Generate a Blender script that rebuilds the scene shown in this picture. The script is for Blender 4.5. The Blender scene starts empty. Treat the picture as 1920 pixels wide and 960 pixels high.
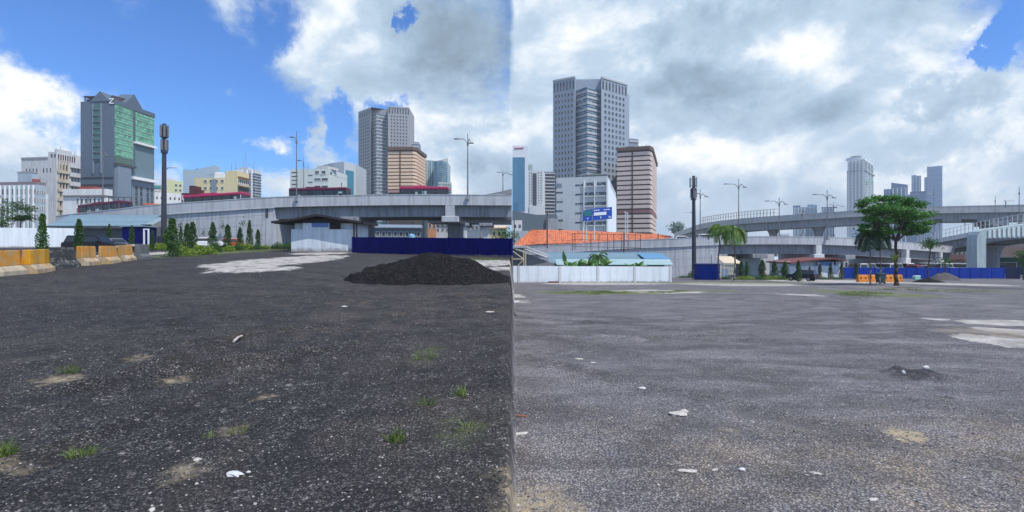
import bpy, bmesh, math, random
from mathutils import Vector, Matrix, noise as mnoise
random.seed(7)
R = math.radians
scene = bpy.context.scene
COL = scene.collection

# ---------------------------------------------------------------- camera, sky, sun, exposure
F, HZ, EYE = 920.0, 467.0, 1.8          # focal length in photo pixels, horizon row, eye height
cam_data = bpy.data.cameras.new('camera')
cam = bpy.data.objects.new('camera', cam_data); COL.objects.link(cam)
cam.location = (0, 0, EYE); cam.rotation_euler = (R(90), 0, 0)
cam_data.sensor_width = 36; cam_data.lens = 36*F/1920; cam_data.shift_y = -13/1920
cam_data.clip_start = 0.1; cam_data.clip_end = 20000
scene.camera = cam
scene.view_settings.view_transform = 'Standard'
scene.view_settings.look = 'None'
scene.view_settings.exposure = 0.30
scene.view_settings.gamma = 1.0

SUN_EL, SUN_AZ = R(58), R(128)          # azimuth from +Y towards +X
sun_d = bpy.data.lights.new('sun', 'SUN'); sun_d.energy = 3.8; sun_d.angle = R(0.6); sun_d.color = (1.0, 0.93, 0.83)
sun = bpy.data.objects.new('sun', sun_d); COL.objects.link(sun)
sdir = Vector((math.sin(SUN_AZ)*math.cos(SUN_EL), math.cos(SUN_AZ)*math.cos(SUN_EL), math.sin(SUN_EL)))
sun.rotation_euler = sdir.to_track_quat('Z', 'Y').to_euler()

world = bpy.data.worlds.new('World'); scene.world = world; world.use_nodes = True
wn, wl = world.node_tree.nodes, world.node_tree.links
wn.clear()
def N(t, nodes=None, **kw):
    n = (nodes or wn).new(t)
    for k, v in kw.items():
        setattr(n, k, v)
    return n
class NT:
    """small helper for chains of maths nodes"""
    def __init__(s, tree): s.n, s.l = tree.nodes, tree.links
    def put(s, sock, v):
        if hasattr(v, 'is_output'): s.l.new(v, sock)
        elif v is not None: sock.default_value = v
    def m(s, op, a, b=None, c=None, clamp=False):
        n = s.n.new('ShaderNodeMath'); n.operation = op; n.use_clamp = clamp
        s.put(n.inputs[0], a); s.put(n.inputs[1], b)
        if c is not None: s.put(n.inputs[2], c)
        return n.outputs[0]
    def v(s, op, a, b=None, c=None):
        n = s.n.new('ShaderNodeVectorMath'); n.operation = op
        s.put(n.inputs[0], a); s.put(n.inputs[1], b)
        if c is not None: s.put(n.inputs[2], c)
        return n.outputs['Value'] if op in ('LENGTH', 'DOT_PRODUCT', 'DISTANCE') else n.outputs[0]
    def rng(s, x, a, b, c=0.0, d=1.0, smooth=True):
        n = s.n.new('ShaderNodeMapRange'); n.interpolation_type = 'SMOOTHSTEP' if smooth else 'LINEAR'
        s.put(n.inputs['Value'], x)
        n.inputs['From Min'].default_value = a; n.inputs['From Max'].default_value = b
        n.inputs['To Min'].default_value = c; n.inputs['To Max'].default_value = d
        return n.outputs[0]
    def noise(s, vec, scale, detail=4, rough=0.55, dim='3D', dist=0.0, col=False):
        n = s.n.new('ShaderNodeTexNoise'); n.noise_dimensions = dim
        s.put(n.inputs['Vector'], vec)
        n.inputs['Scale'].default_value = scale; n.inputs['Detail'].default_value = detail
        n.inputs['Roughness'].default_value = rough; n.inputs['Distortion'].default_value = dist
        return n.outputs['Color'] if col else n.outputs['Fac']
    def mix(s, f, a, b, mode='MIX'):
        n = s.n.new('ShaderNodeMix'); n.data_type = 'RGBA'; n.blend_type = mode
        s.put(n.inputs[0], f)
        s.put(n.inputs[6], (*a, 1) if isinstance(a, tuple) and len(a) == 3 else a)
        s.put(n.inputs[7], (*b, 1) if isinstance(b, tuple) and len(b) == 3 else b)
        return n.outputs[2]
    def blob(s, p, cx, cy, rx, ry, amp=1.0, inner=0.0):
        q = s.v('MULTIPLY_ADD', p, (1/rx, 1/ry, 0), (-cx/rx, -cy/ry, 0))
        return s.rng(s.v('LENGTH', q), inner, 1.0, amp, 0.0)
    def sum(s, lst):
        t = lst[0]
        for x in lst[1:]: t = s.m('ADD', t, x)
        return t

def azel(px, py):
    az = math.atan((px-960)/F)
    return az, math.atan((HZ-py)/F*math.cos(az))
def build_sky():
    T = NT(world.node_tree)
    tc = N('ShaderNodeTexCoord'); d = tc.outputs['Generated']
    sx = N('ShaderNodeSeparateXYZ'); wl.new(d, sx.inputs[0])
    az = T.m('ARCTAN2', sx.outputs[0], sx.outputs[1]); el = T.m('ARCSINE', sx.outputs[2])
    cb = N('ShaderNodeCombineXYZ'); wl.new(az, cb.inputs[0]); wl.new(el, cb.inputs[1])
    warp = T.v('MULTIPLY', T.v('SUBTRACT', T.noise(d, 6.0, 8, 0.70, col=True), (0.5, 0.5, 0.5)), (0.26, 0.20, 0))
    p = T.v('ADD', cb.outputs[0], warp)
    ds = T.v('MULTIPLY', d, (1, 1, 1.55))
    f1 = T.noise(ds, 4.0, 12, 0.60, dist=0.3)
    off = T.v('ADD', ds, (0.035, -0.01, 0.10))
    f2 = T.noise(off, 4.0, 5, 0.55, dist=0.3)
    relief = T.m('SUBTRACT', f1, f2)
    f3 = T.noise(ds, 11.0, 8, 0.60)
    side = T.rng(T.m('ADD', az, T.m('MULTIPLY', T.m('SUBTRACT', f3, 0.5), 0.02)), -0.008, 0.008)
    def blobs(lst):
        out = []
        for (x, y, rx, ry, a) in lst:
            c = azel(x, y); e = azel(x+rx, y); g = azel(x, y-ry)
            out.append(T.blob(p, c[0], c[1], max(0.01, e[0]-c[0]), max(0.008, g[1]-c[1]), a, 0.1))
        return T.sum(out)
    # cover of cloud, left and right of the cloud edge straight ahead (centre, radii in photo pixels only to find the directions)
    covL = blobs([(-60, 240, 250, 230, 1.25), (60, 330, 200, 90, .8), (-200, 150, 300, 200, 1.0), (400, -20, 110, 110, .60),
                  (560, 20, 110, 70, .40), (660, 60, 150, 230, .72), (600, 120, 80, 110, .35), (820, 120, 260, 330, 1.15), (900, 330, 300, 170, 1.0),
                  (536, 140, 60, 65, .66), (438, 170, 34, 28, .6), (585, 196, 38, 30, .6), (510, 270, 72, 40, .85), (595, 258, 34, 58, .80), (632, 302, 80, 34, .8),
                  (560, 340, 120, 36, .4), (310, 335, 70, 80, .6), (500, 355, 110, 50, .6), (210, 320, 120, 90, .5),
                  (780, 40, 34, 62, -1.3), (735, 180, 60, 34, -.95), (655, 245, 42, 90, -.9), (690, 330, 30, 60, -.4), (700, -900, 1500, 700, .5)])
    covR = blobs([(1200, 150, 620, 460, 1.5), (1600, 120, 520, 440, 1.6), (1500, 380, 900, 240, 1.3), (1930, 260, 300, 210, 1.2), (960, 200, 260, 320, .9),
                  (1914, 66, 52, 95, -1.7), (2100, 200, 300, 300, .5), (1300, -900, 1500, 700, .6)])
    cov = T.m('ADD', T.m('MULTIPLY', covL, T.m('SUBTRACT', 1.0, side)), T.m('MULTIPLY', covR, side))
    back = T.m('MULTIPLY', T.m('GREATER_THAN', T.m('ABSOLUTE', az), 1.25), 0.55)
    dens = T.sum([cov, back, T.m('MULTIPLY', T.m('SUBTRACT', f1, 0.5), 2.0), T.m('MULTIPLY', T.m('SUBTRACT', f3, 0.5), 0.9)])
    mask = T.rng(dens, 0.10, 0.98)
    # shade (0 dark belly, 1 bright rim)
    shL = blobs([(890, 60, 230, 150, -.60), (700, 110, 110, 120, -.10), (800, 240, 200, 60, -.18), (560, 20, 120, 60, -.2), (400, 10, 110, 60, -.22),
                 (900, 250, 130, 50, -.15), (60, 230, 200, 170, .32), (30, 330, 140, 45, -.12), (520, 270, 80, 40, .15), (800, 320, 200, 45, .15), (905, 300, 80, 25, -.2), (960, 0, 160, 60, -.1)])
    shR = blobs([(1330, 60, 330, 85, -.40), (1330, 170, 240, 62, -.34), (1640, 100, 210, 90, -.20), (1780, 190, 170, 55, -.42), (1560, 200, 200, 50, -.2),
                 (1060, 330, 120, 60, -.05), (1850, 60, 60, 100, .30), (1000, 90, 90, 80, .12), (1480, 185, 110, 40, .08), (1740, 290, 170, 32, -.16),
                 (1290, 240, 150, 40, -.12), (1900, 260, 70, 60, .22), (1040, 60, 60, 50, .1), (1720, 240, 90, 30, .06), (1250, 310, 380, 80, .16), (1680, 345, 380, 70, .18), (1150, 400, 300, 60, .1)])
    sh = T.m('ADD', T.m('MULTIPLY', shL, T.m('SUBTRACT', 1.0, side)), T.m('MULTIPLY', shR, side))
    shade = T.sum([sh, T.m('MULTIPLY', relief, 1.6), T.m('MULTIPLY', T.m('SUBTRACT', f3, 0.5), 0.40), T.m('MULTIPLY', T.rng(dens, .4, 1.5), -0.10)])
    shade = T.m('ADD', shade, 0.76, clamp=True)
    rp = N('ShaderNodeValToRGB'); wl.new(shade, rp.inputs[0])
    cr = rp.color_ramp; cr.elements[0].position = 0.05; cr.elements[0].color = (.21, .28, .36, 1)
    cr.elements[1].position = 1.0; cr.elements[1].color = (.90, .92, .935, 1)
    for pos, c in ((.35, (.30, .41, .53, 1)), (.68, (.46, .58, .71, 1))):
        e = cr.elements.new(pos); e.color = c
    sky = N('ShaderNodeTexSky', sky_type='NISHITA'); sky.sun_disc = False
    sky.sun_elevation = SUN_EL; sky.sun_rotation = SUN_AZ
    sky.air_density = 1.0; sky.dust_density = 0.6; sky.ozone_density = 3.0
    skc = T.mix(1.0, T.v('MULTIPLY', sky.outputs[0], (0.1, 0.1, 0.1)), (0.46, 0.92, 1.52), 'MULTIPLY')
    col = T.mix(mask, skc, rp.outputs[0])
    bg = N('ShaderNodeBackground'); bg.inputs['Strength'].default_value = 1.0; wl.new(col, bg.inputs[0])
    o = N('ShaderNodeOutputWorld'); wl.new(bg.outputs[0], o.inputs[0])
build_sky()

# ---------------------------------------------------------------- terrain and pixel helpers (a photo pixel plus a distance gives a place)
SL, SR = 27/F, -36/F
def sm(x): x = max(0.0, min(1.0, x)); return x*x*(3-2*x)
def gz(X, Y, bump=True):
    Yc = max(0.0, Y); Yc = Yc if Yc < 95 else 95 + 20*(1-math.exp(-(Yc-95)/20.0))
    w = 0.015 + 0.004*Yc
    s = sm((X+w)/(2*w))
    z = (SL*(1-s) + SR*s)*Yc
    if bump and -5 < Y < 60:
        a = 1-sm((Y-30)/30)
        n = mnoise.noise(Vector((X*0.22, Y*0.22, 3.1)))*0.06 + mnoise.noise(Vector((X*0.9, Y*0.6, 7.7)))*0.028 + mnoise.noise(Vector((X*2.6, Y*1.6, 1.7)))*0.009
        # churned ridges pushed up by wheels
        for (cx, cy, rx, ry, h) in RIDGES:
            q = ((X-cx)/rx)**2+((Y-cy)/ry)**2
            if q < 4: n += h*math.exp(-q*2)*(1+0.8*mnoise.noise(Vector((X*5, Y*5, 0))))
        if Y > 2:
            k = mnoise.noise(Vector((X*.35, Y*.35, 9.0)))+.35
            if k > 0:
                for (ax, ay, ar) in ARCS:
                    dd = abs(math.hypot(X-ax, Y-ay)-ar+.12*mnoise.noise(Vector((X*.8, Y*.8, ar))))
                    if dd < .5: n += k*(.045*math.exp(-((dd-.30)/.1)**2)-.05*math.exp(-(dd/.17)**2))
        z += n*a
    return z
def D_of(px, py): return 1656.0/(py-(440 if px < 960 else 503))
RIDGES = []
ARCS = [(-22, 9, 19.0), (-22, 9, 17.3), (-3, 38, 22.5), (-3, 38, 24.2), (30, 30, 34), (30, 30, 36), (20, -18, 34.5), (20, -18, 36.3), (16, 60, 47), (16, 60, 49)]
def ridge(px, py, wpx, ry, h):
    D = D_of(px, py); RIDGES.append(((px-960)/F*D, D, wpx*D/F/2, ry, h))
ridge(320, 606, 90, .22, .10); ridge(450, 596, 110, .25, .07); ridge(500, 585, 70, .3, .05); ridge(60, 600, 130, .5, .05)
ridge(1730, 702, 120, .35, .12); ridge(1680, 694, 60, .25, .07); ridge(1770, 745, 40, .15, .05); ridge(1100, 603, 120, .4, .06)
ridge(1040, 690, 120, .3, .05); ridge(650, 565, 110, .5, .06); ridge(800, 570, 130, .5, .05); ridge(935, 700, 30, .9, .06); ridge(1130, 825, 50, .12, .04)
ridge(1700, 575, 160, .6, .07); ridge(1860, 545, 180, 1.5, .12); ridge(1450, 610, 200, .5, .04)
def P(px, py, D): return Vector(((px-960)/F*D, D, EYE+(HZ-py)/F*D))
def PX(px, D): return (px-960)/F*D
def PZ(py, D): return EYE+(HZ-py)/F*D
def G(px, py):
    D = D_of(px, py); X = PX(px, D); return Vector((X, D, gz(X, D)))
def GD(px, D):
    X = PX(px, D); return Vector((X, D, gz(X, D)))

# ---------------------------------------------------------------- materials
MATS = {}
def mat(name, col, rough=0.8, var=0.15, scale=1.5, bump=0.0, bscale=20, streak=0.0, metal=0.0, spec=0.4, col2=None, c2amt=0.5, c2scale=2.0, transl=0.0, coat=0.0, splash=0.0):
    if name in MATS: return MATS[name]
    m = bpy.data.materials.new(name); m.use_nodes = True
    T = NT(m.node_tree); b = T.n['Principled BSDF']
    g = T.n.new('ShaderNodeNewGeometry').outputs['Position']
    c = (*col, 1)
    if col2 is not None:
        f = T.rng(T.noise(g, c2scale, 6, .6), 0.5-c2amt*.5+.1, 0.5+.15)
        c = T.mix(f, tuple(col), tuple(col2))
    n = T.noise(g, scale, 6, .6)
    k = T.m('MULTIPLY_ADD', n, 2*var, 1-var)
    if streak:
        gs = T.v('MULTIPLY', g, (1.6, 1.6, .12))
        k2 = T.rng(T.noise(gs, 1.4, 6, .65), .42, .70, 1.0, 1-streak)
        k = T.m('MULTIPLY', k, k2)
    cc = T.n.new('ShaderNodeCombineXYZ')
    for i in range(3): T.l.new(k, cc.inputs[i])
    c = T.mix(1.0, c, cc.outputs[0], 'MULTIPLY')
    if splash:      # mud splashed up from the ground, height above the thing's foot
        so = T.n.new('ShaderNodeSeparateXYZ'); T.l.new(T.n.new('ShaderNodeTexCoord').outputs['Object'], so.inputs[0])
        hgt = T.m('SUBTRACT', so.outputs[2], T.m('MULTIPLY', T.m('SUBTRACT', T.noise(g, 1.7, 6, .7), .45), splash*3.0))
        c = T.mix(T.rng(hgt, -.05, splash, .75, 0), c, (.20, .17, .14))
    T.put(b.inputs['Base Color'], c)
    b.inputs['Roughness'].default_value = rough; b.inputs['Metallic'].default_value = metal
    b.inputs['Specular IOR Level'].default_value = spec
    if coat: b.inputs['Coat Weight'].default_value = coat
    if bump:
        bn = T.n.new('ShaderNodeBump'); bn.inputs['Strength'].default_value = bump; bn.inputs['Distance'].default_value = 0.05
        T.l.new(T.noise(g, bscale, 5, .6), bn.inputs['Height']); T.l.new(bn.outputs[0], b.inputs['Normal'])
    if transl:
        t = T.n.new('ShaderNodeBsdfTranslucent'); T.l.new(c, t.inputs['Color'])
        mx = T.n.new('ShaderNodeMixShader'); mx.inputs[0].default_value = transl
        T.l.new(b.outputs[0], mx.inputs[1]); T.l.new(t.outputs[0], mx.inputs[2])
        T.l.new(mx.outputs[0], T.n['Material Output'].inputs['Surface'])
    MATS[name] = m; return m
def pane_mat(name, col, light, cell=(1.2, 1.2, 1.1), amt=0.5, rough=0.12):
    """window glass: some panes paler than others (curtains, blinds, reflections of depth)"""
    if name in MATS: return MATS[name]
    m = bpy.data.materials.new(name); m.use_nodes = True
    T = NT(m.node_tree); b = T.n['Principled BSDF']
    g = T.n.new('ShaderNodeNewGeometry').outputs['Position']
    w = T.n.new('ShaderNodeTexWhiteNoise'); T.l.new(T.v('FLOOR', T.v('MULTIPLY', g, cell)), w.inputs[0])
    T.put(b.inputs['Base Color'], T.mix(T.rng(w.outputs[0], 1-amt, 1.0), tuple(col), tuple(light)))
    b.inputs['Roughness'].default_value = rough; b.inputs['Specular IOR Level'].default_value = 0.6
    MATS[name] = m; return m
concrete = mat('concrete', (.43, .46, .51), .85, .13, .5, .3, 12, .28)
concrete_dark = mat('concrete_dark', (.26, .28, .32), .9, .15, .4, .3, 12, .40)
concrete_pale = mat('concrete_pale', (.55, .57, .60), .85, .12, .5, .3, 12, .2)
conc_teal = mat('weathered_teal_concrete', (.36, .45, .48), .8, .15, .5, .2, 10, .25)
joint = mat('joint_dark', (.06, .065, .08), .9)
white_paint = mat('white_paint', (.72, .79, .86), .7, .05, .7, .15, 8, .07)
white_panel = mat('white_panel', (.68, .75, .83), .7, .10, .7, .15, 8, .15, splash=.22)
white_dirty = mat('white_dirty', (.62, .70, .78), .75, .14, .8, .15, 8, .25, splash=.45)
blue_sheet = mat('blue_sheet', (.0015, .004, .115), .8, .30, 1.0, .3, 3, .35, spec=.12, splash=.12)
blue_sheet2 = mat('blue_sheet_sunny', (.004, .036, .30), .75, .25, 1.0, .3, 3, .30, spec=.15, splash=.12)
roof_steel = mat('roof_steel', (.24, .36, .44), .5, .12, .6, .1, 6, .15, metal=.15)
roof_pale = mat('roof_pale', (.46, .58, .62), .5, .10, .6, .1, 6, .12, metal=.2)
roof_blue = mat('roof_blue', (.10, .24, .40), .5, .1, .6)
dark_metal = mat('dark_metal', (.035, .04, .055), .5, .2, 2)
grey_metal = mat('grey_metal', (.25, .27, .30), .45, .15, 2, metal=.4)
pale_metal = mat('pale_metal', (.6, .62, .64), .45, .1, 2, metal=.2)
black = mat('black_plastic', (.012, .012, .014), .6)
darkroof = mat('dark_roof', (.022, .020, .022), .8, .3, 1.5)
redroof = mat('red_roof', (.16, .055, .05), .75, .3, 1.0)
rail_red = mat('rail_red', (.30, .02, .045), .5, .1, 1)
orange = mat('orange_barrier', (.62, .27, .03), .75, .25, 2.2, .4, 30, .50, col2=(.45, .31, .15), c2amt=.4, c2scale=2.6)
yellow_or = mat('amber_barrier', (.68, .33, .01), .7, .2, 2.2, .3, 30, .40, col2=(.50, .34, .14), c2amt=.28, c2scale=2.2)
blackb = mat('sooty_barrier', (.045, .05, .055), .8, .25, 3, .4, 30, .2, col2=(.24, .24, .22), c2amt=.15, c2scale=4)
greyb = mat('grey_barrier', (.13, .14, .15), .8, .25, 3, .4, 30, .2)
bare_c = mat('bare_concrete', (.42, .37, .28), .9, .25, 3, .5, 25, .25)
leaf_dark = mat('leaf_dark', (.036, .095, .022), .6, .55, 3.0, transl=.25)
leaf_mid = mat('leaf_mid', (.045, .125, .022), .6, .5, 2.5, transl=.3)
leaf_tree = mat('leaf_tree', (.065, .195, .032), .55, .6, .9, transl=.35)
leaf_lime = mat('leaf_lime', (.19, .29, .030), .6, .45, 2.0, transl=.3)
leaf_palm = mat('leaf_palm', (.11, .21, .03), .5, .6, 2.0, transl=.3)
leaf_palmd = mat('leaf_palm_dark', (.03, .075, .035), .5, .45, 2.0, transl=.25)
leaf_banana = mat('leaf_banana', (.12, .26, .07), .45, .4, 2.0, transl=.35)
grass_m = mat('grass_blade', (.13, .19, .045), .6, .45, 2.0, transl=.3)
bark = mat('bark', (.055, .042, .035), .9, .3, 6, .6, 30)
palm_bark = mat('palm_bark', (.16, .14, .12), .9, .25, 6, .4, 30)
glass_d = pane_mat('glass_dark', (.030, .040, .055), (.14, .18, .22))
glass_b = pane_mat('glass_blue', (.05, .10, .16), (.20, .30, .38))
rubber = mat('rubber', (.02, .02, .02), .8)

# ---------------------------------------------------------------- mesh builder
class MB:
    def __init__(s): s.v = []; s.f = []; s.mi = []
    def add(s, vs, fs, mi=0):
        o = len(s.v); s.v += [Vector(q) for q in vs]; s.f += [tuple(o+i for i in f) for f in fs]; s.mi += [mi]*len(fs); return s
    def box(s, x0, x1, y0, y1, z0, z1, mi=0):
        return s.add([(x0,y0,z0),(x1,y0,z0),(x1,y1,z0),(x0,y1,z0),(x0,y0,z1),(x1,y0,z1),(x1,y1,z1),(x0,y1,z1)],
                     [(0,3,2,1),(4,5,6,7),(0,1,5,4),(1,2,6,5),(2,3,7,6),(3,0,4,7)], mi)
    def prism(s, poly, z0, z1, mi=0, top=None):
        n = len(poly); top = top or poly
        zz = (lambda z, i: z[i] if isinstance(z, (list, tuple)) else z)
        vs = [(p[0], p[1], zz(z0, i)) for i, p in enumerate(poly)] + [(p[0], p[1], zz(z1, i)) for i, p in enumerate(top)]
        return s.add(vs, [tuple(range(n-1,-1,-1)), tuple(range(n, 2*n))] + [(i, (i+1)%n, n+(i+1)%n, n+i) for i in range(n)], mi)
    def wallbox(s, a, b, z0, z1, out, inn=0.0, mi=0):
        """box along the line a-b (left to right seen from outside), from `inn` behind to `out` in front"""
        a = Vector(a[:2]); b = Vector(b[:2]); d = (b-a).normalized(); n = Vector((d.y, -d.x))
        p = [a+n*out, b+n*out, b-n*inn, a-n*inn]
        return s.prism([(q.x, q.y) for q in p], z0, z1, mi)
    def tube(s, a, b, r0, r1=None, n=8, mi=0, cap=True):
        a = Vector(a); b = Vector(b); r1 = r0 if r1 is None else r1
        d = (b-a).normalized(); u = d.orthogonal().normalized(); w = d.cross(u)
        vs = []
        for c, r in ((a, r0), (b, r1)):
            for i in range(n):
                t = 2*math.pi*i/n; vs.append(c+u*math.cos(t)*r+w*math.sin(t)*r)
        fs = [(i, (i+1)%n, n+(i+1)%n, n+i) for i in range(n)]
        if cap: fs += [tuple(range(n-1,-1,-1)), tuple(range(n, 2*n))]
        return s.add(vs, fs, mi)
    def path(s, pts, rs, n=7, mi=0):
        for i in range(len(pts)-1): s.tube(pts[i], pts[i+1], rs[i], rs[i+1], n, mi)
        return s
    def sweep(s, path, prof, mi=0):
        """path: (x,y,z) points left to right; prof: closed (back, up) outline; swept as one solid"""
        n = len(prof); k = len(path); vs = []
        for i, q in enumerate(path):
            a = Vector(path[max(0, i-1)][:2]); b = Vector(path[min(k-1, i+1)][:2]); d = (b-a).normalized(); w = Vector((-d.y, d.x)) if abs(q[0]) > .6 else Vector((0, 1))
            for (o, u) in prof: vs.append((q[0]+w.x*o, q[1]+w.y*o, q[2]+u))
        fs = [tuple(range(n)), tuple(range((k-1)*n+n-1, (k-1)*n-1, -1))]
        for i in range(k-1):
            for j in range(n): fs.append((i*n+j, (i+1)*n+j, (i+1)*n+(j+1)%n, i*n+(j+1)%n))
        return s.add(vs, fs, mi)
    def build(s, name, mats, parent=None, smooth=False, bevel=0.0, origin=None):
        me = bpy.data.meshes.new(name)
        if parent is not None: o = Vector(parent.location)
        elif origin is not None: o = Vector(origin)
        elif s.v:
            xs = [q.x for q in s.v]; ys = [q.y for q in s.v]; o = Vector(((min(xs)+max(xs))/2, (min(ys)+max(ys))/2, min(q.z for q in s.v)))
        else: o = Vector()
        me.from_pydata([tuple(q-o) for q in s.v], [], s.f)
        if not isinstance(mats, (list, tuple)): mats = [mats]
        for m in mats: me.materials.append(m)
        if len(mats) > 1: me.polygons.foreach_set('material_index', s.mi)
        if len(s.f) < 3000:
            bm = bmesh.new(); bm.from_mesh(me); bmesh.ops.recalc_face_normals(bm, faces=bm.faces); bm.to_mesh(me); bm.free()
        if smooth: me.polygons.foreach_set('use_smooth', [True]*len(me.polygons))
        me.update()
        ob = bpy.data.objects.new(name, me); COL.objects.link(ob)
        if parent is not None: ob.parent = parent
        else: ob.location = o
        if bevel:
            md = ob.modifiers.new('bevel', 'BEVEL'); md.width = bevel; md.segments = 2; md.limit_method = 'ANGLE'
        return ob
def tag(o, label=None, cat=None, group=None, kind=None):
    if label: o['label'] = label
    if cat: o['category'] = cat
    if group: o['group'] = group
    if kind: o['kind'] = kind
    return o
def thing(name, label, cat, loc=(0,0,0), group=None):
    e = bpy.data.objects.new(name, None); COL.objects.link(e); e.location = loc; e.empty_display_size = .5
    return tag(e, label, cat, group)
KIDS = {}
def kids(o): return [c for c in COL.objects if c.parent == o]
def dup(o, parent=None, cache=None):
    c = o.copy(); COL.objects.link(c)
    if parent is not None: c.parent = parent
    for ch in kids(o): dup(ch, c)
    return c
# ---------------------------------------------------------------- the ground
def ground_material():
    m = bpy.data.materials.new('millings_ground'); m.use_nodes = True
    T = NT(m.node_tree); b = T.n['Principled BSDF']
    g = T.n.new('ShaderNodeNewGeometry').outputs['Position']
    sx = T.n.new('ShaderNodeSeparateXYZ'); T.l.new(g, sx.inputs[0]); X, Y = sx.outputs[0], sx.outputs[1]
    flat = T.v('MULTIPLY', g, (1, 1, 0))
    nb = T.noise(flat, .35, 6, .6); nm = T.noise(flat, 1.6, 6, .62); nf = T.noise(flat, 9.0, 5, .65)
    warp = T.v('MULTIPLY', T.v('SUBTRACT', T.noise(flat, .9, 6, .68, col=True), (.5, .5, .5)), (4.2, 4.2, 0))
    p = T.v('ADD', flat, warp)
    warps = T.v('MULTIPLY', T.v('SUBTRACT', T.noise(flat, 5, 6, .65, col=True), (.5, .5, .5)), (.7, .7, 0))
    ps = T.v('ADD', flat, warps)
    # dimmer left exposure is painted into the colours; right side stays paler and bluer
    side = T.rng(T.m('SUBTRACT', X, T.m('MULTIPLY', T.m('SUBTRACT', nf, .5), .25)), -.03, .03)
    # chips: every cell of the voronoi is one stone with its own tone
    def chips(scale, lo, hi, amt):
        v = T.n.new('ShaderNodeTexVoronoi'); v.inputs['Scale'].default_value = scale; T.l.new(flat, v.inputs['Vector'])
        w = T.n.new('ShaderNodeSeparateColor'); T.l.new(v.outputs['Color'], w.inputs[0])
        return T.m('MULTIPLY', T.rng(w.outputs[0], lo, hi), amt), v.outputs['Distance'], w.outputs[1]
    c1, d1, h1 = chips(75, .45, 1.0, 1.0)
    c2, d2, h2 = chips(46, .74, 1.0, 1.0)
    c3, d3, h3 = chips(24, .955, .99, 1.0)
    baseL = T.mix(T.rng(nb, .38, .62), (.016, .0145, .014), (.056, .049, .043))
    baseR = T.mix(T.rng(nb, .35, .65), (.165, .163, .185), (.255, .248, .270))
    # dusty brown areas of the right yard
    dust = T.m('MULTIPLY', T.sum([T.blob(p, 3.5, 4.6, 6.0, 2.0, .9), T.blob(p, -1.0, 3.5, 2.0, 2.0, .2), T.blob(p, 8, 5.2, 5, 2.2, .6)]), T.rng(nm, .30, .60))
    baseR = T.mix(dust, baseR, (.29, .24, .17))
    browns = T.m('MULTIPLY', T.sum([T.blob(p, -3.0, 13, 8, 8, .8), T.blob(p, -6, 30, 9, 12, .5), T.blob(p, -.9, 5.2, 1.4, 1.6, .55), T.blob(p, -9, 16, 9, 3, .4), T.blob(p, -2.2, 4.0, 1.0, .9, .4)]), T.rng(nm, .30, .58))
    baseL = T.mix(browns, baseL, (.085, .066, .048))
    darkL = T.m('MULTIPLY', T.sum([T.blob(p, -9, 10.6, 6.5, 2.8, 1.2), T.blob(p, -2.5, 3.4, 3.5, 1.2, .5), T.blob(p, -3.2, 5.4, 2.4, .9, .6), T.blob(p, -14, 13, 4, 2, .8)]), 1.0)
    baseL = T.mix(T.m('MINIMUM', darkL, .9), baseL, (.011, .011, .015))
    # wheel tracks and graded streaks, longer across the view
    st = T.noise(T.v('MULTIPLY', flat, (.45, 1.0, 0)), .9, 9, .74, dist=.5)
    k = T.rng(st, .36, .64, .50, 1.60)
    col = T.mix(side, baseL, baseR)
    cl = T.n.new('ShaderNodeCombineXYZ')
    for i in range(3): T.l.new(k, cl.inputs[i])
    col = T.mix(1.0, col, cl.outputs[0], 'MULTIPLY')
    # wheel tracks: pairs of wide arcs pressed into the millings
    arcs = []
    for (cx, cy, r_, w_, a_) in ((-22, 9, 19.0, .16, 1), (-22, 9, 17.3, .16, 1), (-3, 38, 22.5, .18, .9), (-3, 38, 24.2, .18, .9), (30, 30, 34, .2, .7), (30, 30, 36, .2, .7), (20, -18, 34.5, .2, .8), (20, -18, 36.3, .2, .8), (16, 60, 47.0, .22, .8), (16, 60, 49.0, .22, .8), (6, -30, 36.5, .15, .6), (6, -30, 38.2, .15, .6), (-30, -6, 28, .16, .9), (-30, -6, 29.8, .16, .9), (-16, 2, 12.5, .12, 1), (-16, 2, 14.2, .12, 1), (2, 26, 13.5, .14, 1), (2, 26, 15.2, .14, 1), (14, 34, 19, .16, 1), (14, 34, 20.8, .16, 1), (3, -6, 15.5, .12, .8), (3, -6, 17.2, .12, .8)):
        dd = T.m('ABSOLUTE', T.m('SUBTRACT', T.v('DISTANCE', ps, (cx, cy, 0)), r_)); arcs.append(T.rng(dd, w_*.8, w_*2.2, a_, 0))
    tr = arcs[0]
    for q in arcs[1:]: tr = T.m('MAXIMUM', tr, q)
    tr = T.m('MULTIPLY', tr, T.rng(T.noise(flat, .5, 5, .7), .36, .52))
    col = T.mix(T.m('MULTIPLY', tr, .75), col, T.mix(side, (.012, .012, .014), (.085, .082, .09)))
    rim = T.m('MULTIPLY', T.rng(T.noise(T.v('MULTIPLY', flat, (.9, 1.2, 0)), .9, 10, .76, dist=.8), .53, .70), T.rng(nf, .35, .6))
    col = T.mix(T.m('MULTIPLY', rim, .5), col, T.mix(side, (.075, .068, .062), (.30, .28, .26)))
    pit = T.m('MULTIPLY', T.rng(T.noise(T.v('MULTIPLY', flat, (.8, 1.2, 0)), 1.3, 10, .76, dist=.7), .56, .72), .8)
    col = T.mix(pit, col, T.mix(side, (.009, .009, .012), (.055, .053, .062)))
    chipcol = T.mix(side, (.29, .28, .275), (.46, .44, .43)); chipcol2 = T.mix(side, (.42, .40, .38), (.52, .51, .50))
    amt = T.rng(T.noise(flat, 2.4, 5, .65), .35, .62, .25, 1.0)
    col = T.mix(T.m('MULTIPLY', c1, T.m('MULTIPLY', amt, .56)), col, chipcol)
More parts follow.
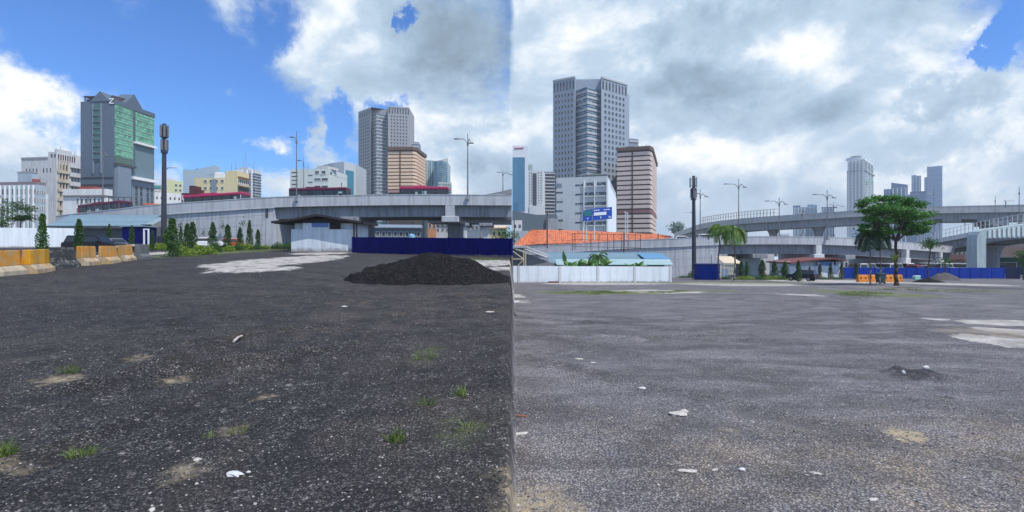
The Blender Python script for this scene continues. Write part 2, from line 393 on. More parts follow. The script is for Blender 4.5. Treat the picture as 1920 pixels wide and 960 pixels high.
    col = T.mix(T.m('MULTIPLY', c2, T.m('MULTIPLY', amt, .66)), col, chipcol)
    col = T.mix(T.m('MULTIPLY', c3, T.m('MULTIPLY', amt, .7)), col, chipcol2)
    # darker gaps between stones
    gap = T.m('MULTIPLY', T.rng(d2, .22, .58), .78)
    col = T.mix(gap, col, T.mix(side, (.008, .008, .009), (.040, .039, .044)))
    # bare concrete slabs showing through, sand, grassy film
    def E(px, py, wpx, y1, y0, soft=0.75, amp=1.0, src=None):
        """ellipse patch given by its middle pixel, width in pixels, and its far and near pixel rows"""
        Dc = D_of(px, py); D1, D0 = D_of(px, y1), D_of(px, y0); Dm = (D1+D0)/2
        return T.blob(src or p, PX(px, Dc) if abs(px-960) < 60 else PX(px, Dm), Dm, wpx/F*Dm/2, abs(D1-D0)/2, amp, soft)
    patches = T.sum([E(540, 491, 190, 477, 508, .6), E(480, 504, 190, 497, 515, .4, .8), E(600, 475, 150, 472, 479, .5, .5), E(905, 492, 190, 487, 500, .6), E(950, 503, 90, 498, 508, .5, .8), E(290, 482, 110, 468, 487, .6),
                     E(1880, 606, 165, 599, 612, .7, 1, ps), E(1915, 645, 150, 626, 668, .7, 1.6, ps), E(1925, 632, 140, 612, 640, .6, 1.3, ps), E(1230, 548, 230, 543, 551, .5, .9),
                     E(1130, 533, 300, 529, 535, .5, .7), E(1560, 528, 260, 524, 532, .5, .95), E(1500, 553, 90, 549, 557, .4, .6), E(1790, 534, 160, 529, 538, .4, .8), E(1380, 533, 320, 528, 539, .4, .55), E(1755, 599, 60, 596, 602, .4, .6, ps)])
    pn = T.rng(T.noise(T.v('MULTIPLY', flat, (1, .6, 0)), 1.3, 7, .7), .36, .56)
    pm = T.m('MULTIPLY', T.rng(patches, .2, .5), T.m('MULTIPLY_ADD', pn, .60, .40), clamp=True)
    pc = T.mix(T.rng(nm, .35, .65), (.34, .325, .30), (.52, .50, .47))
    col = T.mix(pm, col, pc)
    tan = T.sum([E(1850, 628, 200, 612, 640, .3, .8, ps)])
    col = T.mix(T.m('MULTIPLY', tan, T.rng(nm, .3, .6)), col, (.28, .24, .17))
    sand = T.sum([E(110, 712, 110, 698, 726, .0, 1, ps), E(265, 671, 60, 663, 679, .0, .8, ps), E(330, 711, 70, 702, 720, .0, .8, ps), E(500, 736, 50, 728, 744, .0, .7, ps), E(350, 875, 110, 845, 905, .0, .55, ps),
                  E(1697, 816, 74, 801, 831, .5, 1.5, ps), E(1020, 955, 230, 890, 1090, .35, .9, ps), E(1360, 806, 34, 801, 811, .2, .8, ps), E(1690, 540, 180, 536, 548, .2, .3), E(20, 870, 140, 850, 890, .0, .5, ps), E(440, 795, 80, 780, 815, .0, .35, ps)])
    col = T.mix(T.m('MULTIPLY', sand, T.rng(nf, .28, .62)), col, (.36, .30, .20))
    grs = T.sum([E(1120, 549, 330, 544, 554, .3, 1.6), E(1330, 546, 160, 543, 549, .3, 1.3), E(1620, 550, 190, 541, 562, .2, 1.6), E(1800, 545, 260, 540, 552, .1, .5), E(1400, 533, 300, 528, 536, .2, .5), E(360, 482, 120, 470, 489, .3, .9), E(450, 472, 200, 466, 478, .3, .7), E(890, 487, 200, 484, 490, .2, .7),
                 E(860, 800, 160, 760, 850, .0, .35, ps), E(800, 660, 80, 640, 690, .0, .35, ps), E(1280, 531, 600, 527, 534, .2, .5)])
    col = T.mix(T.m('MULTIPLY', grs, T.rng(nm, .36, .56)), col, (.12, .15, .045))
    churn = T.sum([E(1725, 704, 150, 690, 718, .2, .9, ps), E(1700, 694, 120, 688, 700, .2, .6, ps), E(330, 606, 130, 600, 613, .2, .8, ps), E(470, 594, 120, 588, 600, .2, .6, ps), E(1870, 542, 140, 532, 556, .2, .7), E(1110, 604, 130, 600, 608, .1, .6, ps), E(1045, 690, 150, 684, 696, .1, .5, ps), E(1775, 746, 60, 741, 751, .1, .8, ps)])
    col = T.mix(T.m('MULTIPLY', churn, T.rng(nf, .3, .55)), col, (.018, .017, .022))
    # beyond the yard: plain city ground
    far = T.rng(Y, 100, 125)
    col = T.mix(far, col, T.mix(T.rng(T.noise(flat, .05, 5, .6), .4, .6), (.10, .13, .09), (.20, .20, .19)))
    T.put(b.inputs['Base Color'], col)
    b.inputs['Roughness'].default_value = .85; b.inputs['Specular IOR Level'].default_value = .35
    h = T.sum([T.m('MULTIPLY', tr, -1.6), T.m('MULTIPLY', T.m('SUBTRACT', 1.0, d1), .5), T.m('MULTIPLY', T.m('MULTIPLY', T.m('SUBTRACT', 1.0, d2), h2), 1.1), T.m('MULTIPLY', nf, 1.6), T.m('MULTIPLY', nm, 2.0)])
    bn = T.n.new('ShaderNodeBump'); bn.inputs['Strength'].default_value = .75; bn.inputs['Distance'].default_value = .02
    T.l.new(h, bn.inputs['Height']); T.l.new(bn.outputs[0], b.inputs['Normal'])
    return m
def build_ground():
    rows = [-14+.5*i for i in range(31)]
    y = rows[-1]
    while y < 60: y = y*1.011+0.004; rows.append(y)
    while y < 2900: y *= 1.06; rows.append(y)
    n = 300; ts = [math.copysign(abs(s)**1.35, s) for s in [(-1+2*i/n) for i in range(n+1)]]
    vs = []
    for y in rows:
        w = abs(y)*1.35+8
        for t in ts: vs.append((t*w, y, gz(t*w, y)))
    k = n+1
    fs = [(r*k+c, r*k+c+1, (r+1)*k+c+1, (r+1)*k+c) for r in range(len(rows)-1) for c in range(n)]
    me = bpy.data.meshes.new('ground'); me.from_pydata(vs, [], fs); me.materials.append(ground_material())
    me.polygons.foreach_set('use_smooth', [True]*len(fs)); me.update()
    o = bpy.data.objects.new('ground', me); COL.objects.link(o); o['kind'] = 'structure'
build_ground()

# loose stones: chips too many to count, in one object each
def stones(name, count, dmax, smin, smax, mats, rng, label, bright=False):
    mb = MB(); ico = [(0,0,1),(.9,0,.2),(.28,.85,.2),(-.72,.53,.2),(-.72,-.53,.2),(.28,-.85,.2),(0,0,-.6)]
    fs = [(0,1,2),(0,2,3),(0,3,4),(0,4,5),(0,5,1),(6,2,1),(6,3,2),(6,4,3),(6,5,4),(6,1,5)]
    vs = []; ff = []; mi = []
    for i in range(count):
        D = 2.9*(dmax/2.9)**rng.random(); X = rng.uniform(-1.15, 1.15)*D
        s = rng.uniform(smin, smax)*(1+.6*rng.random()**4); a = rng.random()*6.28; z = gz(X, D)
        ca, sa = math.cos(a)*s, math.sin(a)*s; fl = rng.uniform(.3, .7); e = rng.uniform(.5, 1)
        o = len(vs); tx, ty = rng.uniform(-.3, .3), rng.uniform(-.3, .3)
        for (x, y2, zz) in ico:
            x += rng.uniform(-.25, .25); y2 = (y2+rng.uniform(-.25, .25))*e
            X2, Y2 = x*ca-y2*sa, x*sa+y2*ca
            vs.append((X+X2, D+Y2, z+zz*s*fl+s*.12+X2*tx+Y2*ty))
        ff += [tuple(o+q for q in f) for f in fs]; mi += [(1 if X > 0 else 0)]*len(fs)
    me = bpy.data.meshes.new(name); me.from_pydata(vs, [], ff)
    for m in mats: me.materials.append(m)
    me.polygons.foreach_set('material_index', mi); me.update()
    ob = bpy.data.objects.new(name, me); COL.objects.link(ob); tag(ob, label, 'gravel', kind='stuff')
rng = random.Random(3)
st_dL = mat('chip_dark', (.05, .05, .053), .8, .6, 14, 0, spec=.5); st_dR = mat('chip_mid', (.15, .15, .16), .8, .5, 14, 0)  # left copy darker to follow the exposure painted into the ground
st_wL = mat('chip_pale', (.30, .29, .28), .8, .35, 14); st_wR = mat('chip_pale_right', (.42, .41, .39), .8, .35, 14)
stones('dark_gravel', 11000, 16, .006, .017, [st_dL, st_dR], rng, 'dark asphalt chips scattered thickly over the yard')
stones('pale_gravel', 4200, 24, .0035, .012, [st_wL, st_wR], rng, 'pale stone chips scattered thinly over the dark yard')

# bigger single lumps that can be told apart
rubble_m = mat('rubble', (.46, .44, .41), .85, .2, 6, .5, 30)
rubble_w = mat('white_scrap', (.52, .53, .54), .6, .15, 6)
rust_m = mat('rusty_scrap', (.20, .09, .06), .8, .3, 8)
def lump(px, py, wpx, h, label, m=None, name='concrete_chunk', flat=.5, cat='rubble', seed=0):
    g = G(px, py); r = random.Random(px*31+py); w = wpx/F*g.y/2
    bm = bmesh.new(); bmesh.ops.create_icosphere(bm, subdivisions=2, radius=1)
    for v in bm.verts:
        q = v.co; k = 1+.45*mnoise.noise(q*1.7+Vector((px, py, 0)))
        v.co = Vector((q.x*w*k, q.y*w*flat*k, (q.z*k*.5+.35)*h))
    me = bpy.data.meshes.new(name); bm.to_mesh(me); bm.free(); me.materials.append(m or rubble_m)
    o = bpy.data.objects.new(name, me); COL.objects.link(o); o.location = g; o.rotation_euler.z = r.uniform(-.5, .5); tag(o, label, cat)
lump(440, 882, 34, .035, 'torn white scrap flattened on the dark gravel in the near left foreground', rubble_w, 'plastic_scrap', .5, 'litter')
lump(466, 878, 10, .02, 'small white shred right beside the torn white scrap on dark gravel', rubble_w, 'plastic_scrap', .6, 'litter')
lump(370, 853, 14, .03, 'pale stone on the sandy spot of the near left foreground', None, 'stone', .8, 'stone')
lump(285, 952, 14, .03, 'pale round stone at the bottom edge of the left foreground', None, 'stone', .8, 'stone')
lump(1271, 780, 34, .04, 'flat pale concrete chunk, larger of two on the right yard', None, flat=.7)
lump(1282, 774, 18, .03, 'small pale chunk touching the larger flat concrete chunk', None, flat=.7)
lump(977, 780, 30, .02, 'reddish brown flattened scrap on the gravel by the boundary line', rust_m, 'metal_scrap', .3, 'litter')
lump(972, 814, 34, .02, 'long pale slab fragment in the gravel just below the reddish scrap', None, flat=.35)
lump(1205, 726, 14, .03, 'small white stone in the middle of the right yard', rubble_w, 'stone', .8, 'stone')
lump(1736, 691, 12, .09, 'white bag scrap on top of the churned dark ridge', rubble_w, 'plastic_scrap', .8, 'litter')
lump(1694, 702, 7, .07, 'tiny white scrap at the left of the churned dark ridge', rubble_w, 'plastic_scrap', .8, 'litter')
lump(1391, 884, 13, .03, 'white pebble alone in the right foreground gravel', rubble_w, 'stone', .8, 'stone')
lump(1290, 886, 40, .02, 'flat grey concrete flake in the right foreground', None, flat=.3)
lump(1530, 889, 24, .02, 'thin flat grey flake near the bottom centre of the right yard', None, flat=.3)
lump(1638, 939, 22, .02, 'flat pale flake near the bottom edge of the right yard', None, flat=.4)
lump(1340, 884, 16, .02, 'small grey flake between the flat grey flake and the white pebble', None, flat=.4)
lump(646, 576, 14, .03, 'small white lump below the left concrete slab area', rubble_w, 'stone', .6, 'stone')
lump(918, 586, 18, .03, 'flat pale lump on the tracked ground below the gravel heap', None, 'stone', .6, 'stone')
lump(1086, 676, 16, .02, 'pale lump, left end of a short scatter on the right yard', None, 'stone', .6, 'stone')
lump(1112, 683, 12, .02, 'pale lump, right end of a short scatter on the right yard', None, 'stone', .6, 'stone')
lump(967, 567, 14, .08, 'white rag on the ground before the white wall end', rubble_w, 'plastic_scrap', .6, 'litter')
g = G(438, 640); mb = MB(); mb.path([g+Vector((0,0,.02)), g+Vector((-.05,.22,.045)), g+Vector((-.13,.5,.03))], [.022,.02,.015], 6)
tag(mb.build('stick', rubble_m), 'short pale stick lying on dark gravel in the left yard', 'stick')

# grass tufts standing in the gravel (each one can be told apart)
def tuft(px, py, hpx, wpx, n, label, m=None):
    g = G(px, py); h = hpx/F*g.y; w = wpx/F*g.y/2; r = random.Random(px+py); mb = MB()
    for i in range(n):
        a = r.random()*6.28; q = r.random()**.6; bx, by = math.cos(a)*w*q, math.sin(a)*w*q*.8
        hh = h*.85*r.uniform(.35, 1)*(1-.4*q); lean = Vector((bx*.6+r.uniform(-.3, .3)*h, by*.5+r.uniform(-.3, .3)*h, 0)); t = r.uniform(.003, .006); b2 = r.random()*3.14
        u = Vector((math.cos(b2)*t, math.sin(b2)*t, 0)); base = Vector((g.x+bx, g.y+by, g.z-.01)); mid = base+lean*.35+Vector((0,0,hh*.6)); tip = base+lean+Vector((0,0,hh))
        mb.add([base-u, base+u, mid+u*.8, mid-u*.8, tip], [(0,1,2,3),(3,2,4)])
    tag(mb.build('grass_tuft', m or grass_m, origin=g), label, 'grass tuft', 'grass tufts in the gravel')
for a in [(130, 698, 30, 34, 60, 'small green tuft above the sandy patch in the left yard'), (4, 856, 52, 44, 130, 'thick green tuft cut by the left edge of the picture'),
          (160, 845, 36, 60, 70, 'low green tuft to the right of the tuft at the left picture edge'), (863, 737, 34, 26, 60, 'upright tuft beside a pale stone in the left yard'),
          (742, 820, 48, 34, 70, 'tall thin tuft alone in the middle foreground'), (802, 752, 26, 40, 40, 'faint low tuft left of the upright tuft with a pale stone'),
          (800, 672, 26, 40, 36, 'faint far tuft below the gravel heap'), (442, 800, 24, 40, 36, 'sparse tuft above the torn white scrap'), (395, 810, 20, 30, 26, 'tiny sparse tuft left of the sparse tuft above the white scrap'),
          (880, 800, 22, 60, 36, 'faint spreading weeds at the right of the left yard')]: tuft(*a)
lump(872, 737, 12, .03, 'pale stone beside the upright green tuft', None, 'stone', .8, 'stone')
def strip(name, regions, n, h, label, seed):
    """short grass spread over stretches of the far yard"""
    r = random.Random(seed); mb = MB()
    for (x0, x1, y0, y1, dens) in regions:
        for i in range(int(n*dens)):
            px = r.uniform(x0, x1); t = r.random()
            if ((px-(x0+x1)/2)/(x1-x0)*2)**2+((t-.5)*2)**2 > r.uniform(.25, 1.0): continue
            D0, D1 = D_of((x0+x1)/2, y1), D_of((x0+x1)/2, y0); D = D0+(D1-D0)*t; X = PX(px, D)
            if mnoise.noise(Vector((X*.8, D*.5, 0))) < -.08: continue
            z = gz(X, D); w = r.uniform(.012, .03); hh = h*r.uniform(.3, 1.1); a = r.random()*3.14; lx, ly = r.uniform(-.5, .5)*hh, r.uniform(-.5, .5)*hh
            mb.add([(X-w*math.cos(a), D-w*math.sin(a), z-.01), (X+w*math.cos(a), D+w*math.sin(a), z-.01), (X+lx, D+ly, z+hh)], [(0,1,2)])
    tag(mb.build(name, grass_m), label, 'grass', kind='stuff')
strip('grass', [(1030, 1200, 545, 553, 1.0), (1200, 1300, 544, 549, .6), (1560, 1680, 546, 560, .7), (1640, 1740, 538, 546, .5), (1700, 1880, 541, 550, .3), (1290, 1560, 526, 531, .6)], 6500, .075, 'low green grass in thin strips across the right yard', 5)
strip('grass', [(310, 430, 468, 486, 1.0), (430, 545, 465, 474, .8), (740, 960, 484, 490, .5)], 3500, .12, 'low green grass along the edge of the left yard', 6)

# dark heap of millings and small mounds
def heap(px0, px1, pybase, ytop, label, m, depth=.42, name='gravel_heap', n=90, cat='heap'):
    D = D_of((px0+px1)/2, pybase); w = (px1-px0)/F*D; Dc = D+w*depth*.5; w *= Dc/D*1.0
    c = Vector((PX((px0+px1)/2, Dc), Dc, 0)); c.z = gz(c.x, c.y); h = EYE+(HZ-ytop)/F*Dc-c.z
    vs = []; fs = []; r = random.Random(px0)
    for j in range(n+1):
        for i in range(n+1):
            u, v = -1+2*i/n, -1+2*j/n; x, y = c.x+u*w/2*1.1, c.y+v*w*depth*.62
            q = math.hypot(u*1.1, v*1.1)*(1+.22*mnoise.noise(Vector((u*2, v*2, px0*.1))))
            k = max(0, 1-q)**.85 if q < 1 else 0
            k *= 1+.25*mnoise.noise(Vector((u*3+5, v*3, px0*.1)))
            k = min(k, .62+.25*k)*1.16
            zz = h*k*1.05 + (.06*mnoise.noise(Vector((x*2.3, y*2.3, 0)))+.05*mnoise.noise(Vector((x*5, y*5, 0)))+.05*mnoise.noise(Vector((x*12, y*12, 0))))*min(1, k*6)*min(1, h)
            vs.append((x, y, gz(x, y)+zz-(.04 if k <= 0 else 0)))
    k = n+1
    for j in range(n):
        for i in range(n): fs.append((j*k+i, j*k+i+1, (j+1)*k+i+1, (j+1)*k+i))
    me = bpy.data.meshes.new(name); me.from_pydata([(a-c.x, b-c.y, d-c.z) for a, b, d in vs], [], fs); me.materials.append(m); me.update()
    o = bpy.data.objects.new(name, me); COL.objects.link(o); o.location = c; tag(o, label, cat)
heap_m = mat('heap_millings', (.010, .010, .012), .95, .5, 6, .9, 40, spec=.2, col2=(.035, .03, .03), c2amt=.2, c2scale=14)
heap_r = mat('heap_brown', (.10, .095, .10), .9, .4, 5, .8, 30, col2=(.05, .045, .05), c2amt=.4, c2scale=5)
heap(655, 958, 533, 477, 'large black heap of asphalt millings in front of the blue hoarding', heap_m, n=130)
heap(1740, 1800, 526, 512, 'small grey brown mound beside the sapling in front of the blue hoarding', heap_r, .6, 'soil_mound', 40)
heap(1712, 1765, 530, 522, 'dark low soil mound round the foot of the sapling', heap_m, .6, 'soil_mound', 40)

# ---------------------------------------------------------------- walls, hoardings, cabins
def panel_wall(name, label, cat, x0, x1, D0, D1, ytop, posts, mw, mp, post_w=.35, thick=.15, base=-.3, cap=None):
    """wall from px x0 at depth D0 to px x1 at depth D1; top at photo row ytop (at both ends)"""
    a, b = P(x0, ytop[0], D0), P(x1, ytop[1], D1)
    t = thing(name, label, cat, ((a.x+b.x)/2, (a.y+b.y)/2, gz((a.x+b.x)/2, (a.y+b.y)/2)))
    def at(px):
        u = (px-960)/F; k = (a.x-u*a.y)/((a.x-b.x)-u*(a.y-b.y)); return a+(b-a)*k, k
    xs = [x0]+list(posts)+[x1]
    for i in range(len(xs)-1):
        p, _ = at(xs[i]); q, _ = at(xs[i+1]); gl = min(gz(p.x, p.y), gz(q.x, q.y))+base
        MB().wallbox(p, q, [gl]*4, [p.z, q.z, q.z, p.z], 0, thick).build('panel', mw, t)
    d = (b-a); d.z = 0; d.normalize()
    for px in xs:
        p, _ = at(px); MB().wallbox(p-d*post_w/2, p+d*post_w/2, gz(p.x, p.y)+base, p.z+.03, .06, thick+.06).build('post', mp, t)
    return t
panel_wall('white_wall', 'low white panelled wall behind the orange barriers at far left', 'wall', -60, 141, 66, 72, (426.5, 428), (33, 76, 112), white_panel, white_panel, .12)
panel_wall('white_wall', 'long white wall of five panels in front of the blue roofed shed', 'wall', 960.5, 1257, 61, 63, (498.5, 500), (973, 1050, 1121, 1190), white_panel, concrete_pale, .32)
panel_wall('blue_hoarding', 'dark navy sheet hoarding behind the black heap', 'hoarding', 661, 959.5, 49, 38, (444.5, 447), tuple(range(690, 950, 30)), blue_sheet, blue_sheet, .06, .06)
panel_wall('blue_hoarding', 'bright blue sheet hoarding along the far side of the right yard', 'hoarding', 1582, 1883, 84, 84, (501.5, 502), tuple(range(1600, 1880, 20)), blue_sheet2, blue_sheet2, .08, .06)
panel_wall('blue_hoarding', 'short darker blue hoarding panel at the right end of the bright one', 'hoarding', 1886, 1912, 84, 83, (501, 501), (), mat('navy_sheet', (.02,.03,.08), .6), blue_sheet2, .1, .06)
def pole(mb, a, b, r=.06): mb.tube(a, b, r, r, 7)

def cabin(label, x0, x1, ytop, D, depth, m, roof, posts=False, side=None):
    a = GD(x0, D); b = GD(x1, D); z0 = min(a.z, b.z)-.2; z1 = PZ(ytop, D)
    t = thing('site_cabin', label, 'cabin', ((a.x+b.x)/2, D, a.z))
    MB().box(a.x, b.x, D, D+depth, z0, z1).build('wall', m, t)
    MB().box(a.x-.2, b.x+.2, D-.2, D+depth+.2, z1, z1+.12).build('roof', roof, t)
    mb = MB()
    for i in range(int((b.x-a.x)/.35)): x = a.x+.2+i*.35; mb.box(x, x+.05, D-.03, D, z0+.4, z1-.1)
    mb.build('ribbing', m, t)
    if posts:
        for k in (0, .55):
            x = b.x+.1+k; MB().box(x, x+.14, D-.1, D+.04, gz(x, D)-.1, z1-.4).build('post', white_paint, t)
        MB().box(b.x+.1, b.x+.8, D-.1, D+.04, z1-.4, z1-.26).build('lintel', white_paint, t)
    return t
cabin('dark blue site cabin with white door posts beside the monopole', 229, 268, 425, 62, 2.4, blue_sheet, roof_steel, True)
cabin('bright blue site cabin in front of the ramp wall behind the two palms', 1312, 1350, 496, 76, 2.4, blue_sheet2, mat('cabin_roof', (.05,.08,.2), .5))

# sheds with corrugated roofs
def shed(label, x0, x1, yeave, yridge, D, depth, wallm, roofm, n=9, hip=None, extra=None):
    xa, xb = PX(x0, D), PX(x1, D); ze = PZ(yeave, D); zr = PZ(yridge, D+depth); g0 = gz(xa, D)
    t = thing('shed', label, 'shed', ((xa+xb)/2, D, g0))
    MB().box(xa+.4, xb-.4, D+.7, D+depth, g0-.3, ze-.25).build('wall', wallm, t)
    xr = xb if hip is None else PX(hip, D+depth)
    xl = PX(x0, D+depth)
    MB().prism([(xa, D), (xb, D), (xb, D+depth), (xa, D+depth)], [ze-.12, ze-.12, zr-.12, zr-.12], [ze, ze, zr, zr]).build('roof', roofm, t)
    mb = MB(); k = int((xb-xa)/.9)
    for i in range(n):
        s = (i+.5)/n; y = D+depth*s; z = ze+(zr-ze)*s
        mb.box(xa, xb, y, y+.06, z, z+.07)
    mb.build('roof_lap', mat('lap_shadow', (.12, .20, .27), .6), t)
    MB().box(xa, xb, D-.06, D, ze-.22, ze+.03).build('gutter', dark_metal, t)
    return t, (xa, xb, ze, zr)
shed('long low shed with a pale blue corrugated roof behind the left white wall', 86, 264, 424, 403, 72, 4, mat('shed_wall_dark', (.10, .11, .12), .9), roof_steel)
shed('short pale roofed lean-to joined to the right end of the left shed', 264.5, 284, 421, 407, 72.5, 3.2, mat('shed_wall_dark', (.10, .11, .12), .9), roof_pale)
shed('shed with a steel blue corrugated roof behind the long white wall', 1030, 1254, 494, 473, 70, 7, mat('shed_wall_dark', (.10, .11, .12), .9), roof_steel)
mb = MB(); D = 69; xa, xb = PX(1042, D), PX(1257, D)
t = thing('canopy', 'pale sheet canopy along the eave of the blue roofed shed', 'canopy', ((xa+xb)/2, D, gz(xa, D)))
MB().prism([(xa, D-1.2), (xb, D-1.2), (xb, D+.2), (xa, D+.2)], [PZ(496.5, D)]*2+[PZ(487, D)]*2, [PZ(495.5, D)]*2+[PZ(486, D)]*2).build('sheet', mat('canopy_pale', (.27,.39,.43), .6, .2), t)
for px in (1046, 1116, 1186, 1250): x = PX(px, D); MB().box(x, x+.1, D-.9, D-.8, gz(x, D)-.1, PZ(495.5, D)).build('post', dark_metal, t)
# skylight strip in the roof of the right shed
s0, s1 = PX(1206, 72), PX(1253, 72); MB_s = MB().prism([(s0, 71.2), (s1, 71.2), (s1, 75.4), (s0, 75.4)], [PZ(486,71.2)-.0, PZ(486,71.2), PZ(475.5,75.4), PZ(475.5,75.4)], [PZ(485,71.2)]*2+[PZ(474.5,75.4)]*2)
tag(MB_s.build('roof_sheet', roof_blue), 'darker blue sheet patch on the right end of the blue shed roof', 'roof sheet')
# tall open shed with cream struts at the boundary
D = 66; t = thing('open_shed', 'open grey shed with cream steel struts at the boundary line', 'shed', (PX(974, D), D, gz(PX(974, D), D)))
g0 = gz(PX(990, D), D)-.1; xL, xR = PX(961, D), PX(984, D)
grey_sheet = mat('grey_sheet', (.22, .235, .25), .7, .12, .8, .2, 8, .2); cream = mat('cream_steel', (.50, .46, .36), .6)
MB().prism([(xL, D+.5), (PX(1040, D), D+.5), (PX(1040, D), D+8), (xL, D+8)], [g0]*4, [PZ(466, D), PZ(495, D), PZ(495, D), PZ(466, D)]).build('wall', grey_sheet, t)
MB().prism([(xL, D-.6), (xR+.2, D-.6), (PX(1032, D), D+.3), (PX(1032, D), D+8.5), (xL, D+8.5)], [PZ(465, D), PZ(465, D), PZ(484, D), PZ(480, D), PZ(461, D)], [PZ(461, D), PZ(461, D), PZ(481, D), PZ(477, D), PZ(458, D)]).build('roof', mat('shed_roof_grey', (.36,.38,.42), .6, .12, .8, 0, 8, .15), t)
for px in (981, 984.5): x = PX(px, D); MB().box(x, x+.14, D-.5, D-.36, g0, PZ(465, D)).build('post', cream, t)
for a, b in (((961, 471), (982, 486)), ((982, 486), (972, 497)), ((961, 486), (982, 486))):
    MB().tube(P(a[0], a[1], D-.45), P(b[0], b[1], D-.45), .07, .07, 6).build('strut', cream, t)
MB().tube(P(984, 467, D-.5), P(1026, 483, D-.5), .09, .09, 6).build('roof_rail', mat('rail_white', (.6,.62,.64), .6), t)

# small white buildings under the flyovers
def hut(label, x0, x1, D, depth, ywall, ystep, roofpts, roofm, panel, openings, side_post=True, cut=(568, 617), gdrop=1.5):
    xa, xb = PX(x0, D), PX(x1, D); g0 = gz((xa+xb)/2, D)
    t = thing('white_hut', label, 'hut', ((xa+xb)/2, D, g0))
    MB().box(xa, xb, D, D+.2, g0-.4, PZ(ywall, D)).build('front_wall', white_dirty, t)
    MB().box(xa+.1, xb-.1, D+.6, D+depth, g0-.4, PZ(ystep, D)).build('wall', white_dirty, t)
    c0, c1 = PX(cut[0], D), PX(cut[1], D)
    MB().box(c0, c1, D-.03, D+.25, PZ(ywall, D)+.003, PZ(ystep+.5, D)).build('raised_panel', white_dirty, t)
    if panel: MB().box(PX(panel[0], D), PX(panel[1], D), D-.08, D-.031, PZ(panel[3], D), PZ(panel[2], D)).build('window', mat('hut_window_blue', (.09, .17, .42), .35, .25, 2), t)
    for (o0, o1, y0, y1) in openings: MB().box(PX(o0, D), PX(o1, D), D+.28, D+.55, PZ(y1, D), PZ(y0, D)).build('opening', black, t)
    # gabled roof with its ridge running back
    pts = [(PX(x, D), PZ(y, D)) for x, y in roofpts]; mb = MB(); n = len(pts)
    for i in range(n-1):
        (x1_, z1_), (x2_, z2_) = pts[i], pts[i+1]
        mb.add([(x1_, D-.9, z1_), (x2_, D-.9, z2_), (x2_, D+depth+.5, z2_), (x1_, D+depth+.5, z1_), (x1_, D-.9, z1_-.22), (x2_, D-.9, z2_-.22), (x2_, D+depth+.5, z2_-.22), (x1_, D+depth+.5, z1_-.22)],
               [(0,1,2,3), (7,6,5,4), (0,4,5,1), (1,5,6,2), (2,6,7,3), (3,7,4,0)])
    mb.build('roof', roofm, t)
    mb = MB(); zb = PZ(ystep+gdrop, D)     # dark gable boards
    mb.prism([(p[0], D-.12) for p in pts]+[(p[0], D+.5) for p in reversed(pts)], [zb if pts[0][0] < p[0] < pts[-1][0] else p[1]-.24 for p in pts]+[zb if pts[0][0] < p[0] < pts[-1][0] else p[1]-.24 for p in reversed(pts)], [p[1]-.05 for p in pts]+[p[1]-.05 for p in reversed(pts)])
    mb.build('gable', darkroof, t)
    if side_post:
        for px in (x1+7, x1+12):
            x = PX(px, D); MB().tube((x, D-.5, g0-.2), (x-.1, D-.5, PZ(roofpts[-1][1]+2, D)), .12, .08, 7).build('post', bark, t)
    return t
hut('white walled hut with a dark gabled roof under the left flyover', 546, 661, 52, 6, 430, 416.5, [(516, 415.5), (546, 412), (572, 407.5), (597, 402.5), (612, 404), (640, 409.5), (678, 415)], darkroof, (585, 616, 417, 426), [(618, 635, 416, 431)], True, (568, 617))
hut('white hut with a reddish brown roof beyond the dark car', 1481, 1581, 86, 7, 499, 490.5, [(1477, 492), (1500, 488.5), (1530, 485.5), (1556, 483.5), (1582, 487.5)], redroof, (1537, 1560, 491, 498), [(1562, 1569, 489, 497)], False, (1534, 1563), -1.5)
# tan awning beyond the palms
D = 88; t = thing('awning', 'tan fabric awning between the blue cabin and the flyover pier', 'awning', (PX(1375, D), D, gz(PX(1375, D), D)))
MB().prism([(PX(1356, D), D), (PX(1394, D), D), (PX(1385, D), D+3), (PX(1356, D), D+3)], [PZ(493.5, D), PZ(495, D), PZ(482, D), PZ(482, D)], [PZ(492.5, D), PZ(494, D), PZ(481, D), PZ(481, D)]).build('canopy', mat('awning_tan', (.55,.47,.36), .8), t)
for px in (1358, 1391): x = PX(px, D); MB().tube((x, D+.1, gz(x, D)-.1), (x, D+.1, PZ(494, D)), .06, .06, 6).build('post', pale_metal, t)
D = 90; tag(MB().box(PX(1358, D), PX(1366, D), D, D+1.2, gz(PX(1362, D), D)-.1, PZ(504, D)).build('white_kiosk', white_paint, bevel=.05), 'small white box kiosk under the tan awning', 'kiosk')

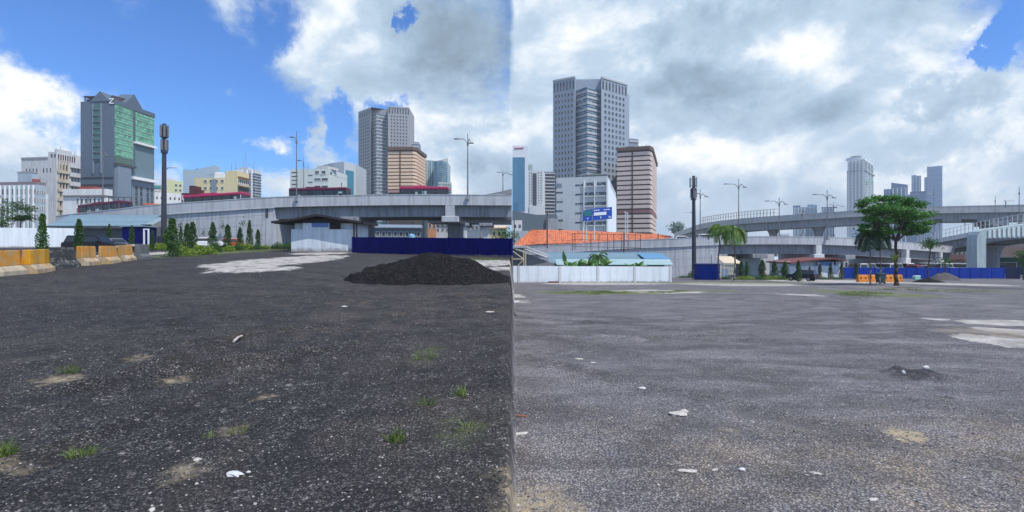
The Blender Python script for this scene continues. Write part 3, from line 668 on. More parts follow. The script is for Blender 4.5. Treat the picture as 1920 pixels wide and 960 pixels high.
# concrete barriers along the left edge of the yard
def barrier_proto():
    e = bpy.data.objects.new('concrete_barrier', None); COL.objects.link(e)
    prof = [(-.40, 0), (.40, 0), (.38, .20), (.17, .42), (.13, 1.12), (-.13, 1.12), (-.17, .42), (-.38, .20)]
    L = .95
    vs = [(-L, y, z) for y, z in prof]+[(L, y, z) for y, z in prof]; n = 8
    mb = MB(); mb.add(vs, [tuple(range(7,-1,-1)), tuple(range(8, 16))]+[(i, (i+1)%n, n+(i+1)%n, n+i) for i in range(n)])
    # scupper notch faces and lifting hook
    return e, mb
BM = {}
def barrier(px, pyb, cm, ang, label, foot=None):
    D = D_of(px, pyb); g = GD(px, D)
    e, mb = barrier_proto(); e.location = (0, 0, 0)
    lo = MB(); hi = MB(); prof_lo = [(-.40, -.05), (.40, -.05), (.38, .20), (.17, .42), (-.17, .42), (-.38, .20)]; prof_hi = [(-.17, .42), (.17, .42), (.13, 1.10), (-.13, 1.10)]
    for m_, pr in ((lo, prof_lo), (hi, prof_hi)):
        n = len(pr); m_.add([(-.95, y, z) for y, z in pr]+[(.95, y, z) for y, z in pr], [tuple(range(n-1,-1,-1)), tuple(range(n, 2*n))]+[(i, (i+1)%n, n+(i+1)%n, n+i) for i in range(n)])
    hi.build('upper_block', cm, e, bevel=.02); lo.build('foot', foot or cm, e, bevel=.025)
    MB().box(-.06, .06, -.02, .02, 1.10, 1.15).build('lifting_loop', dark_metal, e)
    e.location = (g.x, g.y+.2, g.z); e.rotation_euler = (random.uniform(-.02,.02), random.uniform(-.02,.02), ang)
    tag(e, label, 'barrier', 'concrete barriers along the left edge of the yard')
orange_foot = mat('barrier_foot', (.46, .28, .09), .85, .3, 3, .5, 25, .5, col2=(.42, .37, .29), c2amt=.6, c2scale=2.5)
A = R(110)
for px, pyb, cm, ft, lb, da in ((0, 517, orange, bare_c, 'rust stained orange barrier cut by the left picture edge', 0), (60, 511, yellow_or, orange_foot, 'bright amber barrier, second from the left edge', .05),
        (112, 503, blackb, blackb, 'black sooty barrier between two orange ones', -.05), (157, 498, orange, orange_foot, 'worn orange barrier right of the black sooty one', .04),
        (198, 493.5, orange, orange_foot, 'orange barrier, fifth in the row, between the worn and last orange ones', 0), (231, 489, orange, orange_foot, 'last orange barrier next to the small grey one', .03), (262, 486, greyb, greyb, 'grey barrier at the far end of the row', 0)):
    barrier(px, pyb, cm, A+da, lb, ft)
g = G(33, 497); tag(MB().box(g.x-.25, g.x+.35, g.y, g.y+.3, g.z, g.z+.45).build('white_bucket', white_paint, bevel=.06), 'white container on the ground between the first two barriers', 'container')
# ---------------------------------------------------------------- viaducts
def smooth_path(pts, k=6):
    """Catmull-Rom through photo-derived points -> world points"""
    W = [P(*q) for q in pts]; out = []
    for i in range(len(W)-1):
        p0 = W[max(0, i-1)]; p1 = W[i]; p2 = W[i+1]; p3 = W[min(len(W)-1, i+2)]
        for j in range(k):
            t = j/k
            out.append(0.5*((2*p1)+(p2-p0)*t+(2*p0-5*p1+4*p2-p3)*t*t+(3*p1-p0-3*p2+p3)*t**3))
    out.append(W[-1]); return out
def sub(path, x0, x1):
    """part of a path whose direction from the camera lies between two photo columns"""
    out = []
    def col(p): return 960+F*p.x/p.y
    for a, b in zip(path[:-1], path[1:]):
        ca, cb = col(a), col(b)
        if cb < x0 or ca > x1: continue
        s = 0 if ca >= x0 else (x0-ca)/(cb-ca); e = 1 if cb <= x1 else (x1-ca)/(cb-ca)
        if not out: out.append(a+(b-a)*s)
        if ((a+(b-a)*e)-out[-1]).length > 1e-3: out.append(a+(b-a)*e)
    return out
def at_col(path, px):
    s = sub(path, px, px+1); return s[0], (s[-1]-s[0]).normalized()
def perp(d): w = Vector((-d.y, d.x, 0)); return w.normalized()
def viaduct(label, pts, width, ph, gd, m, mg, wall=None, girder=None, panel_step=None, name='viaduct'):
    path = smooth_path(pts); c = path[len(path)//2]
    t = thing(name, label, 'flyover', (c.x, c.y, gz(c.x, c.y)))
    pr = [(0, -ph), (0, -.12), (-.05, -.12), (-.05, 0), (.35, 0), (.32, -ph*.72), (.32, -ph)]
    par = MB().sweep(path, pr)
    MB().sweep(path, [(width-x, y) for x, y in pr]).build('parapet', m, t)
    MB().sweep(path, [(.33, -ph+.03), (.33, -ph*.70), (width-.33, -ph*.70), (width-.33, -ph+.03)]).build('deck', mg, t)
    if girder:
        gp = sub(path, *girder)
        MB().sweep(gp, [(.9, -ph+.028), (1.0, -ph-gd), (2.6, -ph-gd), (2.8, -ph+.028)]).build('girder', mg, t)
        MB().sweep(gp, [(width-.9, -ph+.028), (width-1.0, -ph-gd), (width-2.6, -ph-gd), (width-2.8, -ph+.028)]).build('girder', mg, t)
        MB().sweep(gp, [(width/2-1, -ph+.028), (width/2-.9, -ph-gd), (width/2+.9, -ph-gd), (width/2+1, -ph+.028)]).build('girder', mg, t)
    if wall:
        wp = sub(path, *wall); n = len(wp); mb = MB()
        for a, b in zip(wp[:-1], wp[1:]):
            w = perp(b-a); q = [a+w*.16, b+w*.16, b+w*(width-.2), a+w*(width-.2)]
            mb.prism([(v.x, v.y) for v in q], [gz(v.x, v.y)-.5 for v in q], [a.z-ph+.02, b.z-ph+.02, b.z-ph+.02, a.z-ph+.02])
        wall_mb = mb
        # panel joints, proud lip and weep stains
        mj = MB()
        acc = 0
        for a, b in zip(wp[:-1], wp[1:]):
            d = (b-a); ln = d.length; w = perp(d); dn = d/ln
            s = -acc
            while s < ln:
                if s >= 0:
                    q = a+dn*s+w*.155; mj.box(q.x-.02, q.x+.02, q.y-.012, q.y+.0, gz(q.x, q.y), q.z-ph+.0)
                s += 2.0
            acc = (ln-s+2.0) % 2.0
            for zz in (1.1, 2.6, 4.1, 5.6):
                if a.z-ph-gz(a.x, a.y) > zz+.4: mj.prism([((a+w*.15).x, (a+w*.15).y), ((b+w*.15).x, (b+w*.15).y), ((b+w*.17).x, (b+w*.17).y), ((a+w*.17).x, (a+w*.17).y)], [a.z-ph-zz, b.z-ph-zz]*1+[b.z-ph-zz, a.z-ph-zz], [a.z-ph-zz+.035, b.z-ph-zz+.035, b.z-ph-zz+.035, a.z-ph-zz+.035])
        wall_mb.add(mj.v, mj.f, 1).build('retaining_wall', [m, mat('joint_grey', (.20, .22, .26), .9)], t)
        MB().sweep(wp, [(-.08, -ph-.10), (-.08, -ph+.01), (.25, -ph+.01), (.25, -ph-.10)]).build('cornice', m, t)
    if panel_step:
        mj = MB(); acc = 0
        for a, b in zip(path[:-1], path[1:]):
            d = b-a; ln = d.length; dn = d/ln; w = perp(d); s = -acc
            while s < ln:
                if s >= 0:
                    q = a+dn*s; mj.prism([((q-w*.008).x, (q-w*.008).y), ((q+dn*.035-w*.008).x, (q+dn*.035-w*.008).y), ((q+dn*.035+w*.1).x, (q+dn*.035+w*.1).y), ((q+w*.1).x, (q+w*.1).y)], q.z-ph+.02, q.z-.13)
                s += panel_step
            acc = (ln-s+panel_step) % panel_step
        par.add(mj.v, mj.f, 1)
    par.build('parapet', [m, mat('joint_grey', (.20, .22, .26), .9)], t)
    return t, path
def pier(t, path, px, ph, gd, width, m, mc=None, r=1.1, capw=3.2, capd=1.0, round_=False, flare=False, back=None, end_step=True):
    q, d = at_col(path, px); w = perp(d); d = Vector((d.x, d.y, 0)).normalized(); c = q+w*(back if back is not None else width/2); z1 = q.z-ph-gd; g0 = gz(c.x, c.y)-.6
    mb = MB()
    if flare:
        n = 12; R0, R1 = r, r*1.9
        for (za, zb, ra, rb) in ((g0, z1-3, R0, R0), (z1-3, z1-1.5, R0, r*1.25), (z1-1.5, z1, r*1.25, R1)): mb.tube((c.x, c.y, za), (c.x, c.y, zb), ra, rb, 14)
        mb.build('pier', m, t); return
    mb.prism([((c+d*a+w*b).x, (c+d*a+w*b).y) for a, b in ((-r, -r*.8), (r, -r*.8), (r, r*.8), (-r, r*.8))], g0, z1-capd)
    mb.build('pier', m, t, bevel=.15)
    mc = mc or m; h = capw/2
    cb = [q+w*(-.35)-d*h, q+w*(-.35)+d*h, q+w*(width+.2)+d*h, q+w*(width+.2)-d*h]
    mbc = MB(); mbc.prism([(v.x, v.y) for v in cb], z1-capd, z1-.02)
    mbc.build('pier_cap', mc, t, bevel=.08)
    if end_step:
        h2 = capw*.27; cb = [q+w*(-.25)-d*h2, q+w*(-.25)+d*h2, q+w*(.85)+d*h2, q+w*(.85)-d*h2]
        MB().prism([(v.x, v.y) for v in cb], z1-.02, z1+gd-.06).build('cap_block', mc, t)

# left flyover, running to the boundary straight ahead
DL = 76
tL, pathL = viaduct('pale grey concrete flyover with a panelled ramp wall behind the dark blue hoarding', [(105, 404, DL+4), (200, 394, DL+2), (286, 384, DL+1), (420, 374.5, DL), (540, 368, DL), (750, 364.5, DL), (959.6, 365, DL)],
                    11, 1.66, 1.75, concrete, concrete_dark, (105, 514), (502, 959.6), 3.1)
MB().box(PX(498, DL)-.05, PX(502, DL)-.0, DL+.05, DL+.8, PZ(408, DL), PZ(387, DL)).build('bearing_shelf', joint, tL)
q, d = at_col(pathL, 513); MB().prism([(q.x-1.2, q.y+.05), (q.x+.4, q.y+.05), (q.x+.4, q.y+10.5), (q.x-1.2, q.y+10.5)], gz(q.x, q.y)-.5, q.z-1.66-1.78).build('abutment', concrete, tL)
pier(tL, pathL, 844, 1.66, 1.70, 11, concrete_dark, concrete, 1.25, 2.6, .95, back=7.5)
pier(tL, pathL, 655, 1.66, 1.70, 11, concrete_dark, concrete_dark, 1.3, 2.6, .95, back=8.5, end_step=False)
# lower slab running beneath the deck at the far side
for px in (872, 912): pass
tL2, pathL2 = viaduct('second grey concrete flyover seen beneath and behind the left flyover', [(800, 404, 110), (860, 404.5, 110), (959.4, 405, 110)], 9, 1.0, .6, concrete_pale, concrete_dark, None, (800, 959.4))
pier(tL2, pathL2, 867, 1.0, .6, 9, concrete_pale, concrete_dark, .95, 3, .7, back=.8, end_step=False)
pier(tL2, pathL2, 911, 1.0, .6, 9, concrete_pale, concrete_dark, .75, 3, .7, back=1.2, end_step=False)
# climbing ramp top right of left flyover
tL3, pathL3 = viaduct('grey climbing ramp with a white railing rising behind the left flyover towards the boundary', [(855, 372, 143), (900, 366, 143), (930, 361, 143), (959.3, 354.5, 143)], 9, 1.2, 1.2, concrete_dark, concrete_dark, None, (860, 959.3))
pier(tL3, pathL3, 905, 1.2, 1.2, 9, concrete_dark, None, .9, 3, .7)
def railing(t, path, x0, x1, h, step, m, back=.12, bars=True, name='railing', r=.05, z0=-.03):
    sp = sub(path, x0, x1); mb = MB(); acc = 0
    for a, b in zip(sp[:-1], sp[1:]):
        w = perp(b-a)*back; mb.tube(a+w+Vector((0,0,h)), b+w+Vector((0,0,h)), r, r, 5); mb.tube(a+w+Vector((0,0,h*.5)), b+w+Vector((0,0,h*.5)), r*.7, r*.7, 5)
        ln = (b-a).length; dn = (b-a)/ln; s = -acc
        while s < ln:
            if s >= 0: q = a+dn*s+w; mb.box(q.x-r, q.x+r, q.y-r, q.y+r, q.z+z0, q.z+h)
            s += step
        acc = (ln-s+step) % step
    return mb.build(name, m, t)
railing(tL3, pathL3, 880, 959, 1.1, 1.6, mat('rail_white', (.6,.62,.64), .6), r=.07)

# right flyover
DR = 97
tR, pathR = viaduct('pale grey concrete flyover with a ramp wall behind the long white wall and two palms', [(966, 464, DR+3), (1060, 458, DR+2), (1180, 450, DR+1), (1265, 447, DR), (1345, 443.5, DR), (1500, 443, DR), (1600, 446, DR+2), (1700, 454, DR+10), (1790, 462, DR+22)],
                    11, 1.62, 1.9, concrete, concrete_dark, (966, 1347), (1345, 1790), 3.3)
q, d = at_col(pathR, 1346); MB().prism([(q.x-1.2, q.y+.05), (q.x+.7, q.y+.05), (q.x+.7, q.y+10.5), (q.x-1.2, q.y+10.5)], gz(q.x, q.y)-.5, q.z-1.62-1.93).build('abutment', concrete, tR)
pier(tR, pathR, 1424, 1.62, 1.85, 11, conc_teal, concrete_dark, 1.9, 3.0, .9, back=5, end_step=False)
pier(tR, pathR, 1534, 1.62, 1.85, 11, concrete_dark, concrete_pale, 1.3, 2.2, 1.3, back=6)
pier(tR, pathR, 1592, 1.62, 1.85, 11, concrete_dark, concrete_dark, 1.8, 2.6, .9, back=4, end_step=False)
pier(tR, pathR, 1700, 1.62, 1.85, 11, concrete_dark, concrete_pale, 1.4, 2.2, 1.3, back=6)
pier(tR, pathR, 1763, 1.62, 1.85, 11, concrete_dark, concrete_pale, 1.2, 2.2, 1.3, back=6)
# standalone white column visible under the right flyover
c = GD(1440, 120); tag(MB().prism([(c.x-1.6, c.y), (c.x+1.6, c.y), (c.x+1.6, c.y+2), (c.x-1.6, c.y+2)], c.z-.5, PZ(470, 120)).build('concrete_column', concrete_pale, bevel=.1), 'white concrete column between the teal pier and the hut under the right flyover', 'column')

# high viaduct
concrete_high = mat('concrete_high', (.42, .43, .46), .85, .12, .5, .3, 12, .25)
tH, pathH = viaduct('high curved viaduct sweeping across the right side below the skyline towers', [(1264, 437, 235), (1290, 428, 215), (1320, 418.5, 198), (1390, 409.5, 182), (1457, 404.5, 172), (1560, 397.5, 162), (1700, 389, 152), (1921, 383.5, 140), (1990, 382.5, 136)], 10, 2.1, 2.6, concrete_high, concrete_dark, None, (1264, 1990))
for px, r in ((1310, .9), (1375, .9), (1440, 1.1), (1533, 1.15)): pier(tH, pathH, px, 2.1, 2.6, 10, concrete_dark, None, r, flare=True)
pier(tH, pathH, 1872, 2.1, 2.6, 10, concrete_dark, concrete_dark, 2.2, 4.5, 1.2, end_step=False)
railing(tH, pathH, 1316, 1457, 2.4, 1.15, mat('rail_cream', (.42, .41, .38), .7), r=.10)
# middle viaduct with railings, coming towards the viewer on the right
tM, pathM = viaduct('middle viaduct with pale railings descending between the high viaduct and the blue hoarding', [(1655, 466, 150), (1700, 457.5, 138), (1780, 443, 122), (1850, 429, 110), (1921, 418, 100), (1985, 411, 94)], 10, 1.1, 1.9, concrete_pale, concrete_dark, None, (1655, 1985))
railing(tM, pathM, 1720, 1985, 1.9, 1.3, mat('rail_pale2', (.46, .50, .52), .6), r=.05)
# noise-screen portal pier in ribbed teal panels
D = 95; t = thing('portal_pier', 'pale teal portal pier with a curved shoulder and ribbed panel carrying the middle viaduct', 'pier', GD(1838, D))
g0 = gz(PX(1838, D), D)-.5; pts = [(1832, None), (1832, 448), (1834, 440), (1838, 434), (1846, 430), (1925, 420), (1990, 413), (1990, 438), (1925, 445), (1849, 447.5), (1849, None)]
mb = MB(); fr = [(PX(x, D), g0 if y is None else PZ(y, D)) for x, y in pts]; n = len(fr)
mb.add([(x, D, z) for x, z in fr]+[(x, D+2.2, z) for x, z in fr], [tuple(range(n)), tuple(range(2*n-1, n-1, -1))]+[(i, n+i, n+(i+1)%n, (i+1)%n) for i in range(n)])
mb.build('frame', conc_teal, t)
mb = MB()
for i in range(15):
    px = 1852+i*9; zt, zb = PZ(430-(px-1846)*.125+2.5, D), PZ(446-(px-1849)*.05, D); mb.box(PX(px, D), PX(px, D)+.45, D-.16, D-.01, zb, zt)
mb.build('panel_rib', mat('rib_pale', (.55,.62,.64), .7, .1, 1, .1, 8, .25), t)
pier(tM, pathM, 1815, 1.1, 1.9, 10, concrete_dark, None, 1.2, flare=True)
pier(tM, pathM, 1893, 1.1, 1.9, 10, concrete_dark, None, 1.2, flare=True)
# noise screens above the middle viaduct: two dark gantry boards
for px0, px1, y0, y1 in ((1752, 1767, 410.5, 417), (1806, 1832, 411, 417)):
    D = 128; tb = thing('gantry_board', 'dark sign board seen from behind under the high viaduct, %s one' % ('left' if px0 < 1800 else 'right'), 'sign board', GD((px0+px1)/2, D))
    MB().box(PX(px0, D), PX(px1, D), D, D+.3, PZ(y1, D), PZ(y0, D)).build('board', black, tb)
    for k in (.2, .8): x = PX(px0+(px1-px0)*k, D); MB().box(x, x+.15, D+.31, D+.45, gz(x, D), PZ(y0, D)).build('post', grey_metal, tb)
D = 136; tb = thing('gantry_board', 'pale sign frame standing on the high viaduct at the right picture edge', 'sign board', (PX(1916, D), D+1, PZ(386, D)))
MB().box(PX(1912, D), PX(1930, D), D+4, D+4.3, PZ(375, D), PZ(372, D)).build('board', pale_metal, tb); MB().box(PX(1913.5, D), PX(1914.5, D), D+4.05, D+4.25, PZ(387, D), PZ(375, D)).build('post', grey_metal, tb)

# ---------------------------------------------------------------- buildings
def hexn(a, b): a = Vector(a[:2]); b = Vector(b[:2]); d = (b-a).normalized(); return d, Vector((d.y, -d.x))
def corner_box(pxL, pxC, pxR, D, th, back=None):
    """footprint of a right-angled block from its near corner; th turns it"""
    th = R(th); c = Vector((PX(pxC, D), D)); dL = Vector((-math.cos(th), math.sin(th))); dR = Vector((math.sin(th), math.cos(th)))
    def hit(px, dd): u = (px-960)/F; return (u*c.y-c.x)/(dd.x-u*dd.y)
    a = c+dL*hit(pxL, dL); b = c+dR*hit(pxR, dR)
    return [a, c, b, a+(b-c)]      # left end, near corner, right end, hidden corner
def facebox(pxL, pxR, D, depth, slant=0):
    """block whose front squarely faces the yard"""
    uc = ((pxL+pxR)/2-960)/F; c = Vector((uc*D, D)); ph = math.atan(uc); d = Vector((math.cos(ph), -math.sin(ph))); v = Vector((math.sin(ph), math.cos(ph)))
    def hit(px): u = (px-960)/F; return c+d*((u*c.y-c.x)/(d.x-u*d.y))
    a, b = hit(pxL), hit(pxR); b = b+v*slant
    return [a, b, b+v*depth, a+v*depth]
class Bld:
    def __init__(s, name, label, fp, ytop, m, D=None, cat='building', z0=None, group=None):
        s.fp = [Vector(p[:2]) for p in fp]; cx = sum(p.x for p in s.fp)/len(fp); cy = sum(p.y for p in s.fp)/len(fp)
        near = min(s.fp, key=lambda p: p.y)
        s.z0 = gz(cx, cy, False)-.5 if z0 is None else z0; s.D = D or near.y; s.z1 = PZ(ytop, s.D)
        s.t = thing(name, label, cat, (cx, cy, s.z0), group); s.m = m; s.cnt = 0; s.extra = {}
        s.wall = MB().prism([(p.x, p.y) for p in s.fp], s.z0, s.z1).build('wall', m, s.t)
        s.meshes = {}
    def face(s, i, j=None): return s.fp[i], s.fp[(i+1) % len(s.fp)] if j is None else s.fp[j]
    def wins(s, a, b, zt, zb, cols, rows, w, h, m, mf=None, margin=None, out=.10, name='window', skip=None, top_first=True):
        """cols x rows windows over the wall a-b between heights zt (top) and zb; w,h as fractions of a bay"""
        a = Vector(a[:2]); b = Vector(b[:2]); d, n = hexn(a, b); L = (b-a).length; bw = L/cols if margin is None else (L-2*margin)/cols; mg = margin or 0
        bh = (zt-zb)/rows; ww, hh = bw*w/2, bh*h/2
        key = (round(ww, 3), round(hh, 3), m.name, name)
        if key not in s.meshes:
            mb = MB(); f = min(.07, ww*.2)
            mb.box(-ww, ww, -.03, .3, -hh, hh, 0)
            if mf:
                mb.box(-ww-f, -ww, -out, .3, -hh-f, hh+f, 1); mb.box(ww, ww+f, -out, .3, -hh-f, hh+f, 1); mb.box(-ww, ww, -out, .3, hh, hh+f, 1); mb.box(-ww, ww, -out-.05, .3, -hh-f, -hh, 1)
            me = bpy.data.meshes.new(name); me.from_pydata([tuple(q) for q in mb.v], [], mb.f); me.materials.append(m)
            if mf: me.materials.append(mf)
            me.polygons.foreach_set('material_index', mb.mi); me.update(); s.meshes[key] = (me, mb)
        me, mb0 = s.meshes[key]; ang = math.atan2(d.y, d.x)
        for r_ in range(rows):
            for c_ in range(cols):
                if skip and skip(c_, r_): continue
                p = a+d*(mg+(c_+.5)*bw); z = zt-(r_+.5)*bh
                if s.cnt < 98:
                    o = bpy.data.objects.new(name, me); COL.objects.link(o); o.parent = s.t; o.location = (p.x-s.t.location.x, p.y-s.t.location.y, z-s.t.location.z); o.rotation_euler.z = ang; s.cnt += 1
                else:
                    e = s.extra.setdefault((name, m.name, mf.name if mf else None), (MB(), [m]+([mf] if mf else [])))[0]
                    M = Matrix.Translation((p.x, p.y, z)) @ Matrix.Rotation(ang, 4, 'Z'); o0 = len(e.v)
                    e.v += [M @ q for q in mb0.v]; e.f += [tuple(o0+i for i in f) for f in mb0.f]; e.mi += mb0.mi
        return s
    def bands(s, pts, zt, zb, rows, h, out, m, name='floor_band', inn=0.0, phase=.5):
        """one horizontal band per floor along the open polyline pts"""
        bh = (zt-zb)/rows
        for r_ in range(rows):
            z = zt-(r_+phase)*bh; mb = MB()
            mb.sweep([(p[0], p[1], z) for p in pts], [(-out, -bh*h/2), (-out, bh*h/2), (inn+.2, bh*h/2), (inn+.2, -bh*h/2)])
            mb.build(name, m, s.t)
        return s
    def fins(s, a, b, n, zt, zb, w, out, m, name='fin'):
        d, nn = hexn(a, b); a = Vector(a[:2]); L = (Vector(b[:2])-a).length
        for i in range(n):
            p = a+d*(L*(i+.5)/n-w/2); MB().wallbox(p, p+d*w, zb, zt, out).build(name, m, s.t)
        return s
    def block(s, poly, z0, z1, m, name='roof_block'):
        MB().prism([(p[0], p[1]) for p in poly], z0, z1).build(name, m, s.t); return s
    def parapet(s, m, h=.8, o=.15, idx=None):
        fp = s.fp; c = sum((p for p in fp), Vector((0, 0)))/len(fp)
        outp = [p+(p-c).normalized()*o for p in fp]
        MB().prism([(p.x, p.y) for p in outp], s.z1-.02, s.z1+h).build('parapet', m, s.t); return s
    def roofbit(s, u, v, w, d_, h, m, name='roof_block', z=0):
        """box on the roof: u,v in 0..1 along first and last edges"""
        a, b = s.fp[0], s.fp[1]; e = s.fp[-1]-s.fp[0]; p = a+(b-a)*u+e*v; dx = (b-a).normalized(); dy = e.normalized()
        q = [p, p+dx*w, p+dx*w+dy*d_, p+dy*d_]; MB().prism([(k.x, k.y) for k in q], s.z1-.01+z, s.z1+h+z).build(name, m, s.t); return s
    def mast(s, u, v, h, name='antenna', r=.10, arms=0):
        a, b = s.fp[0], s.fp[1]; e = s.fp[-1]-s.fp[0]; p = a+(b-a)*u+e*v; mb = MB(); mb.tube((p.x, p.y, s.z1-.2), (p.x, p.y, s.z1+h), r, r*.6, 5)
        for k in range(arms): z = s.z1+h*(.6+.12*k); mb.box(p.x-.7, p.x+.7, p.y-.04, p.y+.04, z, z+.1)
        mb.build(name, grey_metal, s.t); return s
    def done(s):
        for (name, _, _), (mb, ms) in s.extra.items():
            o = mb.build(name, ms, s.t); o['kind'] = 'stuff'
        return s

wall_white = mat('wall_white', (.62, .64, .66), .85, .10, .4, .1, 6, .22)
wall_offw = mat('wall_offwhite', (.50, .51, .53), .85, .12, .4, .1, 6, .30)
wall_beige = mat('wall_beige_dirty', (.50, .44, .36), .85, .2, .5, .1, 6, .45)
wall_blueg = mat('wall_bluegrey', (.36, .43, .50), .85, .1, .4, 0, 6, .2)
slate = mat('slate_clad', (.088, .125, .18), .7, .07, .3, 0, 6, .10)
slate2 = mat('slate_clad_pale', (.18, .235, .30), .7, .07, .3, 0, 6, .10)
cream_w = mat('cream_wall', (.60, .53, .33), .85, .08, .4, 0, 6, .15)
trim_white = mat('trim_white', (.72, .74, .76), .7, .05, 1)
stone_grey = mat('tower_stone', (.30, .31, .335), .8, .08, .15, 0, 6, .12)
stone_grey_b = mat('tower_stone_blue', (.26, .315, .40), .8, .08, .15, 0, 6, .12)
sill_grey = mat('tower_sill', (.38, .40, .43), .8, .08, .2)
band_tan = mat('band_tan', (.74, .54, .40), .8, .08, .3, 0, 6, .12)
band_mauve = mat('band_mauve', (.60, .49, .46), .8, .08, .3, 0, 6, .12)
brown_top = mat('brown_crown', (.13, .085, .075), .85, .15, .4)
win_dark = pane_mat('window_dark', (.035, .042, .055), (.10, .12, .15), (.5, .5, .5), .5)
win_slate = pane_mat('window_slate', (.03, .055, .075), (.22, .33, .36), (.6, .6, .6), .4)
glass_teal = pane_mat('glass_teal', (.06, .12, .17), (.25, .36, .42), (.45, .45, .7), .45)

def brick_glass(name, c1, c2, mort, w=1.3, h=1.0):
    m = bpy.data.materials.new(name); m.use_nodes = True; T = NT(m.node_tree); b = T.n['Principled BSDF']
    g = T.n.new('ShaderNodeNewGeometry').outputs['Position']; sx = T.n.new('ShaderNodeSeparateXYZ'); T.l.new(g, sx.inputs[0])
    cb = T.n.new('ShaderNodeCombineXYZ'); T.l.new(T.m('ADD', sx.outputs[0], sx.outputs[1]), cb.inputs[0]); T.l.new(sx.outputs[2], cb.inputs[1])
    br = T.n.new('ShaderNodeTexBrick'); T.l.new(cb.outputs[0], br.inputs['Vector']); br.offset = 0
    br.inputs['Color1'].default_value = (*c1, 1); br.inputs['Color2'].default_value = (*c2, 1); br.inputs['Mortar'].default_value = (*mort, 1)
    br.inputs['Scale'].default_value = 1; br.inputs['Brick Width'].default_value = w; br.inputs['Row Height'].default_value = h; br.inputs['Mortar Size'].default_value = .06
    n = T.noise(g, .12, 4, .6); T.put(b.inputs['Base Color'], T.mix(T.rng(n, .35, .65, 0, .45), br.outputs['Color'], tuple(c2)))
    b.inputs['Roughness'].default_value = .18; b.inputs['Specular IOR Level'].default_value = .6; MATS[name] = m; return m
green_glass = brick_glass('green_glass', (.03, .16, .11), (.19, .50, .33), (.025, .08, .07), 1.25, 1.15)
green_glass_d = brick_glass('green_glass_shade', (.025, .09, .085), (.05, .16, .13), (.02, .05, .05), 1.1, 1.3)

# --- left skyline
# 1 low block with pale fins at far left
fp = corner_box(-90, 68, 86, 150, 6)
b = Bld('low_office_block', 'low pale blue office block with white vertical fins at the far left', fp, 346, wall_blueg)
b.block([p for p in fp], b.z1, b.z1+.9, mat('roof_mauve', (.20, .16, .18), .8), 'roof_edge')
a0, a1 = b.face(0); dd, nn = hexn(a0, a1)
b.wins(a0, a1, b.z1-.8, b.z1-11.5, 17, 4, .62, .62, win_dark, None)
b.fins(a0, a1, 18, b.z1-.2, b.z0, .32, .35, trim_white)
a0, a1 = b.face(1); b.wins(a0, a1, b.z1-1, b.z1-11, 4, 4, .45, .45, win_dark, trim_white)
b.block([a1, a1+(a1-a0)*.25, a1+(a1-a0)*.25+Vector((-4, 1)), a1+Vector((-4, 0))], b.z0, b.z1-2.6, wall_white, 'annex'); b.done()
# 2 tall white dirty L block
fp = corner_box(40, 106, 151, 185, 8)
b = Bld('white_apartment_block', 'tall stained white block with ornate balconies left of the dark slate tower', fp, 296, wall_offw)
a, c, e, f = fp
b.block([a+(c-a)*.76, c, e, f+(e-f)*.0+(c-a)*.76], b.z1, PZ(284.5, 185), wall_offw, 'upper_storey')
b.block([a+(c-a)*.95, c, c+(e-c)*.62, a+(c-a)*.95+(e-c)*.62], PZ(284.5, 185), PZ(279, 185), wall_offw, 'roof_room')
b.bands([a, a+(c-a)*.76], b.z1+.5, b.z1-.1, 1, 1, .25, mat('coping', (.28,.29,.31), .8), 'coping')
b.wins(a+(c-a)*.0, a+(c-a)*.88, b.z1-3.6, b.z1-5.6, 9, 1, .32, .85, win_dark, None, skip=lambda c_, r_: c_ in (0, 5))
b.wins(a+(c-a)*.82, c, PZ(288, 185), PZ(296, 185), 2, 1, .5, .8, win_dark, None)
b.wins(c+(e-c)*.03, c+(e-c)*.78, PZ(287, 185), PZ(300, 185), 8, 1, .7, .8, mat('win_maroon', (.07,.035,.035), .5), trim_white)
b.fins(c, c+(e-c)*.5, 4, PZ(300, 185), b.z0+2, .35, .55, wall_beige, 'pilaster')
for i in range(6):
    zt = PZ(304+i*17.5, 185); b.wins(c+(e-c)*.05, c+(e-c)*.48, zt-.4, zt-2.9, 3, 1, .55, .9, win_dark, mat('frame_white', (.7,.7,.68), .7))
    p0, p1 = c+(e-c)*.02, c+(e-c)*.5; MB().wallbox(p0, p1, zt-4.0, zt-3.0, .9).build('balcony', wall_beige, b.t)
    p0, p1 = c+(e-c)*.56, c+(e-c)*.98; MB().wallbox(p0, p1, zt-1.55, zt-1.2, .8).build('sunshade', mat('shade_dark', (.10,.09,.09), .8), b.t)
    b.wins(c+(e-c)*.58, c+(e-c)*.97, zt-1.6, zt-3.0, 3, 1, .5, .8, win_dark, None)
b.mast(.9, .3, 5, arms=2); b.mast(.97, .8, 4, r=.14, arms=1); b.mast(.8, .2, 3); b.done()
fp = corner_box(33, 60, 70, 166, 8); b = Bld('roof_tank_room', 'small pale tank room between the finned office block and the stained white block', fp, 324, wall_blueg, z0=PZ(350, 166)); b.parapet(mat('coping', (.28,.29,.31), .8), .5); b.done()
fp = facebox(60, 76, 156, 5); b = Bld('red_roof_room', 'small brick red roof room peeking above the finned office block', fp, 335, mat('brick_red', (.28,.06,.045), .85, .2, 1), z0=PZ(349, 156)); b.wins(b.fp[0], b.fp[1], b.z1-.4, b.z1-2, 3, 1, .5, .7, win_dark); b.done()
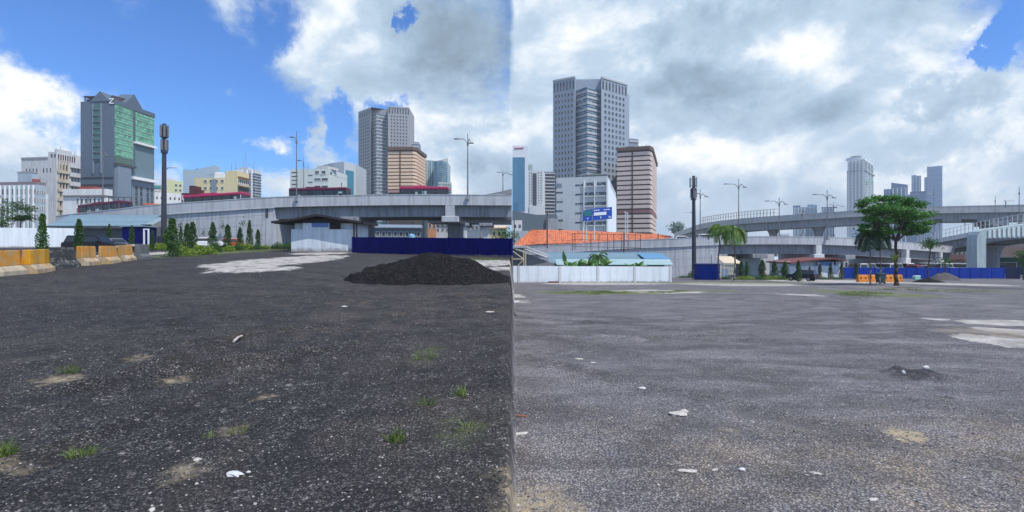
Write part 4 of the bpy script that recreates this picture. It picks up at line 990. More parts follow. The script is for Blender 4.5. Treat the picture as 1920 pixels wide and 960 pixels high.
# 3 white low building behind tower foot
fp = corner_box(118, 198, 211, 150, 4); b = Bld('white_lowrise', 'white low building with small windows at the foot of the slate tower', fp, 354, wall_white)
b.wins(fp[0]+(fp[1]-fp[0])*.3, fp[1], b.z1-2.2, b.z1-8, 7, 2, .55, .45, win_dark, trim_white); b.roofbit(.35, .1, 5, 3, .8, mat('brick_red', (.28,.06,.045), .85)); b.bands([fp[0], fp[1], fp[2]], b.z1-2.0, b.z1-2.2, 1, 1, .5, mat('shade_dark', (.10,.09,.09), .8), 'sunshade'); b.done()
# 4 slate tower with green glass
fp = corner_box(151, 213, 289, 205, 2); D0 = 205
b = Bld('slate_tower', 'dark slate tower with green glass front and a gabled roof at left', fp, 190, slate, D0)
a, c, e, f = fp; zt = b.z1
def on(p, q, k): return p+(q-p)*k
# raised glass strip on the left face
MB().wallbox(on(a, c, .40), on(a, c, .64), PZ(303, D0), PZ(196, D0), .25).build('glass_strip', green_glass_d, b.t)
for k in (.40, .64): MB().wallbox(on(a, c, k-.012), on(a, c, k+.012), PZ(325, D0), PZ(194, D0), .5).build('fin', slate2, b.t)
for i in range(9): z = PZ(204+i*11.5, D0); MB().wallbox(on(a, c, .41), on(a, c, .63), z-.5, z, .6).build('ledge', slate, b.t)
b.bands([a, c], PZ(331, D0), PZ(334, D0), 1, .4, .3, mat('joint_dark', (.06,.065,.08), .9), 'ledge'); b.bands([a, c], PZ(344, D0), PZ(348, D0), 1, .5, .3, mat('joint_dark', (.06,.065,.08), .9), 'ledge')
# right (sunny) face: curtain wall blocks
def facepanel(k0, k1, y0, y1, m, out=.35, name='glass_curtain'):
    return MB().wallbox(on(c, e, k0), on(c, e, k1), PZ(y1, D0), PZ(y0, D0), out).build(name, m, b.t)
facepanel(.02, .44, 191, 292, green_glass); facepanel(.49, .97, 200-4, 253, green_glass, .5)
for i in range(10): z = PZ(193+i*10.5, D0); MB().wallbox(on(c, e, .02), on(c, e, .44), z-.35, z-.05, .50).build('transom', mat('transom_pale', (.26,.42,.36), .5), b.t)
for i in range(6): z = PZ(199+i*10.5, D0); MB().wallbox(on(c, e, .49), on(c, e, .97), z-.35, z-.05, .66).build('transom', mat('transom_pale', (.26,.42,.36), .5), b.t)
MB().wallbox(on(c, e, .455), on(c, e, .475), PZ(300, D0), PZ(195, D0), .6).build('fin', slate, b.t)
MB().wallbox(on(c, e, .45), on(c, e, .99), PZ(259, D0), PZ(255, D0), 1.6).build('white_ledge', trim_white, b.t)
MB().wallbox(on(c, e, .38), on(c, e, .99), PZ(330.5, D0), PZ(325, D0), 2.0).build('white_ledge', trim_white, b.t)
facepanel(.03, .42, 293, 306, mat('olive_panel', (.09, .15, .12), .5), .3, 'panel'); facepanel(.02, .34, 309, 385, slate2, 1.4, 'stair_block')
MB().wallbox(on(c, e, .0), on(c, e, .45), PZ(309, D0), PZ(305, D0), 1.7).build('canopy', mat('joint_dark', (.06,.065,.08), .9), b.t)
facepanel(.36, .40, 309, 390, black, .2, 'shadow_gap'); facepanel(.43, .98, 262, 325, mat('slate_teal', (.13, .20, .235), .6, .08, .3), .2, 'panel'); facepanel(.42, .98, 331, 392, slate2, .2, 'panel')
b.wins(on(c, e, .5), on(c, e, .95), PZ(266, D0), PZ(322, D0), 6, 6, .28, .42, win_slate, None, out=.2)
for k in (.5, .62, .79, .90):
    for i in range(4): MB().wallbox(on(c, e, k), on(c, e, k+.05), PZ(350+i*10, D0), PZ(342+i*10, D0), .35).build('window', glass_d, b.t)
# roofline: gables and crown
ztp = b.z1; MB().wallbox(on(c, e, 0), on(c, e, 1), PZ(197, D0)+.6, ztp+.9, .5, 1.0).build('cornice', slate, b.t)
def gable(p, q, h, dpt, m, base=ztp):
    d, n = hexn(p, q); mb = MB(); mid = (p+q)/2; vs = []
    for off in (.3, -dpt): vs += [(p.x+n.x*off, p.y+n.y*off, base), (q.x+n.x*off, q.y+n.y*off, base), (mid.x+n.x*off, mid.y+n.y*off, base+h)]
    mb.add(vs, [(0,1,2), (5,4,3), (0,3,4,1), (1,4,5,2), (2,5,3,0)]); mb.build('gable', m, b.t)
gable(on(c, e, .22), on(c, e, .72), PZ(169, D0)-ztp+1.5, 6, slate); gable(on(a, c, .30), on(a, c, .90), PZ(171, D0)-ztp, 8, slate)
b.block([on(a, c, .05)+Vector((0, 2)), on(a, c, .4)+Vector((0, 2)), on(a, c, .4)+Vector((0, 8)), on(a, c, .05)+Vector((0, 8))], ztp, ztp+1.6, dark_metal); b.block([on(a, c, .02)+Vector((0, 1)), on(a, c, .42)+Vector((0, 1)), on(a, c, .42)+Vector((0, 9)), on(a, c, .02)+Vector((0, 9))], ztp+2.3, ztp+2.7, mat('roof_plum', (.06,.045,.06), .7), 'roof_canopy')
for k in (.05, .2, .38): p = on(a, c, k); MB().box(p.x, p.x+.3, p.y+1.1, p.y+1.4, ztp, ztp+2.3).build('roof_post', dark_metal, b.t)
b.block([c+Vector((-3, 3)), on(c, e, .4)+Vector((-1, 1)), on(c, e, .4)+Vector((-8, 3)), c+Vector((-9, 8))], ztp+.8, PZ(174, D0), mat('roof_plum', (.06,.045,.06), .7), 'roof_block')
# Z emblem
d, n = hexn(a, c); o = on(a, c, .965); z0_, s_ = PZ(194.5, D0), PZ(184.5, D0)-PZ(194.5, D0)
mb = MB()
def zq(x0, y0, x1, y1, x2, y2, x3, y3):
    vs = []
    for off in (.35, .1):
        for x, y in ((x0, y0), (x1, y1), (x2, y2), (x3, y3)): q = o+d*(x-.6)*s_*.85; vs.append((q.x+n.x*off, q.y+n.y*off, z0_+y*s_))
    mb.add(vs, [(0,1,2,3), (7,6,5,4), (0,4,5,1), (1,5,6,2), (2,6,7,3), (3,7,4,0)])
zq(0, .84, 1, .84, 1, 1, 0, 1); zq(0, 0, 1, 0, 1, .16, 0, .16); zq(0, .16, .22, .16, 1, .84, .78, .84); mb.build('emblem', trim_white, b.t); b.done()
# 5 small buildings between monopole and slate block
fp = facebox(284, 313, 260, 12); b = Bld('teal_roof_lowrise', 'small grey building with a teal roof band right of the slate tower', fp, 345, wall_offw); b.block(facebox(284, 302, 259, 8), b.z1-2, b.z1-.6, mat('teal_roof', (.04,.25,.27), .6), 'roof_band'); b.wins(fp[0], fp[1], b.z1-3, b.z1-9, 5, 2, .6, .5, win_dark)
for k in (.15, .35, .55): b.mast(k, .3, 3.5, r=.12)
b.done()
fp = facebox(313, 342, 250, 12); b = Bld('yellow_lowrise', 'small pale yellow and green building left of the blue grey slab', fp, 338, mat('yellow_wall', (.52,.55,.34), .8, .1, .3)); b.wins(fp[0]+(fp[1]-fp[0])*.45, fp[1], b.z1-1, b.z1-11, 2, 4, .55, .4, win_dark, trim_white); b.roofbit(0, 0, 4, 4, 1, wall_white); b.done()
fp = facebox(290, 340, 215, 10); b = Bld('white_house', 'low white house with few windows above the ramp wall right of the monopole', fp, 360, wall_white); b.wins(fp[0], fp[1], b.z1-1, b.z1-7, 6, 2, .35, .4, win_dark); b.done()
# 6 blue grey slab
fp = corner_box(343, 404, 412, 300, 0); b = Bld('bluegrey_slab', 'plain blue grey slab block rising behind the cream building', fp, 318, mat('slab_blue', (.34, .44, .52), .8, .05, .2))
a, c, e, f = fp; MB().prism([(p.x, p.y) for p in (on(a, c, .45), c, e, on(a, c, .45)+(e-c))], b.z1-.01, [b.z1+.4, b.z1+2.6, b.z1+2.6, b.z1+.4]).build('sloped_roof', b.m, b.t); b.roofbit(.35, .3, 3, 3, .8, slate); b.done()
fp = facebox(402, 426, 285, 8); b = Bld('pale_stair_block', 'pale stair block between the blue grey slab and the cream building', fp, 324, wall_white); b.roofbit(.1, .2, 4, 3, .7, wall_white); b.done()
# 7 cream building
fp = corner_box(364, 445, 467, 175, 3); b = Bld('cream_building', 'cream building with dark square windows and a shadowed balcony side', fp, 333, cream_w)
a, c, e, f = fp; b.block([on(a, c, .72), c, e, e+(a-c)*.28], b.z1, PZ(320, 175), cream_w, 'tower_block'); b.block([on(a, c, .90)+Vector((0,1)), c+Vector((0,1)), on(c, e, .5), on(c, e, .5)+Vector((-4, 0))], PZ(320, 175), PZ(318, 175), wall_white, 'roof_room')
b.wins(on(a, c, .20), on(a, c, .72), PZ(335, 175), PZ(343.5, 175), 4, 1, .5, .48, win_dark, trim_white); b.wins(on(a, c, .20), on(a, c, .72), PZ(348, 175), PZ(357, 175), 4, 1, .5, .48, win_dark, trim_white)
MB().wallbox(on(a, c, .42), on(a, c, .52), b.z0, PZ(336, 175), .5).build('duct_shaft', slate2, b.t)
MB().wallbox(on(c, e, .02), on(c, e, .98), PZ(348, 175), PZ(347, 175)+.3, .9).build('balcony_slab', wall_beige, b.t); MB().wallbox(on(c, e, .02), on(c, e, .98), PZ(332, 175), PZ(330.5, 175), .9).build('balcony_slab', mat('terracotta', (.35,.16,.10), .8), b.t)
MB().wallbox(on(c, e, .03), on(c, e, .97), PZ(363, 175), PZ(349, 175), .06).build('shaded_opening', mat('shade_dark', (.10,.09,.09), .8), b.t); b.wins(on(c, e, .03), on(c, e, .97), PZ(334, 175), PZ(345, 175), 6, 1, .6, .7, win_dark, trim_white)
b.mast(.78, .3, 5.5); b.mast(.88, .3, 6, arms=1); b.mast(.95, .2, 3.6); b.mast(.35, .3, 2.2, arms=2); b.mast(.28, .3, 2.0, arms=1); b.done()
# dark red lowrise in front of it
fp = corner_box(340, 377, 383, 118, 0); b = Bld('dark_red_house', 'dark red stepped house with small openings in front of the cream building', fp, 362, mat('maroon_wall', (.09,.025,.03), .8, .2, .6))
a, c, e, f = fp; b.block([on(a, c, .4), on(a, c, .62), on(a, c, .62)+Vector((0, 3)), on(a, c, .4)+Vector((0, 3))], b.z1, PZ(348, 118), b.m); b.block([on(a, c, .62), c, e, on(a, c, .62)+Vector((0, 3))], b.z1, PZ(356, 118), b.m); b.wins(a, on(a, c, .8), b.z1-.2, b.z1-2, 5, 1, .4, .6, trim_white); b.done()
# 8 white tower with masts
fp = corner_box(449, 478, 489, 330, 10); b = Bld('white_mast_tower', 'pale residential tower with rooftop masts right of the cream building', fp, 318, mat('tower_paleblue', (.48, .53, .58), .8, .06, .2)); a, c, e, f = fp
b.block([on(a, c, 0), on(a, c, .55), on(a, c, .55)+Vector((0, 6)), on(a, c, 0)+Vector((0, 6))], b.z1, PZ(313, 330), b.m)
b.bands([on(a, c, .35), c, e], b.z1-2, PZ(370, 330), 9, .34, .5, glass_d, 'window_band'); b.fins(a, c, 3, b.z1, b.z0, .9, .9, trim_white)
for u, h in ((.12, 9), (.3, 13), (.5, 5), (.8, 5)): b.mast(u, .3, h, r=.16)
b.done()
# 9 white block with dark louvres and side wall
fp = corner_box(544, 616, 651, 190, 5); b = Bld('white_louvred_block', 'white stepped block with dark ribbon windows above the left red bus', fp, 316, mat('wall_greenwhite', (.52, .58, .58), .8, .07, .3, 0, 6, .18)); a, c, e, f = fp
b.wins(on(a, c, .02), on(a, c, .22), PZ(319, 190), PZ(356, 190), 1, 5, .8, .3, win_dark); b.wins(on(a, c, .45), on(a, c, .60), PZ(322, 190), PZ(348, 190), 1, 2, .8, .18, win_dark)
b.wins(on(a, c, .62), on(a, c, .96), PZ(317, 190), PZ(329, 190), 2, 1, .6, .45, win_dark, trim_white); b.wins(on(a, c, .62), c, PZ(330, 190), PZ(342, 190), 2, 1, .85, .35, win_dark, trim_white); b.wins(on(a, c, .62), c, PZ(344, 190), PZ(356, 190), 2, 1, .85, .35, win_dark, trim_white)
b.block([on(a, c, .70), on(a, c, .98), on(a, c, .98)+Vector((2, 6)), on(a, c, .70)+Vector((0, 6))], b.z1, PZ(311, 190), wall_offw); b.wins(on(c, e, .05), on(c, e, .2), PZ(320, 190), PZ(326, 190), 1, 1, .6, .7, win_dark); b.wins(on(c, e, .6), on(c, e, .75), PZ(334, 190), PZ(344, 190), 1, 1, .3, .8, win_dark)
b.block([c, e, e+Vector((-3,0)), c+Vector((-3,0))], b.z1-2.2, b.z1-2.0, wall_white, 'ledge')
for u in (.15, .25, .5, .56, .8): b.mast(u, .4, 2.5+u*2, r=.07, arms=1)
b.done()
# 10 curved grey building with blue glass
D0 = 330; pts = [(590, D0+30), (606, D0+14), (624, D0+5), (645, D0), (667, D0+10)]; fp = [Vector((PX(x, d_), d_)) for x, d_ in pts]; fp += [fp[-1]+Vector((0, 25)), fp[0]+Vector((0, 10))]
b = Bld('curved_grey_building', 'curved grey building with one tall blue glass bay beside the left grey tower', fp, 303, mat('wall_silver', (.44, .50, .55), .7, .06, .2), D0)
p0, p1 = fp[3], fp[4]; MB().wallbox(on(p0, p1, .12), on(p0, p1, .78), b.z0, PZ(318, D0), .5).build('glass_bay', brick_glass('blue_bay', (.03,.16,.26), (.08,.26,.38), (.02,.08,.14), 2.2, 30), b.t); b.done()
fp = facebox(666, 674, 420, 12); b = Bld('dark_flats', 'thin dark flats squeezed left of the left grey tower', fp, 329, slate2); b.bands([fp[0], fp[1]], b.z1, PZ(364, 420), 10, .4, .5, sill_grey); b.done()

# 11 grey towers, one on each side of the boundary (two views of one kind of building)
def grey_tower(label, k, m, yt, yb, annex):
    """k: list of (px, depth) for A wing-left end, B, notch, bay corner, notch, C, right end"""
    V = [Vector((PX(x, d_), d_)) for x, d_ in k]; A_, B_, n1, bc, n2, C_, E_ = V; D0 = k[1][1]
    dR = (E_-C_).normalized(); back = Vector((.17 if A_.x > 0 else -.05, 1)).normalized()*((B_-A_).length*1.3)
    fp = [A_, B_, n1, n2, C_, E_, E_+back, A_+back]
    b = Bld('grey_tower', label, fp, yt, m, D0, group=None); z1, z0 = b.z1, b.z0; crown = (z1-PZ(yb, D0))*.085
    rows = 24; zf = z1-crown; zb = PZ(yb, D0)
    b.wins(A_, B_, zf, zb, 6, rows, .52, .52, win_dark, sill_grey, margin=(B_-A_).length*.06, out=.15)
    b.wins(C_, E_, zf, zb, 6, rows, .48, .50, win_dark, sill_grey, margin=(E_-C_).length*.08, out=.15)
    b.wins(A_, B_, z1-crown*.15, zf+crown*.1, 7, 1, .5, .9, win_dark, sill_grey); b.wins(C_, E_, z1-crown*.15, zf+crown*.1, 8, 1, .5, .9, win_dark, sill_grey)
    # bow-fronted glazed bay between the wings
    mb = MB(); poly = [n1, bc, n2, n2+back*.3, n1+back*.3]; mb.prism([(p.x, p.y) for p in poly], z0, zf+crown*.2); mb.build('glazed_bay', glass_teal, b.t)
    b.bands([n1, bc, n2], zf+crown*.1, zb, rows, .36, .45, sill_grey)
    b.bands([n1, bc, n2], zf+crown*.1-(zf-zb)/rows*.5, zb-(zf-zb)/rows*.5, rows, .10, .3, m, 'mullion_band')
    b.bands([A_, B_], z1+.9, z1-.3, 1, 1, .5, sill_grey, 'cornice'); b.bands([C_, E_], z1+.9, z1-.3, 1, 1, .5, sill_grey, 'cornice')
    MB().prism([(p.x, p.y) for p in (B_, n1+back*.05, n2+back*.05, C_, C_+back*.5, B_+back*.5)], z1, z1+1.2).build('roof_block', m, b.t)
    for (q, i) in ((A_, 0), (B_, 1), (C_, 2), (E_, 3)): pass
    if annex:
        a0 = Vector((PX(annex[0], k[6][1]+6), k[6][1]+6)); a1 = Vector((PX(annex[1], k[6][1]+8), k[6][1]+8)); za = PZ(annex[2], D0)
        MB().prism([(p.x, p.y) for p in (a0, a1, a1+back*.5, a0+back*.5)], z0, za).build('annex', slate2, b.t)
        b.bands([a0, a1], za, za-(zf-zb)/rows*9, 9, .34, .4, sill_grey, 'annex_band')
    s0 = E_; s1 = Vector((PX(k[6][0]+4, k[6][1]+7), k[6][1]+7)); MB().prism([(p.x, p.y) for p in (s0+dR*.05, s1, s1+back*.4, s0+dR*.05+back*.4)], z0, z1-crown*.6).build('side_pier', m, b.t)
    b.done()
grey_tower('grey stone tower with a glazed corner bay behind the left flyover', [(672, 522), (695, 505), (697, 512), (706, 502), (726, 510), (728, 500), (768, 505)], stone_grey, 203, 366, (770, 785, 263))
grey_tower('large blue grey stone tower with a glazed corner bay right of the boundary', [(1037, 348), (1078, 340), (1080, 346), (1101, 337), (1126, 345), (1127.5, 340), (1176, 356)], stone_grey_b, 145.5, 432, (1180, 1197, 246))
# 12 banded tan towers
def banded(label, pxs, D0, th, yt, yb, rows, m, crown_y, odd):
    fp = corner_box(*pxs, D0, th); b = Bld('banded_tower', label, fp, yt, mat('recess_dark', (.05, .045, .045), .8), D0); a, c, e, f = fp
    cc = [on(c, a, .04), on(c, e, .08)]     # clipped corner
    line = [a, on(a, c, .42), on(a, c, .52), cc[0], cc[1], e]
    zt = PZ(crown_y, D0); bh = (zt-PZ(yb, D0))/rows
    for r_ in range(rows):
        z = zt-(r_+.5)*bh; mm = odd if r_ in (rows-5 if rows > 14 else rows-1, ) else m
        MB().sweep([(p.x, p.y, z) for p in line], [(-.9, -bh*.34), (-1.0, bh*.36), (.3, bh*.36), (.3, -bh*.34)]).build('balcony_band', mm, b.t)
        MB().wallbox(on(a, c, .45), on(a, c, .49), z-bh*.33, z+bh*.33, 1.25).build('band_joint', mat('recess_dark', (.05, .045, .045), .8), b.t)
    MB().sweep([(p.x, p.y, zt) for p in line], [(-1.6, .5), (-1.8, PZ(yt, D0)-zt+.3), (1, PZ(yt, D0)-zt+.3), (1, .5)]).build('crown', brown_top, b.t)
    d, n = hexn(a, c)
    for i in range(14): p = on(a, c, (i+.5)/14); MB().wallbox(p, p+d*.25, zt+.6, PZ(yt, D0)+.5+(.6 if i % 4 == 0 else 0), 2.0).build('crown_fin', mat('brown_fin', (.22,.15,.13), .8), b.t)
    b.block([on(a, c, .35)+Vector((0, 3)), on(a, c, .55)+Vector((0, 3)), on(a, c, .55)+Vector((0, 8)), on(a, c, .35)+Vector((0, 8))], b.z1, b.z1+1.8, grey_metal); b.mast(.6, .3, 4, r=.12); b.done()
banded('tan banded tower with a brown crown beside the left grey tower', (728, 777, 796), 330, 4, 277, 362, 12, band_tan, 283.5, mat('band_rose', (.40,.24,.22), .8))
banded('mauve banded tower with a dark brown crown right of the large blue grey tower', (1157, 1219, 1229), 300, 19, 275, 437, 17, band_mauve, 282.5, mat('band_plum', (.22,.12,.13), .8))
# 13 green-grey glass office pair behind left flyover
fp = facebox(796, 813, 420, 20, 2); b = Bld('glass_office', 'slim teal glass office with a white mast directly right of the tan banded tower', fp, 300, brick_glass('teal_office', (.10,.20,.22), (.20,.32,.34), (.08,.12,.13), 3, 3.2)); b.fins(fp[0], fp[1], 2, b.z1, b.z0, 1.0, .6, wall_silver if False else sill_grey); b.mast(.8, .2, 5); b.done()
D0 = 410; V = [Vector((PX(x, d_), d_)) for x, d_ in ((813, 410), (820, 405), (830, 405), (839, 411))]; fp = V+[V[-1]+Vector((0, 20)), V[0]+Vector((0, 20))]
b = Bld('glass_office', 'dark blue green glass office with a notched roof right of the slim teal one', fp, 304, brick_glass('blue_office', (.06,.15,.21), (.15,.28,.34), (.05,.10,.12), 3, 3.4), D0)
MB().prism([(p.x, p.y) for p in V+[V[-1]+Vector((0, 3)), V[0]+Vector((0, 3))]], b.z1, [b.z1+1.2, b.z1-.0+.1, b.z1+1.2, b.z1+3.6, b.z1+3.6, b.z1+1.2]).build('crown', sill_grey, b.t)
b.bands(V, b.z1-1, PZ(362, D0), 16, .12, .3, sill_grey); b.done()
fp = facebox(822, 847, 340, 15, 3); b = Bld('stepped_office', 'pale stepped office block low in front of the dark glass office', fp, 341, mat('office_green', (.30,.36,.36), .7, .06, .2)); b.wins(fp[0], fp[1], b.z1-1, PZ(362, 340), 6, 4, .7, .5, win_slate); b.done()

# --- right skyline
fp = facebox(961, 990, 300, 20, 0); b = Bld('white_blue_office', 'white office slab with tall blue glass strips at the boundary, red lettering high up', fp, 273, mat('slab_white', (.60, .64, .70), .7, .05, .2)); a, c = fp[0], fp[1]
MB().wallbox(a, on(a, c, .80), PZ(396, 300), PZ(295, 300), .25).build('glass_bay', brick_glass('blue_bay2', (.03,.12,.23), (.07,.20,.33), (.02,.08,.18), 2.3, 30), b.t)
mb = MB(); r = random.Random(5); x = .12
while x < .72:
    w = r.uniform(.03, .05); p, q = on(a, c, x), on(a, c, x+w*.75); mb.wallbox(p, q, PZ(279.3-x*1.5, 300), PZ(277.6-x*1.5, 300)+r.uniform(-.1, .1), .35); x += w
mb.build('lettering', mat('sign_red', (.45, .03, .05), .6), b.t); b.done()
fp = corner_box(990, 1018, 1024, 330, 9); b = Bld('white_flats', 'white flats with a dark central recess between the blue striped office and the large tower', fp, 319, mat('flats_white', (.60,.64,.67), .8, .06, .2)); a, c, e, f = fp
b.block([a, on(a, c, .3), on(a, c, .3)+Vector((0, 6)), a+Vector((0, 6))], b.z1, b.z1+4, mat('teal_grey', (.36,.46,.47), .8)); MB().wallbox(on(a, c, .32), on(a, c, .58), b.z0, b.z1-2, .2).build('recess', mat('flats_dark', (.06,.075,.10), .8), b.t)
b.wins(on(a, c, .04), on(a, c, .30), b.z1-1, PZ(400, 330), 2, 15, .45, .45, win_dark); b.wins(on(a, c, .62), on(a, c, .98), b.z1-1, PZ(388, 330), 2, 14, .55, .4, win_slate)
MB().wallbox(on(a, c, .1), on(a, c, 1.1), b.z0, PZ(386, 330), 1.5).build('podium', b.m, b.t); b.done()
fp = facebox(1018, 1040, 345, 14, 2); b = Bld('dark_flats', 'dark blue balcony flats just left of the large blue grey tower', fp, 322, mat('flats_navy', (.09,.12,.17), .8)); b.bands([fp[0], fp[1]], b.z1, PZ(410, 345), 14, .32, .8, sill_grey, 'balcony_band'); b.done()
fp = facebox(960.5, 1046, 200, 25, 4); b = Bld('dark_hall', 'long windowless dark blue grey hall above the orange roof', fp, 402, mat('hall_blue', (.085,.12,.15), .8, .08, .3)); a, c = fp[0], fp[1]
MB().prism([(p.x, p.y) for p in (a, on(a, c, .5), on(a, c, .5)+Vector((0, 12)), a+Vector((0, 12)))], b.z1-.01, [b.z1+1.5, b.z1+.05, b.z1+.05, b.z1+1.5]).build('sloped_roof', b.m, b.t); MB().wallbox(on(a, c, .74), c, b.z0, PZ(409, 200), 1.2).build('concrete_panel', concrete_dark, b.t); b.done()
fp = facebox(961, 979, 160, 10); b = Bld('small_white_house', 'small white house at the boundary below the dark hall', fp, 413, wall_white); b.block(facebox(961, 991, 158.5, 1, 0), b.z0, PZ(433, 160), wall_blueg, 'lower_roof'); b.wins(fp[0], fp[1], b.z1-1, b.z1-3, 2, 1, .5, .6, win_dark); b.done()
# white car park block
D0 = 205; fp = corner_box(1043, 1139, 1155, D0, 15); b = Bld('white_parking_block', 'white block with dark slot windows in front of the large tower', fp, 330, mat('wall_palegrey', (.48,.52,.57), .8, .06, .25, 0, 6, .15)); a, c, e, f = fp
for i in range(5):
    y = 348+i*17.8; MB().wallbox(on(a, c, .0), on(a, c, .13), PZ(y+9+2.4, D0), PZ(y+9, D0), .1).build('window', glass_d, b.t); MB().wallbox(on(a, c, .38), on(a, c, .53), PZ(y-1.5, D0), PZ(y-4, D0), .1).build('window', glass_d, b.t)
for i in range(6):
    y = 341+i*18.5-(0 if i else 0)
    for (k0, k1) in ((.56, .74), (.77, .985)):
        if i == 0: k0 += .035; k1 -= .02
        MB().wallbox(on(a, c, k0), on(a, c, k1), PZ(y+6.5, D0), PZ(y, D0), .12).build('window', glass_d, b.t)
        MB().wallbox(on(a, c, k0-.01), on(a, c, k1+.01), PZ(y+9, D0), PZ(y+6.5, D0), .5).build('sill', b.m, b.t)
for k in (.55, .755, .99): MB().wallbox(on(a, c, k-.006), on(a, c, k+.006), b.z0, PZ(337, D0), .7).build('pilaster', trim_white, b.t)
MB().prism([(p.x, p.y) for p in (on(a, c, .56), c, c+Vector((0, 8)), on(a, c, .56)+Vector((0, 8)))], b.z1-.01, PZ(327, D0)).build('roof_room', slate, b.t); b.block([on(a, c, .66)+Vector((0, 1)), on(a, c, .9)+Vector((0, 1)), on(a, c, .9)+Vector((0, 6)), on(a, c, .66)+Vector((0, 6))], PZ(327, D0), PZ(324, D0), mat('moss_room', (.25,.27,.17), .9))
MB().wallbox(a, on(a, c, .11), PZ(348, D0), PZ(341, D0), .15).build('louvre', slate2, b.t)
MB().wallbox(on(c, e, .02), on(c, e, 1), b.z0, PZ(343, D0), .25).build('side_wall', white_paint, b.t); MB().wallbox(on(c, e, .02), on(c, e, .2), PZ(343, D0), PZ(334, D0), .25).build('side_wall', white_paint, b.t)  # whiter than the front: sunlight on this side is put into its colour
b.mast(.12, .3, 3, r=.18); b.mast(.2, .4, 2.6, r=.3); b.mast(.32, .3, 2, r=.2); b.done()
# orange tiled roofs
tile = mat('roof_tiles', (.56, .17, .075), .8, .30, 1.6, .4, 12, .25, col2=(.30, .09, .05), c2amt=.3, c2scale=1.2)
def tileroof(label, pts_e, pts_r, D0, dep, zw=4):
    t = thing('tiled_house', label, 'house', (PX((pts_e[0][0]+pts_e[-1][0])/2, D0), D0, gz(PX((pts_e[0][0]+pts_e[-1][0])/2, D0), D0)))
    E_ = [P(x, y, D0) for x, y in pts_e]; Rr = [P(x, y, D0+dep) for x, y in pts_r]; n = len(E_); mb = MB()
    B_ = [Vector((p.x, D0+2*dep, p.z)) for p in E_]; k = 26
    # corrugated slope: ribs down the fall
    cols = 160; rws = 10; vs = []; fs = []
    def lerp(L, s): s *= len(L)-1; i = min(int(s), len(L)-2); return L[i]+(L[i+1]-L[i])*(s-i)
    for j in range(rws+1):
        for i in range(cols+1):
            p = lerp(E_, i/cols)+(lerp(Rr, i/cols)-lerp(E_, i/cols))*(j/rws); vs.append((p.x, p.y, p.z+(.10 if i % 2 else 0)+(.0 if j % 2 else .03)))
    for j in range(rws):
        for i in range(cols): fs.append((j*(cols+1)+i, j*(cols+1)+i+1, (j+1)*(cols+1)+i+1, (j+1)*(cols+1)+i))
    mb.add(vs, fs); e = len(mb.v)
    mb.add([tuple(p) for p in Rr]+[tuple(p) for p in B_], [(i, i+1, n+i+1, n+i) for i in range(n-1)]+[(0, n, n) if False else (0, n, n+1, 1)])
    r_ = mb.build('roof', tile, t)
    MB().box(E_[0].x+.5, E_[-1].x-.5, D0+.5, D0+2*dep-.5, gz(E_[0].x, D0)-.5, min(p.z for p in E_)-.05).build('wall', wall_beige, t)
    return t
t = tileroof('long low house with an orange tiled roof behind the long white wall', [(961, 462), (1010, 458), (1110, 456), (1262, 452)], [(995, 432), (1010, 431), (1110, 433.5), (1232, 440)], 132, 8)
tileroof('small orange tiled roof end right of the long orange roof', [(1215, 446), (1262, 446)], [(1222, 438), (1258, 443)], 150, 5)
D0 = 133; MB().box(PX(1221, D0), PX(1234, D0), D0+3, D0+5, PZ(450, D0), PZ(444, D0)).build('dormer', slate, t)

# far skyline right
def tower(label, fp, yt, m, D0=None, bands_=0, mb_=None, yb=440, name='distant_tower', fins=0, mf=None, bh=.3, out=.6):
    b = Bld(name, label, fp, yt, m, D0)
    pts = [p for p in fp[:3]] if len(fp) == 4 and fp[2].y < fp[0].y+1e9 and abs((fp[2]-fp[1]).normalized().x) > .02 else [fp[0], fp[1]]
    if bands_: b.bands([fp[0], fp[1]], b.z1-1, PZ(yb, b.D), bands_, bh, out, mb_, 'floor_band')
    if fins: b.fins(fp[0], fp[1], fins, b.z1, b.z0, (fp[1]-fp[0]).length/fins*.3, out+.3, mf)
    return b
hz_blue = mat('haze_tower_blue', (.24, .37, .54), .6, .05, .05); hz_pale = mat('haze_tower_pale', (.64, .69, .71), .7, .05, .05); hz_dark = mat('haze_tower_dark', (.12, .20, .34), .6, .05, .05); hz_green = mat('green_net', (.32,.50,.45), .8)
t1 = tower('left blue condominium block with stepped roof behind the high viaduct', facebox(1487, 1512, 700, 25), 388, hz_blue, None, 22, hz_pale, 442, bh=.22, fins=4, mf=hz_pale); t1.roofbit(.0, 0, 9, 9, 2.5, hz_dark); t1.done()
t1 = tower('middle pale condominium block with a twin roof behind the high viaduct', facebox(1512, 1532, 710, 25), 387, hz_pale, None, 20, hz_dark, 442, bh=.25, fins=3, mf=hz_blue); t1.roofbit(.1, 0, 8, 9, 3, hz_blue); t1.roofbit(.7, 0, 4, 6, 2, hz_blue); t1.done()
t1 = tower('right blue condominium block with a flat slab roof behind the high viaduct', facebox(1541, 1564, 690, 25), 389, hz_blue, None, 20, hz_pale, 442, bh=.2, fins=4, mf=hz_pale); t1.roofbit(-.05, 0, 19, 12, 1, hz_dark); t1.done()
